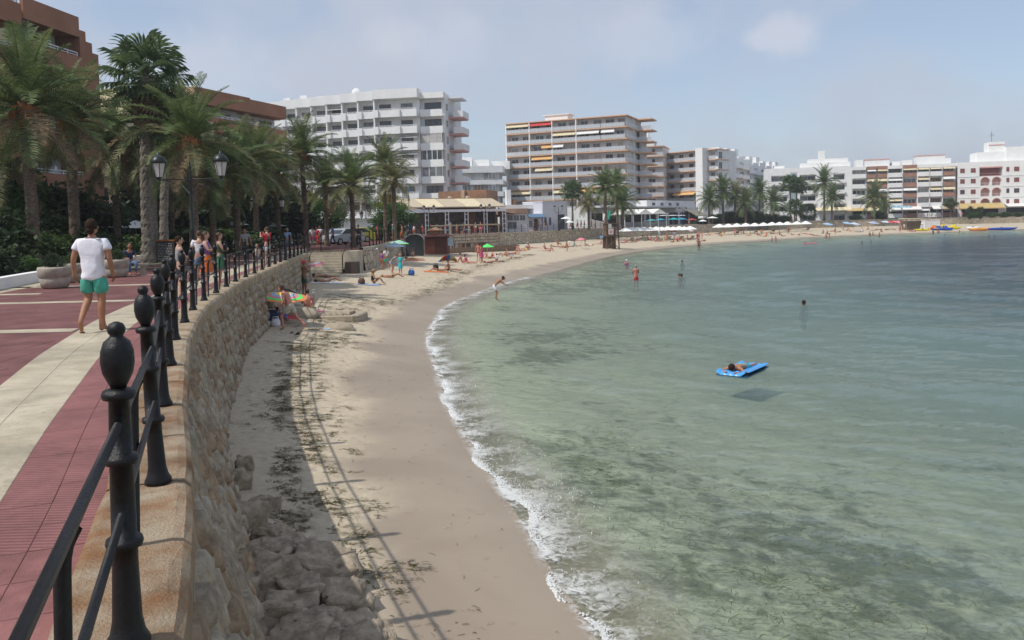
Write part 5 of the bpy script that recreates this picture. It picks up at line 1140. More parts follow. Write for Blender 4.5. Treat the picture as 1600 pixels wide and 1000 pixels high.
ordn = 'first second third fourth fifth sixth seventh eighth ninth tenth eleventh twelfth thirteenth fourteenth fifteenth sixteenth seventeenth eighteenth nineteenth twentieth'.split(); ordn += ['twenty '+q for q in ordn[:9]]+['thirtieth']
pa = [978, 988, 997, 1007, 1017, 1026, 1035, 1044, 1053, 1062, 1070, 1079]
for k, px in enumerate(pa):
    Y = 134+k*.5+(3 if k % 2 else 0); x = XD(px, Y); z = GZ(x, Y); parasol('white thatch shaped parasol, %s from left in the left row' % ordn[k], (x, Y, z), 1.3, 2.25, [cw], drop=.62, group='left row of white parasols')
pb = [1125, 1139, 1152, 1166, 1180, 1194, 1207, 1219, 1231, 1246, 1260]
for k, px in enumerate(pb):
    Y = 158+k*2.0; x = XD(px, Y); z = GZ(x, Y); parasol('white peaked parasol, %s from left in the right row' % ordn[k], (x, Y, z), 1.5, 2.25, [cw], drop=.7, group='right row of white parasols')
p = G(1030, 375); parasol('folded white parasol before the left parasol row', p, 1, 2.3, [cw], closed=True)
lounge = cm('lounger_fabric', (.35, .30, .24)); lo = E
def lounger(label, p, rz, mat, group):
    t = E('sun_lounger', label, 'sun lounger', tuple(p), rz, group); O('bed', MB().box(-.32, -.95, .28, .32, .45, .33), mat, t); O('backrest', MB().box(-.32, 0, 0, .32, .75, .05), mat, t, (0, .45, .3), (.55, 0, 0))
    for sx in (-.28, .28):
        for sy in (-.85, .4): O('leg', MB().box(sx-.02, sy-.02, 0, sx+.02, sy+.02, .29), frame_w, t)
for k, px in enumerate(pa[1::2]): x = XD(px, 132.5+k*.8); lounger('pale lounger, %s from left under the left parasol row' % ordn[k], (x, 132.5+k*.8, GZ(x, 132.5+k*.8)), 3.0+.1*k, lounge, 'loungers under the left parasols')
for k, px in enumerate(pb[::2]): x = XD(px, 156+k*4); lounger('dark lounger, %s from left under the right parasol row' % ordn[k], (x, 156+k*4, GZ(x, 156+k*4)), 3.0+.1*k, shut if k % 2 else lounge, 'loungers under the right parasols')
# cafe umbrellas
crim = cm('crimson_canvas', (.38, .03, .06)); bluep = cm('blue_canvas', (.03, .26, .42)); teal = cm('teal_canvas', (.02, .34, .36))
for (px, Y, top, r_, m, lb) in [(160, 52, 343, 1.7, [cw], 'large white cafe umbrella behind the white shirted man'), (214, 57, 344, 1.6, [cw], 'white cafe umbrella left of the pale fan palm trunk'), (2, 42, 344, 1.5, [cw], 'white cafe umbrella at the left edge'), (425, 72, 344, 1.5, [cw], 'white cafe umbrella under the dark grove'), (365, 66, 344, 1.4, [cw], 'small white umbrella behind the girls by railing'), (886, 136, 338, 1.0, [cw], 'small white umbrella beside the lilac white house'), (891, 139, 344, .9, [cw], 'lower white umbrella beside the lilac white house'), (1114, 186, 338, 1.4, [cw], 'white umbrella at the left of the dark palm clump'), (1099, 184, 343, 1.0, [cw], 'smaller white umbrella before the cafe awning'),
                            (168, 54, 352, 1.3, [crim], 'crimson cafe umbrella under the white one'), (1033, 170, 341, 1.2, [bluep], 'blue umbrella left of the black signed umbrellas'), (1054, 173, 340, 1.3, [teal], 'teal umbrella in the cafe row'), (1066, 175, 340, 1.3, [bluep], 'blue umbrella at the cafe row right end'), (1019, 168, 342, 1.2, [teal], 'teal umbrella at the cafe row left end'), (1082, 178, 341, 1.2, [cm('red_canvas', (.40, .06, .05))], 'red umbrella beside the cream awning')]:
    z = ZD(px, top, Y); parasol(lb, (XD(px, Y), Y, PZ), r_, z-PZ, m, drop=.55 if r_ > 1.4 else .4, group='cafe umbrellas')
dk = cm('black_canvas', (.03, .035, .06))
for k, px in enumerate((1039, 1052, 1065)): Y = 180+k*2; parasol('dark navy umbrella, %s from left above the blue cafe row' % ordn[k], (XD(px, Y), Y, PZ), 1.3, ZD(px, 334, Y)-PZ, [dk, dk, dk, dk, cw, dk], drop=.5, group='navy cafe umbrellas')
# beach parasols
org, pnk, whs, grn, ylw, blu, redc, lbl = cm('orange_canvas', (.75, .25, .08)), cm('pink_canvas', (.70, .22, .26)), cm('pale_canvas', (.66, .66, .66)), cm('green_canvas', (.10, .75, .16)), cm('yellow_canvas', (.80, .62, .12)), cm('mid_blue_canvas', (.06, .20, .55)), cm('scarlet_canvas', (.65, .05, .06)), cm('light_blue_canvas', (.30, .45, .62))
parasol('orange white and pink banded parasol at the steps foot', G(493, 437), .68*1.0, 1.15, [org, org, whs, whs, pnk, pnk], (.15, -.1), drop=.22)
parasol('rainbow striped parasol leaning against the near sea wall', G(440, 506), .85, 1.15, [org, ylw, lbl, pnk, grn, org], (.12, .12), drop=.16)
parasol('white patterned parasol lying behind the rainbow one', G(448, 478), .6, .75, [whs, lbl], (-.5, .3), drop=.2)
parasol('red and white striped parasol under the curved wall', G(584, 417), .72, 1.5, [pnk, whs, pnk, whs, pnk, whs], (.1, -.25), drop=.25)
parasol('pale blue spotted parasol over the group with the boy in turquoise towel', G(616, 413), .85, 1.75, [lbl, whs, lbl], (.05, .05), drop=.3)
parasol('faded green and cream parasol behind the pale blue one', G(623, 405), .9, 1.7, [whs, grn, whs, teal], (0, .05), drop=.3)
parasol('vivid green parasol in the middle of the beach', G(762, 408), .62, 1.55, [grn], (.0, .0), drop=.28, stuff_pole=ylw)
parasol('blue parasol beside the lifeguard tower legs', G(942, 388), .5, 1.7, [cm('sky_blue_canvas', (.10, .36, .65))], drop=.2)
parasol('pink parasol left of the lifeguard tower', G(909, 389), .6, 1.5, [pnk], (.1, -.1), drop=.25); parasol('beige parasol left of the pink parasol', G(890, 391), .55, 1.2, [cm('beige_canvas', (.55, .48, .40))], drop=.2)
for (px, py, m, lb) in [(1322, 359.5, [lbl], 'pale blue parasol on far beach left of the red awnings'), (1383, 357.5, [lbl, whs], 'pale blue and white parasol on the far right beach'), (1334, 361, [whs, lbl], 'white parasol low on the far right beach'), (1363, 359, [blu, whs], 'blue and white parasol on the far right beach'), (1394, 358, [redc], 'red parasol on the far right beach, larger of two'), (1402, 358, [pnk], 'pink parasol beside the large red one'), (1292, 361.5, [lbl], 'light blue umbrella right of the right white row'), (1072, 373, [pnk, whs], 'pink and white parasol before the left row'), (1046, 374, [redc], 'small red parasol among bathers before the left row')]:
    parasol(lb, G(px, py), 1.15, 1.9, m, (.15, .1), drop=.35, group='parasols of bathers on the far beach')
# umbrella tent on the middle beach
bt = E('beach_shelter', 'small blue yellow and white striped beach shelter on the sand', 'beach tent', tuple(G(700, 410)), R(20))
v = [(-.75, 0, 0), (.75, 0, 0)]; b = MB(); n = 8
for k in range(n+1): a = math.pi*k/n; 
b = MB(); vs = []; 
for j in range(5):
    for k in range(n+1): a = math.pi*k/n; f = math.cos(j/4*1.4); vs.append((-.8*math.cos(a), -.1+j*.2, .62*math.sin(a)*f))
b.add(vs, [(j*(n+1)+k, j*(n+1)+k+1, (j+1)*(n+1)+k+1, (j+1)*(n+1)+k) for j in range(4) for k in range(n)]); b.mi = [(k % 4) for j in range(4) for k in range(n)]
O('canopy', b, [blu, whs, ylw, redc], bt)
# ---------------------------------------------------------------- beach structures
dkw = pm('dark_grey_panel', (.045, .048, .05), .6, .2); redw = pm('red_brown_wood', (.13, .045, .032), .75, .2, 3, stretch=(6, 6, .5)); wood = pm('weathered_wood', (.32, .24, .16), .85, .2, 3); woodd = pm('dark_wood', (.13, .085, .06), .8, .2, 3)
p = G(648, 400); bo = E('beach_booth', 'dark booth with curved metal roof on the beach', 'booth', tuple(p), R(4))
b = MB(); arc = [(-.85, 0), (-.85, 1.55)]+[(-.85+1.7*(1-math.cos(a*math.pi/16))*.5*1.0, 1.55+.55*math.sin(a*math.pi/16)) for a in range(1, 16)]+[(.85, 1.55), (.85, 0)]; b.prism(arc, -.0, 1.4); O('body', b, dkw, bo)
ro = MB(); pts = [(-.9+1.8*(1-math.cos(a*math.pi/16))*.5, 1.56+.58*math.sin(a*math.pi/16)) for a in range(17)]; vs = []
for x, z in pts: vs += [(x, -.3, z), (x, 1.5, z), (x, -.3, z+.04), (x, 1.5, z+.04)]
ro.add(vs, [(4*i+a, 4*i+b_, 4*i+4+b_, 4*i+4+a) for i in range(16) for a, b_ in ((0, 1), (1, 3), (3, 2), (2, 0))]); O('roof', ro, pm('grey_metal_roof', (.42, .43, .43), .45, .1), bo, smooth=False)
O('door', MB().box(-.7, -.03, 0, .1, .0, 1.5), pm('booth_door', (.07, .075, .08), .6), bo)
p = G(680, 398); hu = E('beach_hut', 'red brown wooden hut with low hipped roof and open door', 'hut', tuple(p), R(-3))
O('wall', MB().box(-1.05, 0, 0, 1.25, 2, 1.85), redw, hu); O('door', MB().box(-1.0, -.04, .0, -.0, 0, 1.6), pm('hut_door', (.20, .06, .04), .7, .2), hu); O('roof', MB().add([(-1.5, -.4, 1.85), (1.9, -.4, 1.85), (1.9, 2.4, 1.85), (-1.5, 2.4, 1.85), (-.6, .7, 2.15), (.9, .7, 2.15), (.9, 1.4, 2.15), (-.6, 1.4, 2.15)], [(0,1,5,4),(1,2,6,5),(2,3,7,6),(3,0,4,7),(4,5,6,7),(0,3,2,1)]), redw, hu)
O('roof_cap', MB().box(-.75, .6, 2.15, .55, 1.5, 2.5).add([(-1.0, .4, 2.5), (.8, .4, 2.5), (.8, 1.7, 2.5), (-1, 1.7, 2.5), (-.1, 1, 2.85)], [(0,1,4),(1,2,4),(2,3,4),(3,0,4)]), brick_b, hu); O('deck', MB().box(-1.2, -.8, -.3, 1.5, 0, .06), wood, hu); O('notice', MB().box(1.35, -.1, .9, 1.9, -.06, 1.7), pm('pale_blue_panel', (.45, .55, .62), .5), hu)
p = G(700, 396); tf = E('beach_terrace', 'sunken timber terrace with pole frame and slatted fences', 'terrace', (p.x, p.y, p.z), 0)
L_ = (Vector(G(809, 392))-Vector(p)).length; tf.rotation_euler[2] = math.atan2(G(809, 392).y-p.y, G(809, 392).x-p.x)
O('low_wall', MB().box(0, 0, -.4, L_, .15, .55), pm('brown_timber_wall', (.22, .15, .10), .85, .2), tf)
for k in range(6):
    x = 1.5+k*(L_-2)/5; O('post', MB().tube([(x, 2.5, -.2), (x, 2.5, 1.9 if k % 5 else 3.0)], .07, 6), wood, tf)
for z in (.9, 1.25, 1.6, 1.9): O('slat', MB().tube([(1.5, 2.5, z), (L_-.5, 2.5, z)], .04, 5), woodd if z < 1.8 else wood, tf)
O('beam', MB().tube([(0, 2.4, 3.0), (L_-.4, 2.4, 3.0)], .09, 6), wood, tf); O('tall_post', MB().tube([(2.0, 1.5, -.3), (2.0, 1.5, 3.4)], .09, 6), conc, tf); O('floor', MB().box(.2, .3, -.3, L_, 6, .15), wood, tf)
for k in range(3): O('table', MB().box(3+k*2.6, 3.2, .2, 4.4+k*2.6, 4, .95), woodd, tf)
# lifeguard tower
p = G(955, 389); lt = E('lifeguard_tower', 'dark timber lifeguard tower with green and white flags and a white sign', 'lifeguard tower', tuple(p), R(10))
for sx in (-.75, .75):
    for sy in (-.7, .7): O('leg', MB().tube([(sx*1.15, sy*1.15, -.2), (sx, sy, 3.4)], .09, 6), woodd, lt)
O('platform', MB().box(-.95, -.9, 1.7, .95, .9, 1.82), woodd, lt); O('roof', MB().box(-1.05, -1, 3.35, 1.05, 1, 3.45), woodd, lt); O('rail', MB().box(-.9, -.9, 2.6, .9, -.85, 2.68).box(-.9, -.9, 2.2, .9, -.85, 2.26).box(-.95, -.9, 2.6, -.9, .9, 2.68).box(.9, -.9, 2.6, .95, .9, 2.68), woodd, lt)
O('brace', MB().tube([(-.85, -.82, .1), (.8, -.75, 1.7)], .05, 5).tube([(.85, -.82, .1), (-.8, -.75, 1.7)], .05, 5), woodd, lt); O('ladder', MB().tube([(-.25, -1.4, 0), (-.25, -.9, 1.8)], .03, 4).tube([(.25, -1.4, 0), (.25, -.9, 1.8)], .03, 4).box(-.25, -1.2, .5, .25, -1.16, .55).box(-.25, -1.1, 1, .25, -1.06, 1.05), woodd, lt)
sgn = O('sign', MB().box(-.62, -1.02, 2.0, .0, -.98, 2.65), cm('white_sign', (.75, .70, .70)), lt); O('sign_mark', MB().box(-.52, -1.035, 2.4, -.08, -1.022, 2.48).box(-.5, -1.035, 2.12, -.38, -1.022, 2.36).box(-.28, -1.035, 2.12, -.16, -1.022, 2.36), redc, sgn)
O('lower_panel', MB().box(-.8, .6, 0, .8, .66, 1.7), woodd, lt); O('side_wall', MB().box(-.9, -.8, 1.82, -.6, .8, 3.35), woodd, lt)
def flag(x, zt, m, w, h, sl_):
    o = O('flag_pole', MB().tube([(x, -.5, 1.8), (x, -.5, zt)], .03, 5), conc, lt); b = MB(); vs = []
    for i in range(6):
        for j in range(4): vs.append((x+.03+w*i/5*(1-.3*j/3), -.5+.1*math.sin(i*1.2+j), zt-.1-h*j/3-sl_*i/5))
    b.add(vs, [(i*4+j, i*4+j+1, i*4+4+j+1, i*4+4+j) for i in range(5) for j in range(3)]); O('flag', b, m, o)
flag(-.55, 5.2, cm('green_flag', (.02, .38, .25)), .42, 1.1, .15); flag(-1.25, 5.0, cw, .32, 1.0, .3)
# ---------------------------------------------------------------- cars by the grove
tyre = pm('tyre', (.02, .02, .02), .8); carg = pm('car_glass', (.03, .04, .05), .1, .1, spec=.8); hlm = pm('headlight', (.6, .6, .62), .15, .05)
def car(label, px, Y, mat, prof, wd, rz, L, roof, cat='car', wm=.31, glass=None, name='parked_car'):
    t = E(name, label, cat, (XD(px, Y), Y, PZ), rz, 'vehicles parked behind the grove'); b = MB(); n = len(prof); vs = []
    for y, k in ((-wd/2, .94), (-wd/2*.96, 1), (wd/2*.96, 1), (wd/2, .94)):
        for (x, z) in prof: vs.append((x*(1 if k == 1 else .985), y, z if z < roof*.62 else z-(0 if k == 1 else .05)))
    b.add(vs, [(j*n+i, (j+1)*n+i, (j+1)*n+(i+1) % n, j*n+(i+1) % n) for j in range(3) for i in range(n)]+[tuple(range(n)), tuple(3*n+i for i in range(n))[::-1]]); O('body', b, mat, t)
    for s in (-1, 1):
        g = MB(); g.add([(x, s*(wd/2+.006), z) for x, z in glass], [tuple(range(len(glass)))]); O('side_window', g, carg, t)
        for x in (-L*.31, L*.31):
            w = O('wheel', MB().lathe([(.2, -.1), (wm, -.1), (wm, .1), (.2, .1)], 14), tyre, t, (x, s*(wd/2-.08), wm), (R(90), 0, 0)); O('rim', MB().lathe([(.05, -.11), (.19, -.105), (.19, .105), (.05, .11)], 10), conc, w)
        O('headlight', MB().box(-L/2-.012, s*wd*.36-.14, .62, -L/2+.05, s*wd*.36+.14, .75), hlm, t)
    xs0, xs1 = glass[0][0], glass[1][0]; O('windscreen', MB().add([(xs0-.09, -wd*.42, glass[0][1]), (xs0-.09, wd*.42, glass[0][1]), (xs1-.08, wd*.40, glass[1][1]), (xs1-.08, -wd*.40, glass[1][1])], [(0, 1, 2, 3)]), carg, t)
hatch = [(-2, .3), (-2.05, .55), (-1.95, .8), (-1.1, .95), (-.45, 1.42), (1.0, 1.46), (1.75, 1.05), (2.0, .95), (2.03, .4), (1.95, .28)]; hg = [(-1.0, .97), (-.45, 1.36), (.95, 1.39), (1.6, 1.02)]
vanp = [(-2.4, .3), (-2.45, .8), (-2.3, 1.05), (-1.7, 1.3), (-1.25, 2.0), (2.3, 2.05), (2.42, 1.0), (2.4, .3)]; vg = [(-1.62, 1.3), (-1.25, 1.85), (.2, 1.88), (.2, 1.28)]
def paint(n_, c): return pm(n_, c, .3, .04, 1, spec=.6)
car('white van parked left of the clipped tree', 497, 80, paint('white_paint', (.68, .68, .68)), vanp, 1.9, R(8), 4.8, 2.05, 'van', .34, vg, 'parked_van'); car('silver car behind the pink clothed walker', 536, 70, paint('silver_paint', (.34, .36, .38)), hatch, 1.7, R(60), 4, 1.46, glass=hg)
car('yellow green car behind the low palm trunk', 553, 78, paint('yellow_paint', (.45, .48, .04)), hatch, 1.7, R(20), 4, 1.46, glass=hg); car('dark blue car in the shade of the grove', 521, 74, paint('dark_blue_paint', (.03, .045, .07)), hatch, 1.7, R(75), 4, 1.46, glass=hg)
car('long white van half hidden by the clipped tree trunk', 604, 96, paint('white_paint', (.68, .68, .68)), vanp, 1.9, R(5), 4.8, 2.05, 'van', .34, vg, 'parked_van'); car('white car under the clipped tree behind the red shirted walker', 585, 98, paint('white_paint', (.68, .68, .68)), hatch, 1.7, R(5), 4, 1.46, glass=hg)
# ---------------------------------------------------------------- boats and play things on the far right beach
def pedalo(label, px, py, m1, m2, rz):
    t = E('pedal_boat', label, 'pedal boat', tuple(G(px, py)), rz, 'pedal boats pulled up on the sand')
    for s in (-.55, .55): O('hull', MB().tube([(-1.5, s, .35), (-1.2, s, .22), (1.0, s, .22), (1.5, s, .45)], [.08, .26, .28, .1], 8), m1, t, smooth=True)
    O('deck', MB().box(-.9, -.5, .4, .9, .5, .55), m2, t)
    for s in (-.28, .28): O('seat', MB().box(-.3, s-.2, .55, .15, s+.2, .68).box(-.4, s-.2, .55, -.28, s+.2, 1.0), m1, t)
yk, bk, ok_ = cm('yellow_plastic', (.75, .62, .03)), cm('blue_plastic', (.02, .08, .45)), cm('orange_plastic', (.75, .30, .04))
pedalo('blue pedal boat, left of the blue pair', 1468, 360, bk, yk, .3); pedalo('blue pedal boat, right of the blue pair', 1478, 360, bk, bk, .5); pedalo('yellow pedal boat behind the blue pair', 1476, 357.5, yk, yk, .2); pedalo('yellow pedal boat, farthest right of the pedal boats', 1491, 358, yk, yk, .6); pedalo('orange and red pedal boat left of blue pair', 1461, 359, ok_, redc, .4)
def kayak(label, px, py, m, rz, L=4.2, name='kayak', cat='kayak', r_=.32):
    L *= .85; r_ *= .7
    t = E(name, label, cat, tuple(G(px, py)), rz); O('hull', MB().tube([(-L/2, 0, .5), (-L*.4, 0, .3), (-L*.2, 0, .25), (L*.2, 0, .25), (L*.4, 0, .3), (L/2, 0, .55)], [.04, r_*.7, r_, r_, r_*.7, .04], 8), m, t, smooth=True); O('cockpit', MB().lathe([(.25, 0), (.3, .05), (.2, .06)], 10), dkw, t, (0, 0, .25+r_*.95))
kayak('long yellow kayak lying left of the pedal boats', 1441, 361, yk, .1, 4.5); kayak('yellow and orange inflatable boat at the water edge', 1529, 360.5, ok_, .05, 5.5, 'inflatable_boat', 'boat', .5)
kayak('long blue inflatable tube drawn up at far right', 1565, 359.5, bk, .12, 9, 'inflatable_tube', 'inflatable', .45); kayak('white rowing boat tilted on the sand right of the pedal boats', 1520, 358, cw, -.3, 3.6, 'rowing_boat', 'boat', .45)
p = G(1427, 359); sb = E('boat_hire_stand', 'dark boat hire stand with a pale flat roof', 'kiosk', tuple(p), R(5)); O('roof', MB().box(-2.6, -1.2, 2.4, 2.0, 1.5, 2.55), awn_c, sb); O('counter', MB().prism([(-1.8, .0), (-2.3, 1.9), (1.8, 1.9), (1.2, 0)], -.3, 1.2), pm('thatch', (.16, .12, .08), .95, .3, 3), sb)
for x in (-2.2, 1.6): O('post', MB().tube([(x, -1, 0), (x, -1, 2.4)], .05, 5), wood, sb)
for (px, w, lb) in [(1446, 3.2, 'white bench like container beside the boat hire stand'), (1457, 3.4, 'taller white container right of the boat hire stand')]: p = G(px, 358); t = E('container', lb, 'container', tuple(p), R(2)); O('body', MB().box(-w/2, 0, 0, w/2, 1.5, 1.1 if px < 1450 else 2.0), cw, t); O('lid', MB().box(-w/2-.05, -.05, 1.1 if px < 1450 else 2.0, w/2+.05, 1.55, 1.2 if px < 1450 else 2.1), white2, t)
# ---------------------------------------------------------------- people
def grow(verts, edges, sub=1, name='body'):
    me = bpy.data.meshes.new('skel'); names = list(verts); me.from_pydata([verts[n][:3] for n in names], [(names.index(a), names.index(b)) for a, b in edges], []); me.update()
    o = bpy.data.objects.new('skel', me); C.objects.link(o); o.modifiers.new('s', 'SKIN'); sv = me.skin_vertices[0].data
    for i, n in enumerate(names): q = verts[n]; sv[i].radius = (q[3], q[4] if len(q) > 4 else q[3]); sv[i].use_root = (i == 0)
    o.modifiers['s'].use_smooth_shade = True; m = o.modifiers.new('u', 'SUBSURF'); m.levels = m.render_levels = sub
    dg = bpy.context.evaluated_depsgraph_get(); dg.update(); out = bpy.data.meshes.new_from_object(o.evaluated_get(dg)); bpy.data.objects.remove(o); bpy.data.meshes.remove(me); out.name = name; out.materials.clear(); return out
def merge(me, b, smooth=True):                               # add simple shapes to a grown mesh
    vs = [tuple(v.co) for v in me.vertices]; fs = [tuple(p.vertices) for p in me.polygons]; o = len(vs)
    out = bpy.data.meshes.new(me.name); out.from_pydata(vs+b.v, [], fs+[tuple(i+o for i in f) for f in b.f]); out.polygons.foreach_set('use_smooth', [True]*len(out.polygons))
    mi = [0]*len(fs)+b.mi; out.polygons.foreach_set('material_index', mi); return out
def mir(d):                                                  # left/right pairs: names ending in L are mirrored to R unless given
    out = dict(d)
    for k, v in d.items():
        if k.endswith('L') and k[:-1]+'R' not in d: out[k[:-1]+'R'] = (-v[0],)+tuple(v[1:])
    return out
BASE = mir(dict(pel=(0,0,.96,.125,.10), bel=(0,.0,1.10,.12,.09), che=(0,.0,1.30,.145,.10), nek=(0,0,1.47,.055), hed=(0,.015,1.62), shL=(-.175,0,1.41,.058), elL=(-.235,-.03,1.14,.04), wrL=(-.25,.03,.90,.028), haL=(-.25,.05,.81,.03),
    hiL=(-.095,0,.90,.09), knL=(-.10,.02,.50,.056), anL=(-.105,-.02,.10,.036), toL=(-.115,.14,.035,.03)))
ARM = [('che','shL'),('shL','elL'),('elL','wrL'),('wrL','haL'),('che','shR'),('shR','elR'),('elR','wrR'),('wrR','haR')]
LEG = [('pel','hiL'),('hiL','knL'),('knL','anL'),('anL','toL'),('pel','hiR'),('hiR','knR'),('knR','anR'),('anR','toR')]
def pose(**k): d = dict(BASE); d.update(mir(k)); return d
def V4(a, b, t): return tuple(a[i]+(b[i]-a[i])*t for i in range(3))
POSES = dict(
 stand=pose(),
 walk=pose(knL=(-.10,.16,.52,.056), anL=(-.10,.20,.11,.036), toL=(-.11,.36,.05,.03), knR=(.10,-.03,.50,.056), anR=(.10,-.30,.20,.036), toR=(.11,-.20,.07,.03), elL=(-.24,-.10,1.15,.04), wrL=(-.25,-.14,.92,.028), haL=(-.25,-.13,.83,.03), elR=(.24,.04,1.14,.04), wrR=(.25,.14,.93,.028), haR=(.25,.18,.85,.03)),
 look=pose(elL=(-.22,.12,1.17,.04), wrL=(-.06,.27,1.16,.028), haL=(.0,.28,1.17,.03), elR=(.22,.12,1.17,.04), wrR=(.08,.26,1.20,.028), haR=(.03,.27,1.21,.03)),
 photo=pose(elL=(-.24,.14,1.22,.04), wrL=(-.10,.30,1.45,.028), haL=(-.06,.32,1.52,.03), elR=(.24,.14,1.22,.04), wrR=(.10,.30,1.45,.028), haR=(.06,.32,1.52,.03)),
 bend=pose(pel=(0,-.10,.90,.125,.10), bel=(0,.02,1.02,.12,.09), che=(0,.22,1.15,.145,.10), nek=(0,.36,1.24,.055), hed=(0,.48,1.32), shL=(-.17,.26,1.22,.058), elL=(-.2,.44,1.02,.04), wrL=(-.14,.66,.92,.028), haL=(-.13,.74,.88,.03), hiL=(-.095,-.10,.84,.09), knL=(-.11,.06,.46,.056)),
 stride=pose(pel=(0,0,.88,.125,.10), bel=(0,.07,1.00,.12,.09), che=(0,.16,1.19,.145,.10), nek=(0,.24,1.34,.055), hed=(0,.33,1.45), shL=(-.175,.18,1.29,.058), shR=(.175,.18,1.29,.058), elL=(-.24,.10,1.05,.04), wrL=(-.25,.24,.85,.028), haL=(-.25,.30,.78,.03), elR=(.23,.20,1.03,.04), wrR=(.22,.40,.92,.028), haR=(.22,.47,.87,.03), hiL=(-.095,0,.82,.09), knL=(-.1,.30,.56,.056), anL=(-.1,.22,.12,.036), toL=(-.1,.38,.04,.03), hiR=(.095,0,.82,.09), knR=(.1,-.16,.48,.056), anR=(.1,-.46,.22,.036), toR=(.1,-.40,.06,.03)),
 sit=pose(pel=(0,0,.13,.13,.12), bel=(0,-.03,.28,.12,.09), che=(0,-.02,.48,.14,.10), nek=(0,.02,.64,.055), hed=(0,.06,.79), shL=(-.17,0,.58,.056), elL=(-.23,.10,.34,.04), wrL=(-.16,.30,.36,.028), haL=(-.12,.36,.38,.03), hiL=(-.09,.06,.12,.085), knL=(-.12,.40,.38,.056), anL=(-.12,.62,.07,.036), toL=(-.12,.76,.04,.03)),
 legs=pose(pel=(0,0,.13,.13,.12), bel=(0,-.06,.28,.12,.09), che=(0,-.12,.47,.14,.10), nek=(0,-.14,.62,.055), hed=(0,-.12,.77), shL=(-.17,-.12,.56,.056), elL=(-.26,-.26,.34,.04), wrL=(-.27,-.36,.10,.028), haL=(-.27,-.38,.04,.03), hiL=(-.09,.05,.12,.085), knL=(-.11,.44,.16,.056), anL=(-.12,.84,.06,.036), toL=(-.13,.88,.16,.03)),
 chair=pose(pel=(0,0,.52,.13,.12), bel=(0,-.03,.67,.12,.09), che=(0,-.02,.87,.14,.10), nek=(0,.02,1.03,.055), hed=(0,.06,1.18), shL=(-.17,0,.97,.056), elL=(-.23,.08,.72,.04), wrL=(-.14,.30,.68,.028), haL=(-.08,.36,.68,.03), hiL=(-.09,.05,.50,.085), knL=(-.13,.44,.50,.056), anL=(-.13,.46,.10,.036), toL=(-.13,.60,.04,.03)),
 prone=pose(pel=(0,0,.12,.13,.09), bel=(0,.14,.13,.12,.08), che=(0,.34,.15,.145,.09), nek=(0,.50,.17,.055), hed=(0,.63,.19), shL=(-.17,.42,.13,.056), elL=(-.34,.56,.07,.04), wrL=(-.18,.72,.07,.028), haL=(-.10,.76,.07,.03), hiL=(-.09,-.06,.11,.085), knL=(-.12,-.45,.08,.054), anL=(-.14,-.85,.07,.036), toL=(-.15,-.98,.04,.03)),
 back=pose(pel=(0,0,.11,.13,.09), bel=(0,.14,.11,.12,.08), che=(0,.34,.12,.145,.09), nek=(0,.50,.13,.055), hed=(0,.63,.14), shL=(-.17,.44,.10,.056), elL=(-.28,.20,.07,.04), wrL=(-.26,-.04,.06,.028), haL=(-.25,-.12,.05,.03), hiL=(-.09,-.06,.11,.085), knL=(-.12,-.40,.26,.054), anL=(-.12,-.70,.06,.036), toL=(-.13,-.82,.08,.03)))
def head_mb(h, fwd=(0, 1, 0), tilt=0, r=.098):
    b = MB(); x, y, z = h; b.ball((x, y, z), (r*.80, r*.98, r*1.2), 12, 9); f = Vector(fwd).normalized(); s_ = Vector((f.y, -f.x, 0)); s_ = s_.normalized() if s_.length > .1 else Vector((1, 0, 0)); c = Vector(h); u_ = Vector((0, 0, 1)) if abs(f.z) < .6 else Vector((0, -1, 0)) if f.z < 0 else Vector((0, 1, 0))
    b.tube([c+f*r*.85+u_*r*.15, c+f*r*1.12-u_*r*.18, c+f*r*.85-u_*r*.25], [.012, .02, .012], 5)
    for k in (-1, 1): b.ball(tuple(c+s_*k*r*.80), (.012, .022, .03), 6, 4)
    b.cur = 1
    for k in (-1, 1): b.ball(tuple(c+f*r*.86+s_*k*r*.34+u_*r*.1), .012, 5, 4)
    b.box(*(c+f*r*.86-u_*r*.52-s_*.022-Vector((0,0,.003))), *(c+f*r*.93-u_*r*.52+s_*.022+Vector((0,0,.003)))); b.cur = 0; return b
def body_mesh(pn, sub=1):
    def f():
        P = POSES[pn]; hd = P['hed']; lying = pn in ('prone', 'back'); fwd = (0, 0, -1) if pn == 'prone' else (0, 0, 1) if pn == 'back' else (0, 1, -.05)
        v = {k: q for k, q in P.items() if k != 'hed'}; nk = P['nek']; v['jaw'] = (*V4(nk, hd, .55), .05)
        me = grow(v, [('pel','bel'),('bel','che'),('che','nek'),('nek','jaw')]+ARM+LEG, sub); hb = head_mb(hd, fwd)
        if lying: hb2 = MB(); hb2.ball(hd, (.08, .115, .095), 12, 9); hb2.v += []; nv = 2+(9-1)*12; hb.v[:len(hb2.v)] = hb2.v
        return merge(me, hb)
    return cached(('body', pn, sub), f)
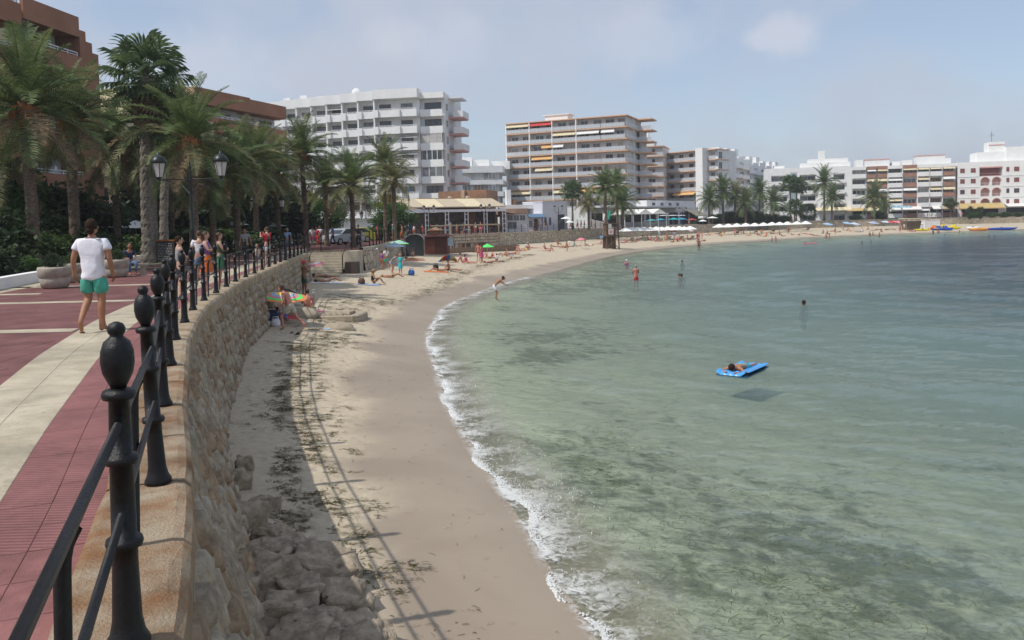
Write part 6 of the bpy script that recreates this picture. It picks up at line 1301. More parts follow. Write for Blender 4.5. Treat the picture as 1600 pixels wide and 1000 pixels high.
def cloth_mesh(pn, kind, sub=1):
    def f():
        P = POSES[pn]; g = .018
        if kind == 'skirt' and pn in ('stand', 'walk', 'look', 'photo'):
            b = MB(); n = 20; vs = []
            for z, r_ in ((1.04, .125), (.96, .155), (.85, .175), (.7, .19), (.55, .205)):
                for k in range(n): th = 2*math.pi*k/n; w = 1+.05*math.sin(th*6+z*3)*(1.04-z)*2; vs.append((r_*math.cos(th)*w, r_*.85*math.sin(th)*w, z))
            b.add(vs, [(j*n+k, j*n+(k+1) % n, (j+1)*n+(k+1) % n, (j+1)*n+k) for j in range(4) for k in range(n)]); return b.mesh('skirt', True)
        def q(n, e=g): a = P[n]; return (*a[:3], a[3]+e, (a[4] if len(a) > 4 else a[3])+e)
        if kind in ('shirt', 'vest'):
            v = {'che': q('che'), 'bel': q('bel', .02), 'pe2': (*V4(P['bel'], P['pel'], .7), .14, .115), 'shL': q('shL', .016), 'shR': q('shR', .016), 'nk': (*V4(P['che'], P['nek'], .5), .085)}
            e = [('che','bel'),('bel','pe2'),('che','shL'),('che','shR'),('che','nk')]
            if kind == 'shirt':
                for s in 'LR': v['m'+s] = (*V4(P['sh'+s], P['el'+s], .62), .062); e.append(('sh'+s, 'm'+s))
            return grow(v, e, sub, kind)
        L = {'shorts': .72, 'trunks': .40, 'skirt': .6, 'trousers': .95, 'bikini': .12}[kind]
        v = {'pel': q('pel', .014), 'w': (*V4(P['pel'], P['bel'], .45), .125, .10)}; e = [('pel', 'w')]
        for s in 'LR':
            v['hi'+s] = q('hi'+s, .016)
            if kind == 'trousers': v['kn'+s] = q('kn'+s, .02); v['an'+s] = (*V4(P['kn'+s], P['an'+s], .9), .055); e += [('hi'+s, 'kn'+s), ('kn'+s, 'an'+s)]
            else: v['t'+s] = (*V4(P['hi'+s], P['kn'+s], L), {'shorts': .088, 'trunks': .095, 'skirt': .12, 'bikini': .09}[kind]); e.append(('hi'+s, 't'+s))
            e.append(('pel', 'hi'+s))
        return grow(v, e, sub, kind)
    return cached(('cloth', pn, kind, sub), f)
def hair_mesh(pn, kind):
    def f():
        h = POSES[pn]['hed']; b = MB()
        if pn in ('prone', 'back'): b.ball((h[0], h[1]+.025, h[2]+(.02 if pn == 'prone' else -.025)), (.092, .115, .10), 12, 8)
        else: b.ball((h[0], h[1]-.018, h[2]+.028), (.088, .098, .105), 12, 8)
        if kind == 'long': b.tube([(h[0], h[1]-.06, h[2]+.03), (h[0], h[1]-.085, h[2]-.10), (h[0], h[1]-.07, h[2]-.24)], [.08, .075, .03], 8)
        if kind == 'bun': b.ball((h[0], h[1]-.10, h[2]+.08), .05, 8, 6)
        if kind == 'cap': b.box(h[0]-.07, h[1]+.06, h[2]+.035, h[0]+.07, h[1]+.18, h[2]+.05)
        me = b.mesh('hair', True); return me
    return cached(('hair', pn, kind), f)
def skinm(n, c): m = pm(n, c, .55, .08, 6, Subsurface_Weight=.0); return m
skins = {'fair': skinm('fair_skin', (.50, .29, .21)), 'tan': skinm('tanned_skin', (.36, .17, .095)), 'dark': skinm('dark_tanned_skin', (.20, .085, .045)), 'pink': skinm('sunburnt_skin', (.52, .22, .16))}
eyem = pm('eye_dark', (.03, .02, .02), .3)
def cl(n, c): return pm(n+'_cloth', c, .85, .1, 12, .25, 60)
K = {'white': cl('white', (.74, .74, .78)), 'black': cl('black', (.02, .022, .028)), 'grey': cl('grey', (.26, .27, .27)), 'red': cl('red', (.52, .03, .05)), 'blue': cl('blue', (.04, .12, .40)), 'navy': cl('navy', (.02, .035, .10)), 'turq': cl('turquoise', (.03, .42, .50)), 'green': cl('green', (.06, .20, .10)),
     'lime': cl('lime', (.45, .62, .22)), 'orange': cl('orange', (.70, .16, .03)), 'yellow': cl('yellow', (.70, .55, .06)), 'pink': cl('pink', (.62, .10, .24)), 'purple': cl('purple', (.24, .10, .34)), 'beige': cl('beige', (.48, .44, .36)), 'denim': cl('denim', (.10, .16, .26)), 'lblue': cl('light_blue', (.26, .38, .62)), 'dgreen': cl('dark_green', (.03, .09, .07)), 'olive': cl('olive', (.10, .12, .06)), 'mint': cl('mint', (.10, .48, .36)), 'brown': cl('brown', (.12, .06, .04))}
HR = {'dark': pm('dark_hair', (.030, .018, .011), .8, .2, 30, .3, 80, spec=.15), 'brown': pm('brown_hair', (.07, .035, .018), .6, .3, 30, .3, 80), 'blond': pm('blond_hair', (.38, .24, .10), .6, .2, 30, .3, 80), 'grey': pm('grey_hair', (.30, .29, .28), .6, .2, 30), 'red': K['red'], 'white': K['white'], 'black': K['black']}
def person(label, pos, pn, face, h=1.7, skin='tan', top=None, bottom=('trunks', 'black'), hair=('short', 'dark'), z=0, group=None, cat='person', sub=1):
    t = E('person', label, cat, (pos[0], pos[1], pos[2]+z), R(face), group); s = h/1.75
    O('body', body_mesh(pn, sub), [skins[skin], eyem], t, sc=s)
    if hair: O('hat' if hair[0] == 'cap' or hair[1] in ('white', 'red') else 'hair', hair_mesh(pn, hair[0]), HR[hair[1]], t, sc=s)
    if bottom: O(bottom[0], cloth_mesh(pn, bottom[0], sub), K[bottom[1]], t, sc=s)
    if top: O(top[0], cloth_mesh(pn, top[0], sub), K[top[1]], t, sc=s)
    return t
# --- the walking man
POSES['hero'] = pose(che=(0,0,1.31,.165,.11), bel=(0,0,1.11,.135,.095), nek=(0,0,1.48,.06), hed=(0,.02,1.64), shL=(-.20,0,1.42,.062), elL=(-.27,-.05,1.15,.045), wrL=(-.285,0,.91,.03), haL=(-.285,.01,.86,.034), hiL=(-.10,0,.91,.095), knL=(-.105,.04,.52,.06), anL=(-.12,-.24,.19,.037), toL=(-.13,-.18,.04,.03), shR=(.20,0,1.42,.062), elR=(.265,-.03,1.15,.045), wrR=(.275,.05,.91,.03), haR=(.275,.06,.86,.034), hiR=(.10,0,.91,.095), knR=(.10,.03,.51,.06), anR=(.10,.0,.10,.038), toR=(.12,.16,.035,.03))
def hero():
    hp = PP(150, 519); t = E('person', 'young man seen from behind in white tee and mint green shorts walking barefoot', 'person', tuple(hp), R(4)); P = POSES['hero']
    v = {k: q for k, q in P.items() if k != 'hed'}; v['jaw'] = (0, .01, 1.55, .055); e = [('pel','bel'),('bel','che'),('che','nek'),('nek','jaw')]+ARM+LEG
    for s, sg in (('L', -1), ('R', 1)):
        cf = P['kn'+s]; a_ = P['an'+s]; m_ = V4(cf, a_, .3); v['ca'+s] = (m_[0], m_[1]-.02, m_[2], .062); e.remove(('kn'+s, 'an'+s)); e += [('kn'+s, 'ca'+s), ('ca'+s, 'an'+s)]
        if s == 'R': v['he'+s] = (a_[0], a_[1]-.05, .035, .032); e.append(('an'+s, 'he'+s))
    me = grow(v, e, 2); b = head_mb((0, .02, 1.64), (-.25, 1, 0), r=.10); mm = merge(me, b)
    fv = bpy.data.meshes.new('x')
    fb = MB()
    for s, sg in (('L', -1), ('R', 1)):                       # five separate fingers a hand, slightly curled
        w = Vector(P['ha'+s][:3])
        for j in range(4):
            o_ = w+Vector((sg*.004, .03-.02*j, -.005)); L = (.070, .080, .075, .058)[j]; fb.tube([o_, o_+Vector((-sg*.002, .003, -L*.5)), o_+Vector((-sg*.014, .008, -L*.8)), o_+Vector((-sg*.030, .010, -L*1.05))], [.0105, .0095, .0085, .006], 6)
        o_ = w+Vector((-sg*.012, .03, .02)); fb.tube([o_, o_+Vector((-sg*.02, .03, -.025)), o_+Vector((-sg*.022, .034, -.055))], [.013, .011, .007], 6)
    for s, sg in (('L', -1), ('R', 1)):
        a_ = Vector(P['to'+s][:3])
        for j in range(5): o_ = a_+Vector((sg*(-.028+.014*j), .0, -.008)); dd = Vector((0, .045-.005*j, -.004)) if s == 'R' else Vector((0, .035, -.03)); fb.tube([o_, o_+dd], [.012, .008], 5)
    mm = merge(mm, fb) if True else mm
    mi = [0]*len(mm.polygons); n0 = len(me.polygons)
    for k, q in enumerate(b.mi): mi[n0+k] = q
    mm.polygons.foreach_set('material_index', mi)
    s_ = 1.05; O('body', mm, [skins['tan'], eyem], t, sc=s_)
    hb = MB(); hb.ball((0, -.004, 1.672), (.088, .104, .105), 20, 14); vs = []
    for v_ in hb.v: q = Vector(v_); n_ = mnoise.noise(q*30)*.012; vs.append(tuple(q+(q-Vector((0, 0, 1.66))).normalized()*n_))
    hb.v = vs; hb.ball((0, -.055, 1.60), (.066, .05, .07), 12, 8); O('hair', hb, HR['dark'], t, sc=s_, smooth=True)
    def folds(me, amp, f, lo, hi):
        for v_ in me.vertices:
            c_ = v_.co; n_ = Vector((c_.x, c_.y, 0)).normalized(); k_ = max(0, min(1, (hi-c_.z)/(hi-lo))); c_ += n_*amp*k_*(mnoise.noise(Vector((c_.x*f*2, c_.y*f*2, c_.z*f)))+.6*math.sin(c_.z*26+c_.x*9))
        me.polygons.foreach_set('use_smooth', [True]*len(me.polygons)); return me
    v = {'che': (0, 0, 1.32, .190, .130), 'bel': (0, 0, 1.10, .168, .122), 'hem': (0, -.002, .93, .188, .140), 'hm2': (0, -.002, .79, .205, .155), 'nk': (0, 0, 1.44, .105), 'n2': (0, .005, 1.475, .082)}
    e = [('che', 'bel'), ('bel', 'hem'), ('hem', 'hm2'), ('che', 'nk'), ('nk', 'n2')]
    for s in 'LR': S_, E_ = P['sh'+s], P['el'+s]; v['s'+s] = (S_[0]*.97, S_[1], S_[2]-.018, .080); v['m'+s] = (*V4(S_, E_, .35), .082); v['q'+s] = (*V4(S_, E_, .56), .078); e += [('che', 's'+s), ('s'+s, 'm'+s), ('m'+s, 'q'+s)]
    O('tee_shirt', folds(grow(v, e, 3, 'tee'), .012, 9, .85, 1.4), pm('white_tee', (.80, .80, .86), .85, .05, 8, .35, 12), t, sc=s_)
    v = {'w': (0, 0, .95, .150, .115), 'pel': (0, 0, .88, .160, .122)}; e = [('w', 'pel')]
    for s in 'LR': H_, K_ = P['hi'+s], P['kn'+s]; v['h'+s] = (*V4(H_, K_, .08), .118); v['m'+s] = (*V4(H_, K_, .4), .118); v['t'+s] = (*V4(H_, K_, .82), .118); e += [('pel', 'h'+s), ('h'+s, 'm'+s), ('m'+s, 't'+s)]
    O('shorts', folds(grow(v, e, 3, 'shorts'), .010, 10, .6, .95), pm('mint_shorts', (.075, .40, .30), .8, .12, 10, .4, 12), t, sc=s_)
hero()
# --- on the promenade: label, px, distance, pose, facing, height, skin, top, bottom, hair
def onp(label, px, Y, *a, **k): return person(label, (XD(px, Y), Y, PZ), *a, **k)
onp('woman in dark grey vest with short hair leaning by the railing', 280, 18.3, 'look', -60, 1.52, 'fair', ('vest', 'grey'), ('shorts', 'black'), ('short', 'dark'), sub=2)
onp('girl with long brown hair in orange and yellow skirt at the railing', 322, 21.5, 'look', -80, 1.60, 'fair', ('vest', 'purple'), ('skirt', 'orange'), ('long', 'brown'), sub=2)
onp('girl with curly hair in green dress behind the orange skirt girl', 343, 23.5, 'look', -70, 1.55, 'fair', ('vest', 'olive'), ('skirt', 'green'), ('long', 'brown'), sub=2)
onp('person in white tee half hidden behind the orange skirt girl', 312, 23.0, 'stand', 20, 1.62, 'fair', ('shirt', 'white'), ('shorts', 'denim'), ('short', 'brown'))
onp('person in red shirt holding up a camera at the railing', 418, 35, 'photo', 60, 1.70, 'fair', ('shirt', 'red'), ('shorts', 'white'), ('short', 'brown'))
onp('person in dark clothes strolling in the shade past the girls', 384, 38, 'walk', 180, 1.65, 'tan', ('shirt', 'grey'), ('trousers', 'black'), ('short', 'dark'))
onp('seated man in light blue shirt in the shade by the hedge', 450, 50, 'stand', 190, 1.6, 'tan', ('shirt', 'lblue'), ('trousers', 'denim'), ('short', 'grey'))
onp('child with fair hair sitting low behind the railing', 402, 36, 'chair', 180, 1.25, 'fair', ('vest', 'beige'), ('shorts', 'denim'), ('short', 'blond'))
onp('person in pale pink top and shorts walking by the palm trunk', 489, 63, 'walk', 10, 1.68, 'fair', ('shirt', 'white'), ('shorts', 'pink'), ('short', 'brown'))
onp('person in crimson top beside the pale pink walker', 496, 66, 'walk', 170, 1.6, 'tan', ('shirt', 'red'), ('shorts', 'red'), ('short', 'dark'))
onp('person in white shirt and dark red trousers farther behind', 501, 68, 'stand', 170, 1.72, 'tan', ('shirt', 'white'), ('trousers', 'red'), ('short', 'dark'))
onp('person in blue shirt beside the parked cars', 521, 67, 'walk', 90, 1.75, 'tan', ('shirt', 'blue'), ('trousers', 'navy'), ('short', 'dark'))
onp('person in bright red shirt walking past the low palm', 590, 74, 'walk', -90, 1.7, 'tan', ('shirt', 'red'), ('shorts', 'red'), ('short', 'dark'))
onp('person in turquoise top walking before the clipped tree', 615, 78, 'walk', -90, 1.72, 'tan', ('shirt', 'turq'), ('shorts', 'olive'), ('cap', 'white'))
onp('bare chested person in orange shorts near the pale pole', 629, 80, 'walk', 90, 1.75, 'tan', None, ('shorts', 'orange'), ('short', 'dark'))
onp('person in royal blue shirt at the restaurant left end', 641, 86, 'walk', 180, 1.75, 'tan', ('shirt', 'blue'), ('shorts', 'navy'), ('short', 'dark'))
onp('dark dressed cyclist like figure beside the low palm trunk', 561, 59, 'stand', 180, 1.75, 'tan', ('shirt', 'black'), ('trousers', 'black'), ('cap', 'black'))
onp('seated man in dark shirt and jeans by the third planter', 202, 29.6, 'chair', -140, 1.62, 'tan', ('shirt', 'navy'), ('trousers', 'denim'), ('short', 'dark'))
bn = E('bench', 'low stone bench under the seated man in jeans', 'bench', (XD(203, 29.75), 29.75, PZ), R(20)); O('seat', MB().box(-.6, -.2, .34, .6, .25, .42), conc, bn); O('leg', MB().box(-.5, -.15, 0, -.35, .2, .34), conc, bn); O('leg', MB().box(.35, -.15, 0, .5, .2, .34), conc, bn)
onp('cafe guest in white shirt seated under the white umbrella', 191, 45, 'chair', -120, 1.7, 'tan', ('shirt', 'white'), ('shorts', 'grey'), ('short', 'brown'))
onp('bare shouldered cafe guest seated left of the white shirted one', 174, 46, 'chair', -150, 1.65, 'tan', None, ('shorts', 'black'), ('short', 'grey'))
onp('person in crimson shirt standing in the shaded cafe', 267, 58, 'stand', 170, 1.65, 'fair', ('shirt', 'pink'), ('shorts', 'white'), ('short', 'dark'))
onp('second person in crimson in the shaded cafe', 292, 60, 'stand', 190, 1.6, 'fair', ('shirt', 'red'), ('shorts', 'white'), ('short', 'dark'))
rp = random.Random(9); cols_ = ['white', 'red', 'black', 'turq', 'pink', 'lblue', 'grey', 'navy', 'beige', 'orange']
desc = {'turq': 'turquoise', 'lblue': 'light blue', 'dgreen': 'dark green'}
def dn(c): return desc.get(c, c)
for k, px in enumerate([648, 661, 674, 684, 696, 706, 715, 722, 727, 735, 744, 752]):
    Y = 112+rp.uniform(-4, 6); c_ = cols_[k % 10]; c2 = cols_[(k*3+1) % 10]
    onp('diner in %s top and %s bottoms, %s from left under the pergola' % (dn(c_), dn(c2), ordn[k]), px, Y, 'walk' if k in (7, 8) else 'stand', rp.uniform(0, 360), rp.uniform(1.55, 1.8), rp.choice(('tan', 'fair')), ('shirt', c_), ('shorts', c2), ('short', rp.choice(('dark', 'brown', 'grey'))), group='people at the pergola restaurant')
for k, px in enumerate([836, 843, 852, 893, 903, 909, 914, 925, 931, 1009, 1014, 1024, 1078]):
    Y = (134 if px < 880 else 146 if px < 1000 else 168)+rp.uniform(-2, 2); c_ = cols_[(k*7+2) % 10]; c2 = cols_[(k*3+2) % 10]
    onp('stroller in %s top and %s bottoms, %s from left before the far cafes' % (dn(c_), dn(c2), ordn[k]), px, Y, 'walk', rp.choice((90, -90, 60)), rp.uniform(1.6, 1.8), 'tan', ('shirt', c_), ('shorts', c2), ('short', 'dark'), group='strollers on the far promenade')
for k, px in enumerate([1238, 1244, 1363, 1387, 1440, 1450, 1457, 1463, 1472, 1504]):
    Y = 207 if px < 1300 else 217; c_ = cols_[(k*7+1) % 10]; onp('tiny stroller in %s, %s from left on the far right promenade' % (dn(c_), ordn[k]), px, Y, 'walk', 90, 1.7, 'tan', ('shirt', c_), ('shorts', 'navy'), ('short', 'dark'), group='strollers on the far right promenade')
# --- on the sand
def ons(label, px, py, *a, **k): return person(label, G(px, py), *a, **k)
ons('man in pale shorts striding past the rainbow parasol', 455, 517, 'stride', 75, 1.74, 'pink', None, ('shorts', 'beige'), ('short', 'brown'), sub=2)
ons('tanned man in red cap and dark green shorts with arms raised', 476, 463, 'look', -40, 1.75, 'dark', None, ('shorts', 'dgreen'), ('cap', 'red'))
ons('red backed man sitting in lime shorts beside the sand sculpture', 481, 487, 'sit', 10, 1.78, 'pink', None, ('trunks', 'lime'), ('short', 'brown'), sub=2)
ons('child in blue top crouching under the rainbow parasol', 433, 505, 'sit', -60, 1.1, 'tan', ('shirt', 'lblue'), ('trunks', 'blue'), ('short', 'dark'))
ons('sunbather in striped trunks lying beside the wall, nearer of two', 512, 441, 'back', 100, 1.75, 'tan', None, ('trunks', 'denim'), ('short', 'dark'))
ons('sunbather in navy trunks lying beside the wall, farther of two', 507, 434, 'prone', 105, 1.7, 'tan', None, ('trunks', 'navy'), ('short', 'dark'))
ons('blond woman in black swimsuit sitting with knees up', 583, 444, 'sit', -80, 1.68, 'tan', ('vest', 'black'), ('bikini', 'black'), ('long', 'blond'))
ons('sunbather in dark trunks lying behind the sitting blond woman', 612, 434, 'back', 100, 1.7, 'tan', None, ('trunks', 'black'), ('short', 'blond'))
ons('boy wrapped in a turquoise towel standing on the sand', 626, 430, 'stand', 150, 1.45, 'fair', ('shirt', 'turq'), ('skirt', 'turq'), ('short', 'blond'))
ons('woman in grey top and light blue shorts bending forward', 613, 428, 'bend', -100, 1.62, 'fair', ('shirt', 'grey'), ('trunks', 'lblue'), ('bun', 'brown'))
ons('person in white tee and green shorts walking away', 604, 422, 'walk', 40, 1.62, 'tan', ('shirt', 'white'), ('shorts', 'mint'), ('short', 'brown'))
ons('child in purple vest beside the white tee walker', 597, 422, 'walk', -30, 1.4, 'tan', ('vest', 'purple'), ('trunks', 'red'), ('short', 'brown'))
ons('person in dark purple sitting low under the striped parasol', 580, 417, 'sit', 140, 1.6, 'dark', ('vest', 'purple'), ('trunks', 'navy'), ('short', 'dark'))
ons('sunbather on a red towel in front of the dark booth', 646, 406, 'prone', 95, 1.7, 'tan', None, ('bikini', 'black'), ('short', 'dark'))
ons('person sitting in front of the dark booth', 645, 401, 'sit', 180, 1.5, 'dark', ('vest', 'grey'), ('trunks', 'black'), ('short', 'dark'))
ons('person with dark head on a red towel lying left of the water edge weed', 686, 424, 'back', -85, 1.7, 'tan', None, ('trunks', 'olive'), ('short', 'dark'))
ons('sunbather in grey shorts leaning up beside the red towel', 703, 424, 'legs', -100, 1.75, 'tan', None, ('trunks', 'grey'), ('short', 'dark'))
ons('pair of bathers sitting right of the striped shelter, left one', 722, 411, 'legs', -95, 1.7, 'pink', None, ('trunks', 'brown'), ('short', 'dark'))
ons('pair of bathers sitting right of the striped shelter, right one', 730, 412, 'legs', -100, 1.65, 'pink', ('vest', 'pink'), ('bikini', 'pink'), ('long', 'brown'))
ons('person in pink dress standing left of the green parasol pole', 753, 411, 'stand', 60, 1.6, 'tan', ('vest', 'pink'), ('skirt', 'pink'), ('long', 'brown'))
ons('bare backed person standing just left of the pink dress', 748, 409, 'stand', 0, 1.65, 'pink', None, ('trunks', 'red'), ('short', 'brown'))
ons('child in black and white crouching right of the green parasol', 776, 407, 'sit', 0, 1.25, 'tan', ('shirt', 'white'), ('trunks', 'black'), ('bun', 'dark'))
ons('bather sitting under the green parasol on its left', 761, 404, 'legs', -60, 1.6, 'pink', None, ('bikini', 'yellow'), ('short', 'brown'))
ons('bather lying flat in front of the green parasol', 768, 411, 'back', 92, 1.6, 'pink', None, ('bikini', 'pink'), ('short', 'dark'))
ons('toddler in turquoise hat at the damp sand edge', 799, 406, 'sit', 40, .9, 'fair', None, ('bikini', 'white'), ('cap', 'white'))
crowd = [(768, 404), (787, 399), (793, 401), (799, 398), (806, 397), (812, 393), (820, 391), (826, 389), (834, 388), (852, 390), (860, 393), (866, 386), (871, 383), (879, 386), (884, 388), (896, 386), (900, 385), (914, 385), (920, 384), (938, 382), (944, 382), (972, 380), (980, 379), (988, 379), (995, 378)]
pl = ['legs', 'back', 'sit', 'prone', 'legs']
places = {0: 'near green parasol', 1: 'below timber wall', 2: 'below rubble wall', 3: 'near pink parasol', 4: 'by lifeguard tower'}
bc = ['red', 'pink', 'black', 'blue', 'white', 'turq', 'orange', 'navy', 'yellow', 'purple']
for k, (px, py) in enumerate(crowd):
    c_ = bc[(k*3) % 10]; pn = pl[k % 5]; zone = places[min(4, int((px-768)/46))]; act = {'legs': 'sitting', 'back': 'lying', 'sit': 'crouching', 'prone': 'face down'}[pn]
    ons('bather %s in %s, %s from left of mid crowd, %s' % (act, dn(c_), ordn[k], zone), px, py, pn, rp.uniform(60, 130)*rp.choice((1, -1)), rp.uniform(1.5, 1.75), rp.choice(('tan', 'pink', 'fair')), ('vest', c_) if k % 3 == 0 else None, ('bikini' if k % 2 else 'trunks', c_), ('short', rp.choice(('dark', 'brown', 'blond'))), group='bathers in the middle of the beach')
ons('child in brown trunks walking on damp sand before the pink parasol', 886, 394, 'walk', -60, 1.3, 'tan', None, ('trunks', 'brown'), ('short', 'dark'))
ons('person in white seated on sand left of the beach crowd wall', 825, 389, 'sit', 180, 1.7, 'tan', ('shirt', 'white'), ('trunks', 'red'), ('cap', 'white'))
ons('standing person in light blue shirt before the left parasol row', 1054, 376, 'stand', 0, 1.75, 'tan', ('shirt', 'lblue'), ('shorts', 'lblue'), ('short', 'dark'))
ons('person in red shorts standing right of the left parasol row', 1092, 376, 'stand', 0, 1.75, 'pink', None, ('shorts', 'red'), ('short', 'dark')); ons('second person in red beside the one in red shorts', 1097, 375, 'stand', 90, 1.65, 'pink', ('vest', 'red'), ('trunks', 'red'), ('short', 'brown'))
far = [(1006+i*6.3+rp.uniform(-2, 2), 377+rp.uniform(-2.5, 1.5)) for i in range(16)]+[(1105+i*7.5+rp.uniform(-3, 3), 367+rp.uniform(-2.5, 3)) for i in range(26)]+[(1300+i*8+rp.uniform(-3, 3), 360.5+rp.uniform(-1.5, 3)) for i in range(17)]
far = sorted(far[:16])+sorted(far[16:42])+sorted(far[42:])
for k, (px, py) in enumerate(far):
    kk = k if k < 16 else k-16 if k < 42 else k-42
    pn = rp.choice(['legs', 'back', 'sit', 'prone', 'legs', 'stand']); c_ = rp.choice(bc); z3 = 'left white parasol row' if k < 16 else 'right white parasol row' if k < 42 else 'far right rubble wall'
    act = {'legs': 'sitting', 'back': 'lying', 'sit': 'sitting', 'prone': 'lying', 'stand': 'standing'}[pn]
    ons('tiny bather %s in %s, %s from left by the %s' % (act, dn(c_), ordn[kk], z3), px, py, pn, rp.uniform(0, 360), rp.uniform(1.55, 1.8), rp.choice(('tan', 'pink', 'tan')), ('vest', c_) if rp.random() < .4 else None, ('trunks', c_), ('short', 'dark'), group='tiny bathers by the '+z3)
ons('child standing at the far water edge below the left parasol row end', 1305, 366, 'stand', 0, 1.3, 'tan', None, ('trunks', 'navy'), ('short', 'dark'))
# --- towels and gear
def towel(label, px, py, m, rz, L=1.8, w=.85):
    p = G(px, py); b = MB(); vs = []; r_ = random.Random(int(px))
    for i in range(7):
        for j in range(4): x, y = (j/3-.5)*w, (i/6-.5)*L; c_, s_ = math.cos(R(rz)), math.sin(R(rz)); X_, Y_ = x*c_-y*s_, x*s_+y*c_; vs.append((X_, Y_, GZ(p.x+X_, p.y+Y_)-p.z+.02+.012*r_.random()))
    b.add(vs, [(i*4+j, i*4+j+1, i*4+5+j, i*4+4+j) for i in range(6) for j in range(3)]); t = O('beach_towel', b, m, None, tuple(p), smooth=True); tag(t, label, 'towel'); return t
towel('red towel under the sunbather before the dark booth', 648, 407, K['red'], 95); towel('blue towel beside the blond sitting woman', 575, 445, K['lblue'], -80, 1.3, .6); towel('red towel left of the weed line', 682, 425, K['orange'], -85); towel('pink towel behind the seated red backed man', 497, 487, K['pink'], 80, 1.0, .5)
towel('red towel hanging over the foot of the near wall', 452, 497, K['red'], 20, 1.2, .5); towel('green and white towel under nearer wall sunbather', 512, 442, K['white'], 100); towel('blue towel by the green parasol', 790, 399, K['lblue'], 90, 1.7); towel('pink towel among bathers below the timber wall', 850, 392, K['pink'], 90, 1.7)
def bag(label, px, py, m, s=.3, cat='bag'): p = G(px, py); t = E('beach_bag', label, cat, tuple(p), .4); O('body', MB().lathe([(s*.6, 0), (s*.75, s*.3), (s*.7, s*.9), (s*.35, s*1.25)], 10), m, t, smooth=True); O('strap', MB().tube([(-s*.5, 0, s*.9), (-s*.4, 0, s*1.5), (s*.4, 0, s*1.5), (s*.5, 0, s*.9)], .02, 5), m, t, smooth=True)
bag('dark blue rucksack at the foot of the sea wall', 424, 508, K['navy'], .42); bag('white plastic bag beside the dark blue rucksack', 431, 510, K['white'], .22); bag('brown bag left of the blue towel', 565, 444, K['brown'], .28); bag('blue cool bag on the sand right of the turquoise towel boy', 643, 430, K['blue'], .3, 'cool bag'); bag('blue bucket under the rainbow parasol', 441, 501, K['blue'], .25, 'bucket'); bag('dark bag on the red towel left of the weed line', 681, 421, K['black'], .3)
p = G(491, 487); t = E('spade', 'tall wooden handled spade stuck in the sand by the sculpture', 'spade', tuple(p)); O('handle', MB().tube([(0, 0, .15), (0, 0, .78)], .016, 6), wood, t); O('grip', MB().tube([(-.06, 0, .78), (-.05, 0, .9), (.05, 0, .9), (.06, 0, .78), (-.06, 0, .78)], .013, 5), frame_w, t); O('blade', MB().box(-.09, -.01, -.08, .09, .01, .18), conc, t)
p = G(492, 516); t = E('toy_spade', 'toy spade with orange grip and blue blade lying on the sand', 'toy spade', (p.x, p.y, p.z+.02), R(-3)); O('handle', MB().tube([(-.6, 0, .02), (.3, 0, .02)], .015, 6), wood, t); O('grip', MB().box(-.7, -.06, 0, -.55, .06, .04), ok_, t); O('blade', MB().box(.3, -.1, .01, .56, .1, .03), lbl, t)
for dx, lb in ((-.10, 'left'), (.12, 'right')):
    p = G(460, 521); t = E('flip_flop', 'black flip flop on the sand, %s one of the pair' % lb, 'sandal', (p.x+dx, p.y, p.z), R(20*dx)); O('sole', MB().lathe([(.05, 0), (.055, .01), (.05, .02)], 12), K['black'], t, sc=(1, 2.3, 1)); O('strap', MB().tube([(-.045, .0, .02), (0, .06, .05), (.045, .0, .02)], .008, 5), K['black'], t)
# sand sculpture: a raised tub with block pattern
p = G(532, 497); sc_ = E('sand_sculpture', 'low moulded sand sculpture with rounded end and tile pattern', 'sand sculpture', tuple(p), R(-4))
b = MB(); out_ = []; 
for k in range(28):
    a = 2*math.pi*k/28; ca, sa = math.cos(a), math.sin(a); q = (abs(ca)**5+abs(sa)**5)**(-1/5); out_.append((ca*q, sa*q))
vs = [(x*1.0, y*.95, -.3) for x, y in out_]+[(x*.97, y*.92, .16) for x, y in out_]+[(x*.92, y*.86, .2) for x, y in out_]+[(x*.86, y*.78, .2) for x, y in out_]+[(x*.84, y*.74, .15) for x, y in out_]+[(0, 0, .15)]
b.add(vs, [(j*28+k, j*28+(k+1) % 28, (j+1)*28+(k+1) % 28, (j+1)*28+k) for j in range(4) for k in range(28)]+[(112+k, 112+(k+1) % 28, 140) for k in range(28)]); O('base', b, pm('moulded_sand', (.38, .32, .24), .95, .12, 8, .8, 40), sc_, smooth=False)
for i in range(4):
    for j in range(3): O('sand_block', MB().add([(-.72+i*.24+a_*.21+.1*(j % 2), -.5+j*.33+c_*.29, z) for z, e_ in ((.14, 0), (.20, .0)) for a_, c_ in ((0, 0), (1, 0), (1, 1), (0, 1))], [(4, 5, 6, 7), (0, 1, 5, 4), (1, 2, 6, 5), (2, 3, 7, 6), (3, 0, 4, 7)]), MATS['moulded_sand'], sc_)
O('sand_figure', MB().tube([(.35, .55, .18), (.42, .1, .2), (.36, -.2, .2), (.5, -.5, .17)], [.05, .09, .08, .04], 8).ball((.4, .45, .2), .1, 8, 6), MATS['moulded_sand'], sc_, smooth=True)
def heap(label, px, py, rx, ry, h): p = G(px, py); b = MB().ball((0, 0, 0), 1, 24, 12); b.v = [(v[0]*rx*(1+.3*mnoise.noise(Vector(v)*2+Vector((px, 0, 0)))), v[1]*ry, v[2]*h*(1+.5*mnoise.noise(Vector(v)*3))) for v in b.v]; t = O('sand_heap', b, MATS['moulded_sand'], None, (p.x, p.y, p.z-.02), smooth=True); tag(t, label, 'sand heap', kind=None)
heap('heap of dug sand in front of the red backed man', 474, 495, .65, .5, .35); heap('lumpy sand heap below the sculpture', 528, 513, .6, .4, .22); heap('low heap of sand under the rainbow parasol', 450, 505, .5, .4, .15)
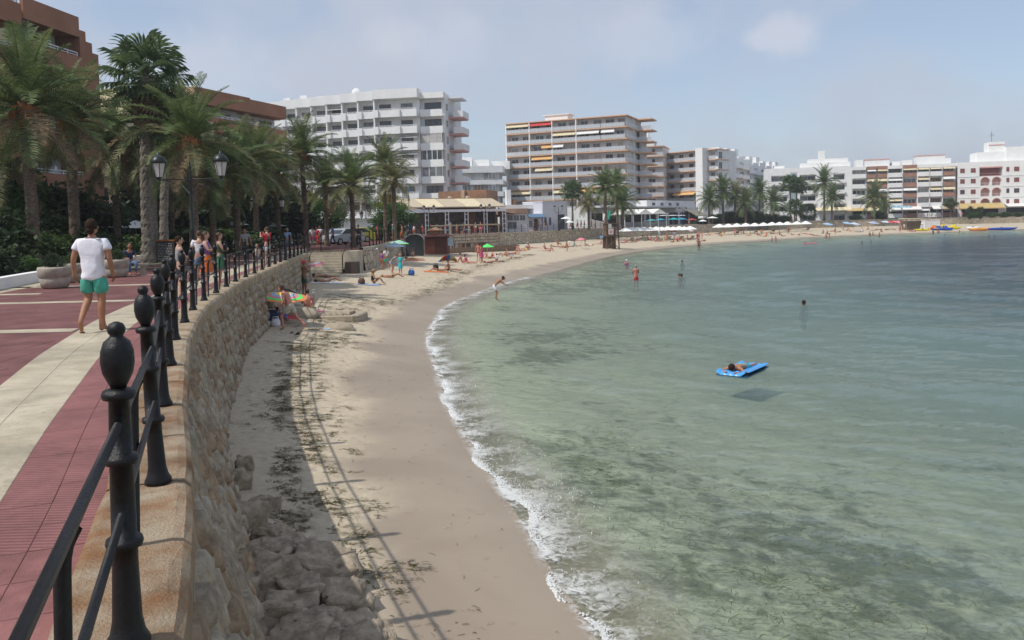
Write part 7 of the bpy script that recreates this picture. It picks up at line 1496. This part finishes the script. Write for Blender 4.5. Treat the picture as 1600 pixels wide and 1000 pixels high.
# --- in the water
def inw(label, px, py, depth, pn, face, h=1.7, *a, **k): p = U(px, py, 0); return person(label, (p.x, p.y, 0), pn, face, h, *a, z=-depth, **k)
inw('boy in white shorts bending forward in the shallows', 775, 466, .12, 'bend', -82, 1.62, 'tan', None, ('shorts', 'white'), ('short', 'dark'), sub=2)
inw('heavy man in red shorts standing waist deep', 994, 440, .62, 'look', 10, 1.78, 'pink', None, ('shorts', 'red'), ('short', 'grey')); inw('bather in white cap chest deep behind the standing man', 979, 414, 1.12, 'stand', 0, 1.65, 'pink', ('vest', 'purple'), None, ('cap', 'white'))
inw('swimmer with bare shoulders alone right of the centre', 1256, 478, 1.44, 'stand', 30, 1.72, 'dark', None, None, ('short', 'dark')); inw('swimmer showing only a dark head beyond the standing man', 1066, 410, 1.48, 'stand', 20, 1.7, 'tan', None, None, ('short', 'dark')); inw('dark haired swimmer pair right of the standing man, left head', 1061, 433, 1.42, 'stand', 60, 1.7, 'pink', None, None, ('short', 'brown')); inw('dark haired swimmer pair right of the standing man, right head', 1065, 433, 1.44, 'stand', 0, 1.7, 'dark', None, None, ('short', 'dark'))
inw('person in dark trunks wading at far edge below the left parasols', 1092, 388, .45, 'stand', 0, 1.75, 'dark', None, ('trunks', 'black'), ('short', 'dark'))
inw('child in white wading before the right parasol row', 1206, 377, .45, 'stand', 20, 1.3, 'fair', ('vest', 'white'), ('trunks', 'white'), ('short', 'dark')); inw('child wading just right of the one in white', 1212, 377, .45, 'stand', 0, 1.35, 'pink', None, ('trunks', 'pink'), ('short', 'brown'))
for k, (px, py, d_) in enumerate([(1258, 380.5, 1.45), (1291, 371.5, .9), (1296, 371, .9), (1347, 380, 1.45), (1361, 379, 1.48), (1359, 368, .9), (1364, 367.5, 1.0), (1374, 368, 1.1), (1407, 363.5, .4), (1458, 364.5, .8), (1466, 364, .8), (1476, 368, 1.4), (1499, 363, 1.3)]):
    inw('far swimmer, %s from the left among the heads near the right shore' % ordn[k], px, py, d_, 'stand', rp.uniform(0, 360), 1.7, 'tan', None, ('trunks', 'navy'), ('short', 'dark'), group='far swimmers')
for k, (px, py) in enumerate([(1545, 370), (1554, 370.5)]): inw('swimmer off the long blue tube, %s of two' % ('left', 'right')[k], px, py, 1.45, 'stand', 0, 1.7, 'tan', None, None, ('short', 'dark'))
fl_ = E('air_mattress', 'pink and white air mattress far out near right shore', 'air mattress', tuple(U(1266, 381, 0)), R(88)); O('mattress', MB().box(-.35, -.95, .02, .35, .95, .14), pnk, fl_)
# air mattress with a person lying on it
A_, B_ = U(1138, 592, 0), U(1182, 573, 0); dv = (B_-A_); L_ = dv.length; ang = math.atan2(dv.y, dv.x)-math.pi/2
mt = E('air_mattress', 'bright blue inflatable air mattress floating in the clear water', 'air mattress', tuple((A_+B_)/2), ang); lilo = pm('blue_vinyl', (.06, .33, .74), .3, .08, 2, spec=.6)
ln = 1.8; b = MB(); vs = []; nx, ny = 26, 30
for sgn_ in (1, -1):
    for j in range(ny+1):
        for i in range(nx+1):
            u = i/nx; v = j/ny; x = (u-.5)*.78; y = (v-.5)*ln; ed_ = max(0, min(1, min(u, 1-u)*9, min(v, 1-v)*14))**.5
            lob = .055+.04*abs(math.sin(u*math.pi*5)); side = .075*max(0, (abs(u-.5)-.36)/.14); pil = .05*math.exp(-((v-.06)/.07)**2)+.13*max(0, v-.8)
            vs.append((x, y, .05+sgn_*(lob*ed_+(side if sgn_ > 0 else side*.3))*(1)+pil+(.0 if sgn_ > 0 else -.0)))
N_ = (nx+1)*(ny+1); fs = [(s*N_+j*(nx+1)+i, s*N_+j*(nx+1)+i+1, s*N_+(j+1)*(nx+1)+i+1, s*N_+(j+1)*(nx+1)+i) for s in (0, 1) for j in range(ny) for i in range(nx)]
b.add(vs, fs); O('mattress', b, lilo, mt, smooth=True)
fr_ = (A_+B_)/2; pr = person('dark haired person in turquoise patterned trunks lying face down on the blue mattress', (fr_.x-dv.normalized().x*.15, fr_.y-dv.normalized().y*.15, .075), 'prone', math.degrees(ang)+180, 1.66, 'tan', None, ('shorts', 'turq'), ('short', 'dark'), sub=2)
# ---------------------------------------------------------------- sea air
hz = bpy.data.materials.new('haze'); hz.use_nodes = True; t = hz.node_tree; t.nodes.remove(t.nodes['Principled BSDF'])
pv = nn(t, 'ShaderNodeVolumePrincipled'); pv.inputs['Color'].default_value = (.86, .90, .96, 1); pv.inputs['Density'].default_value = .00045; pv.inputs['Anisotropy'].default_value = .3
t.links.new(pv.outputs[0], t.nodes['Material Output'].inputs['Volume'])
tag(O('haze', MB().box(-4500, -1000, -3.6, 5200, 6200, 62), hz), kind='stuff')
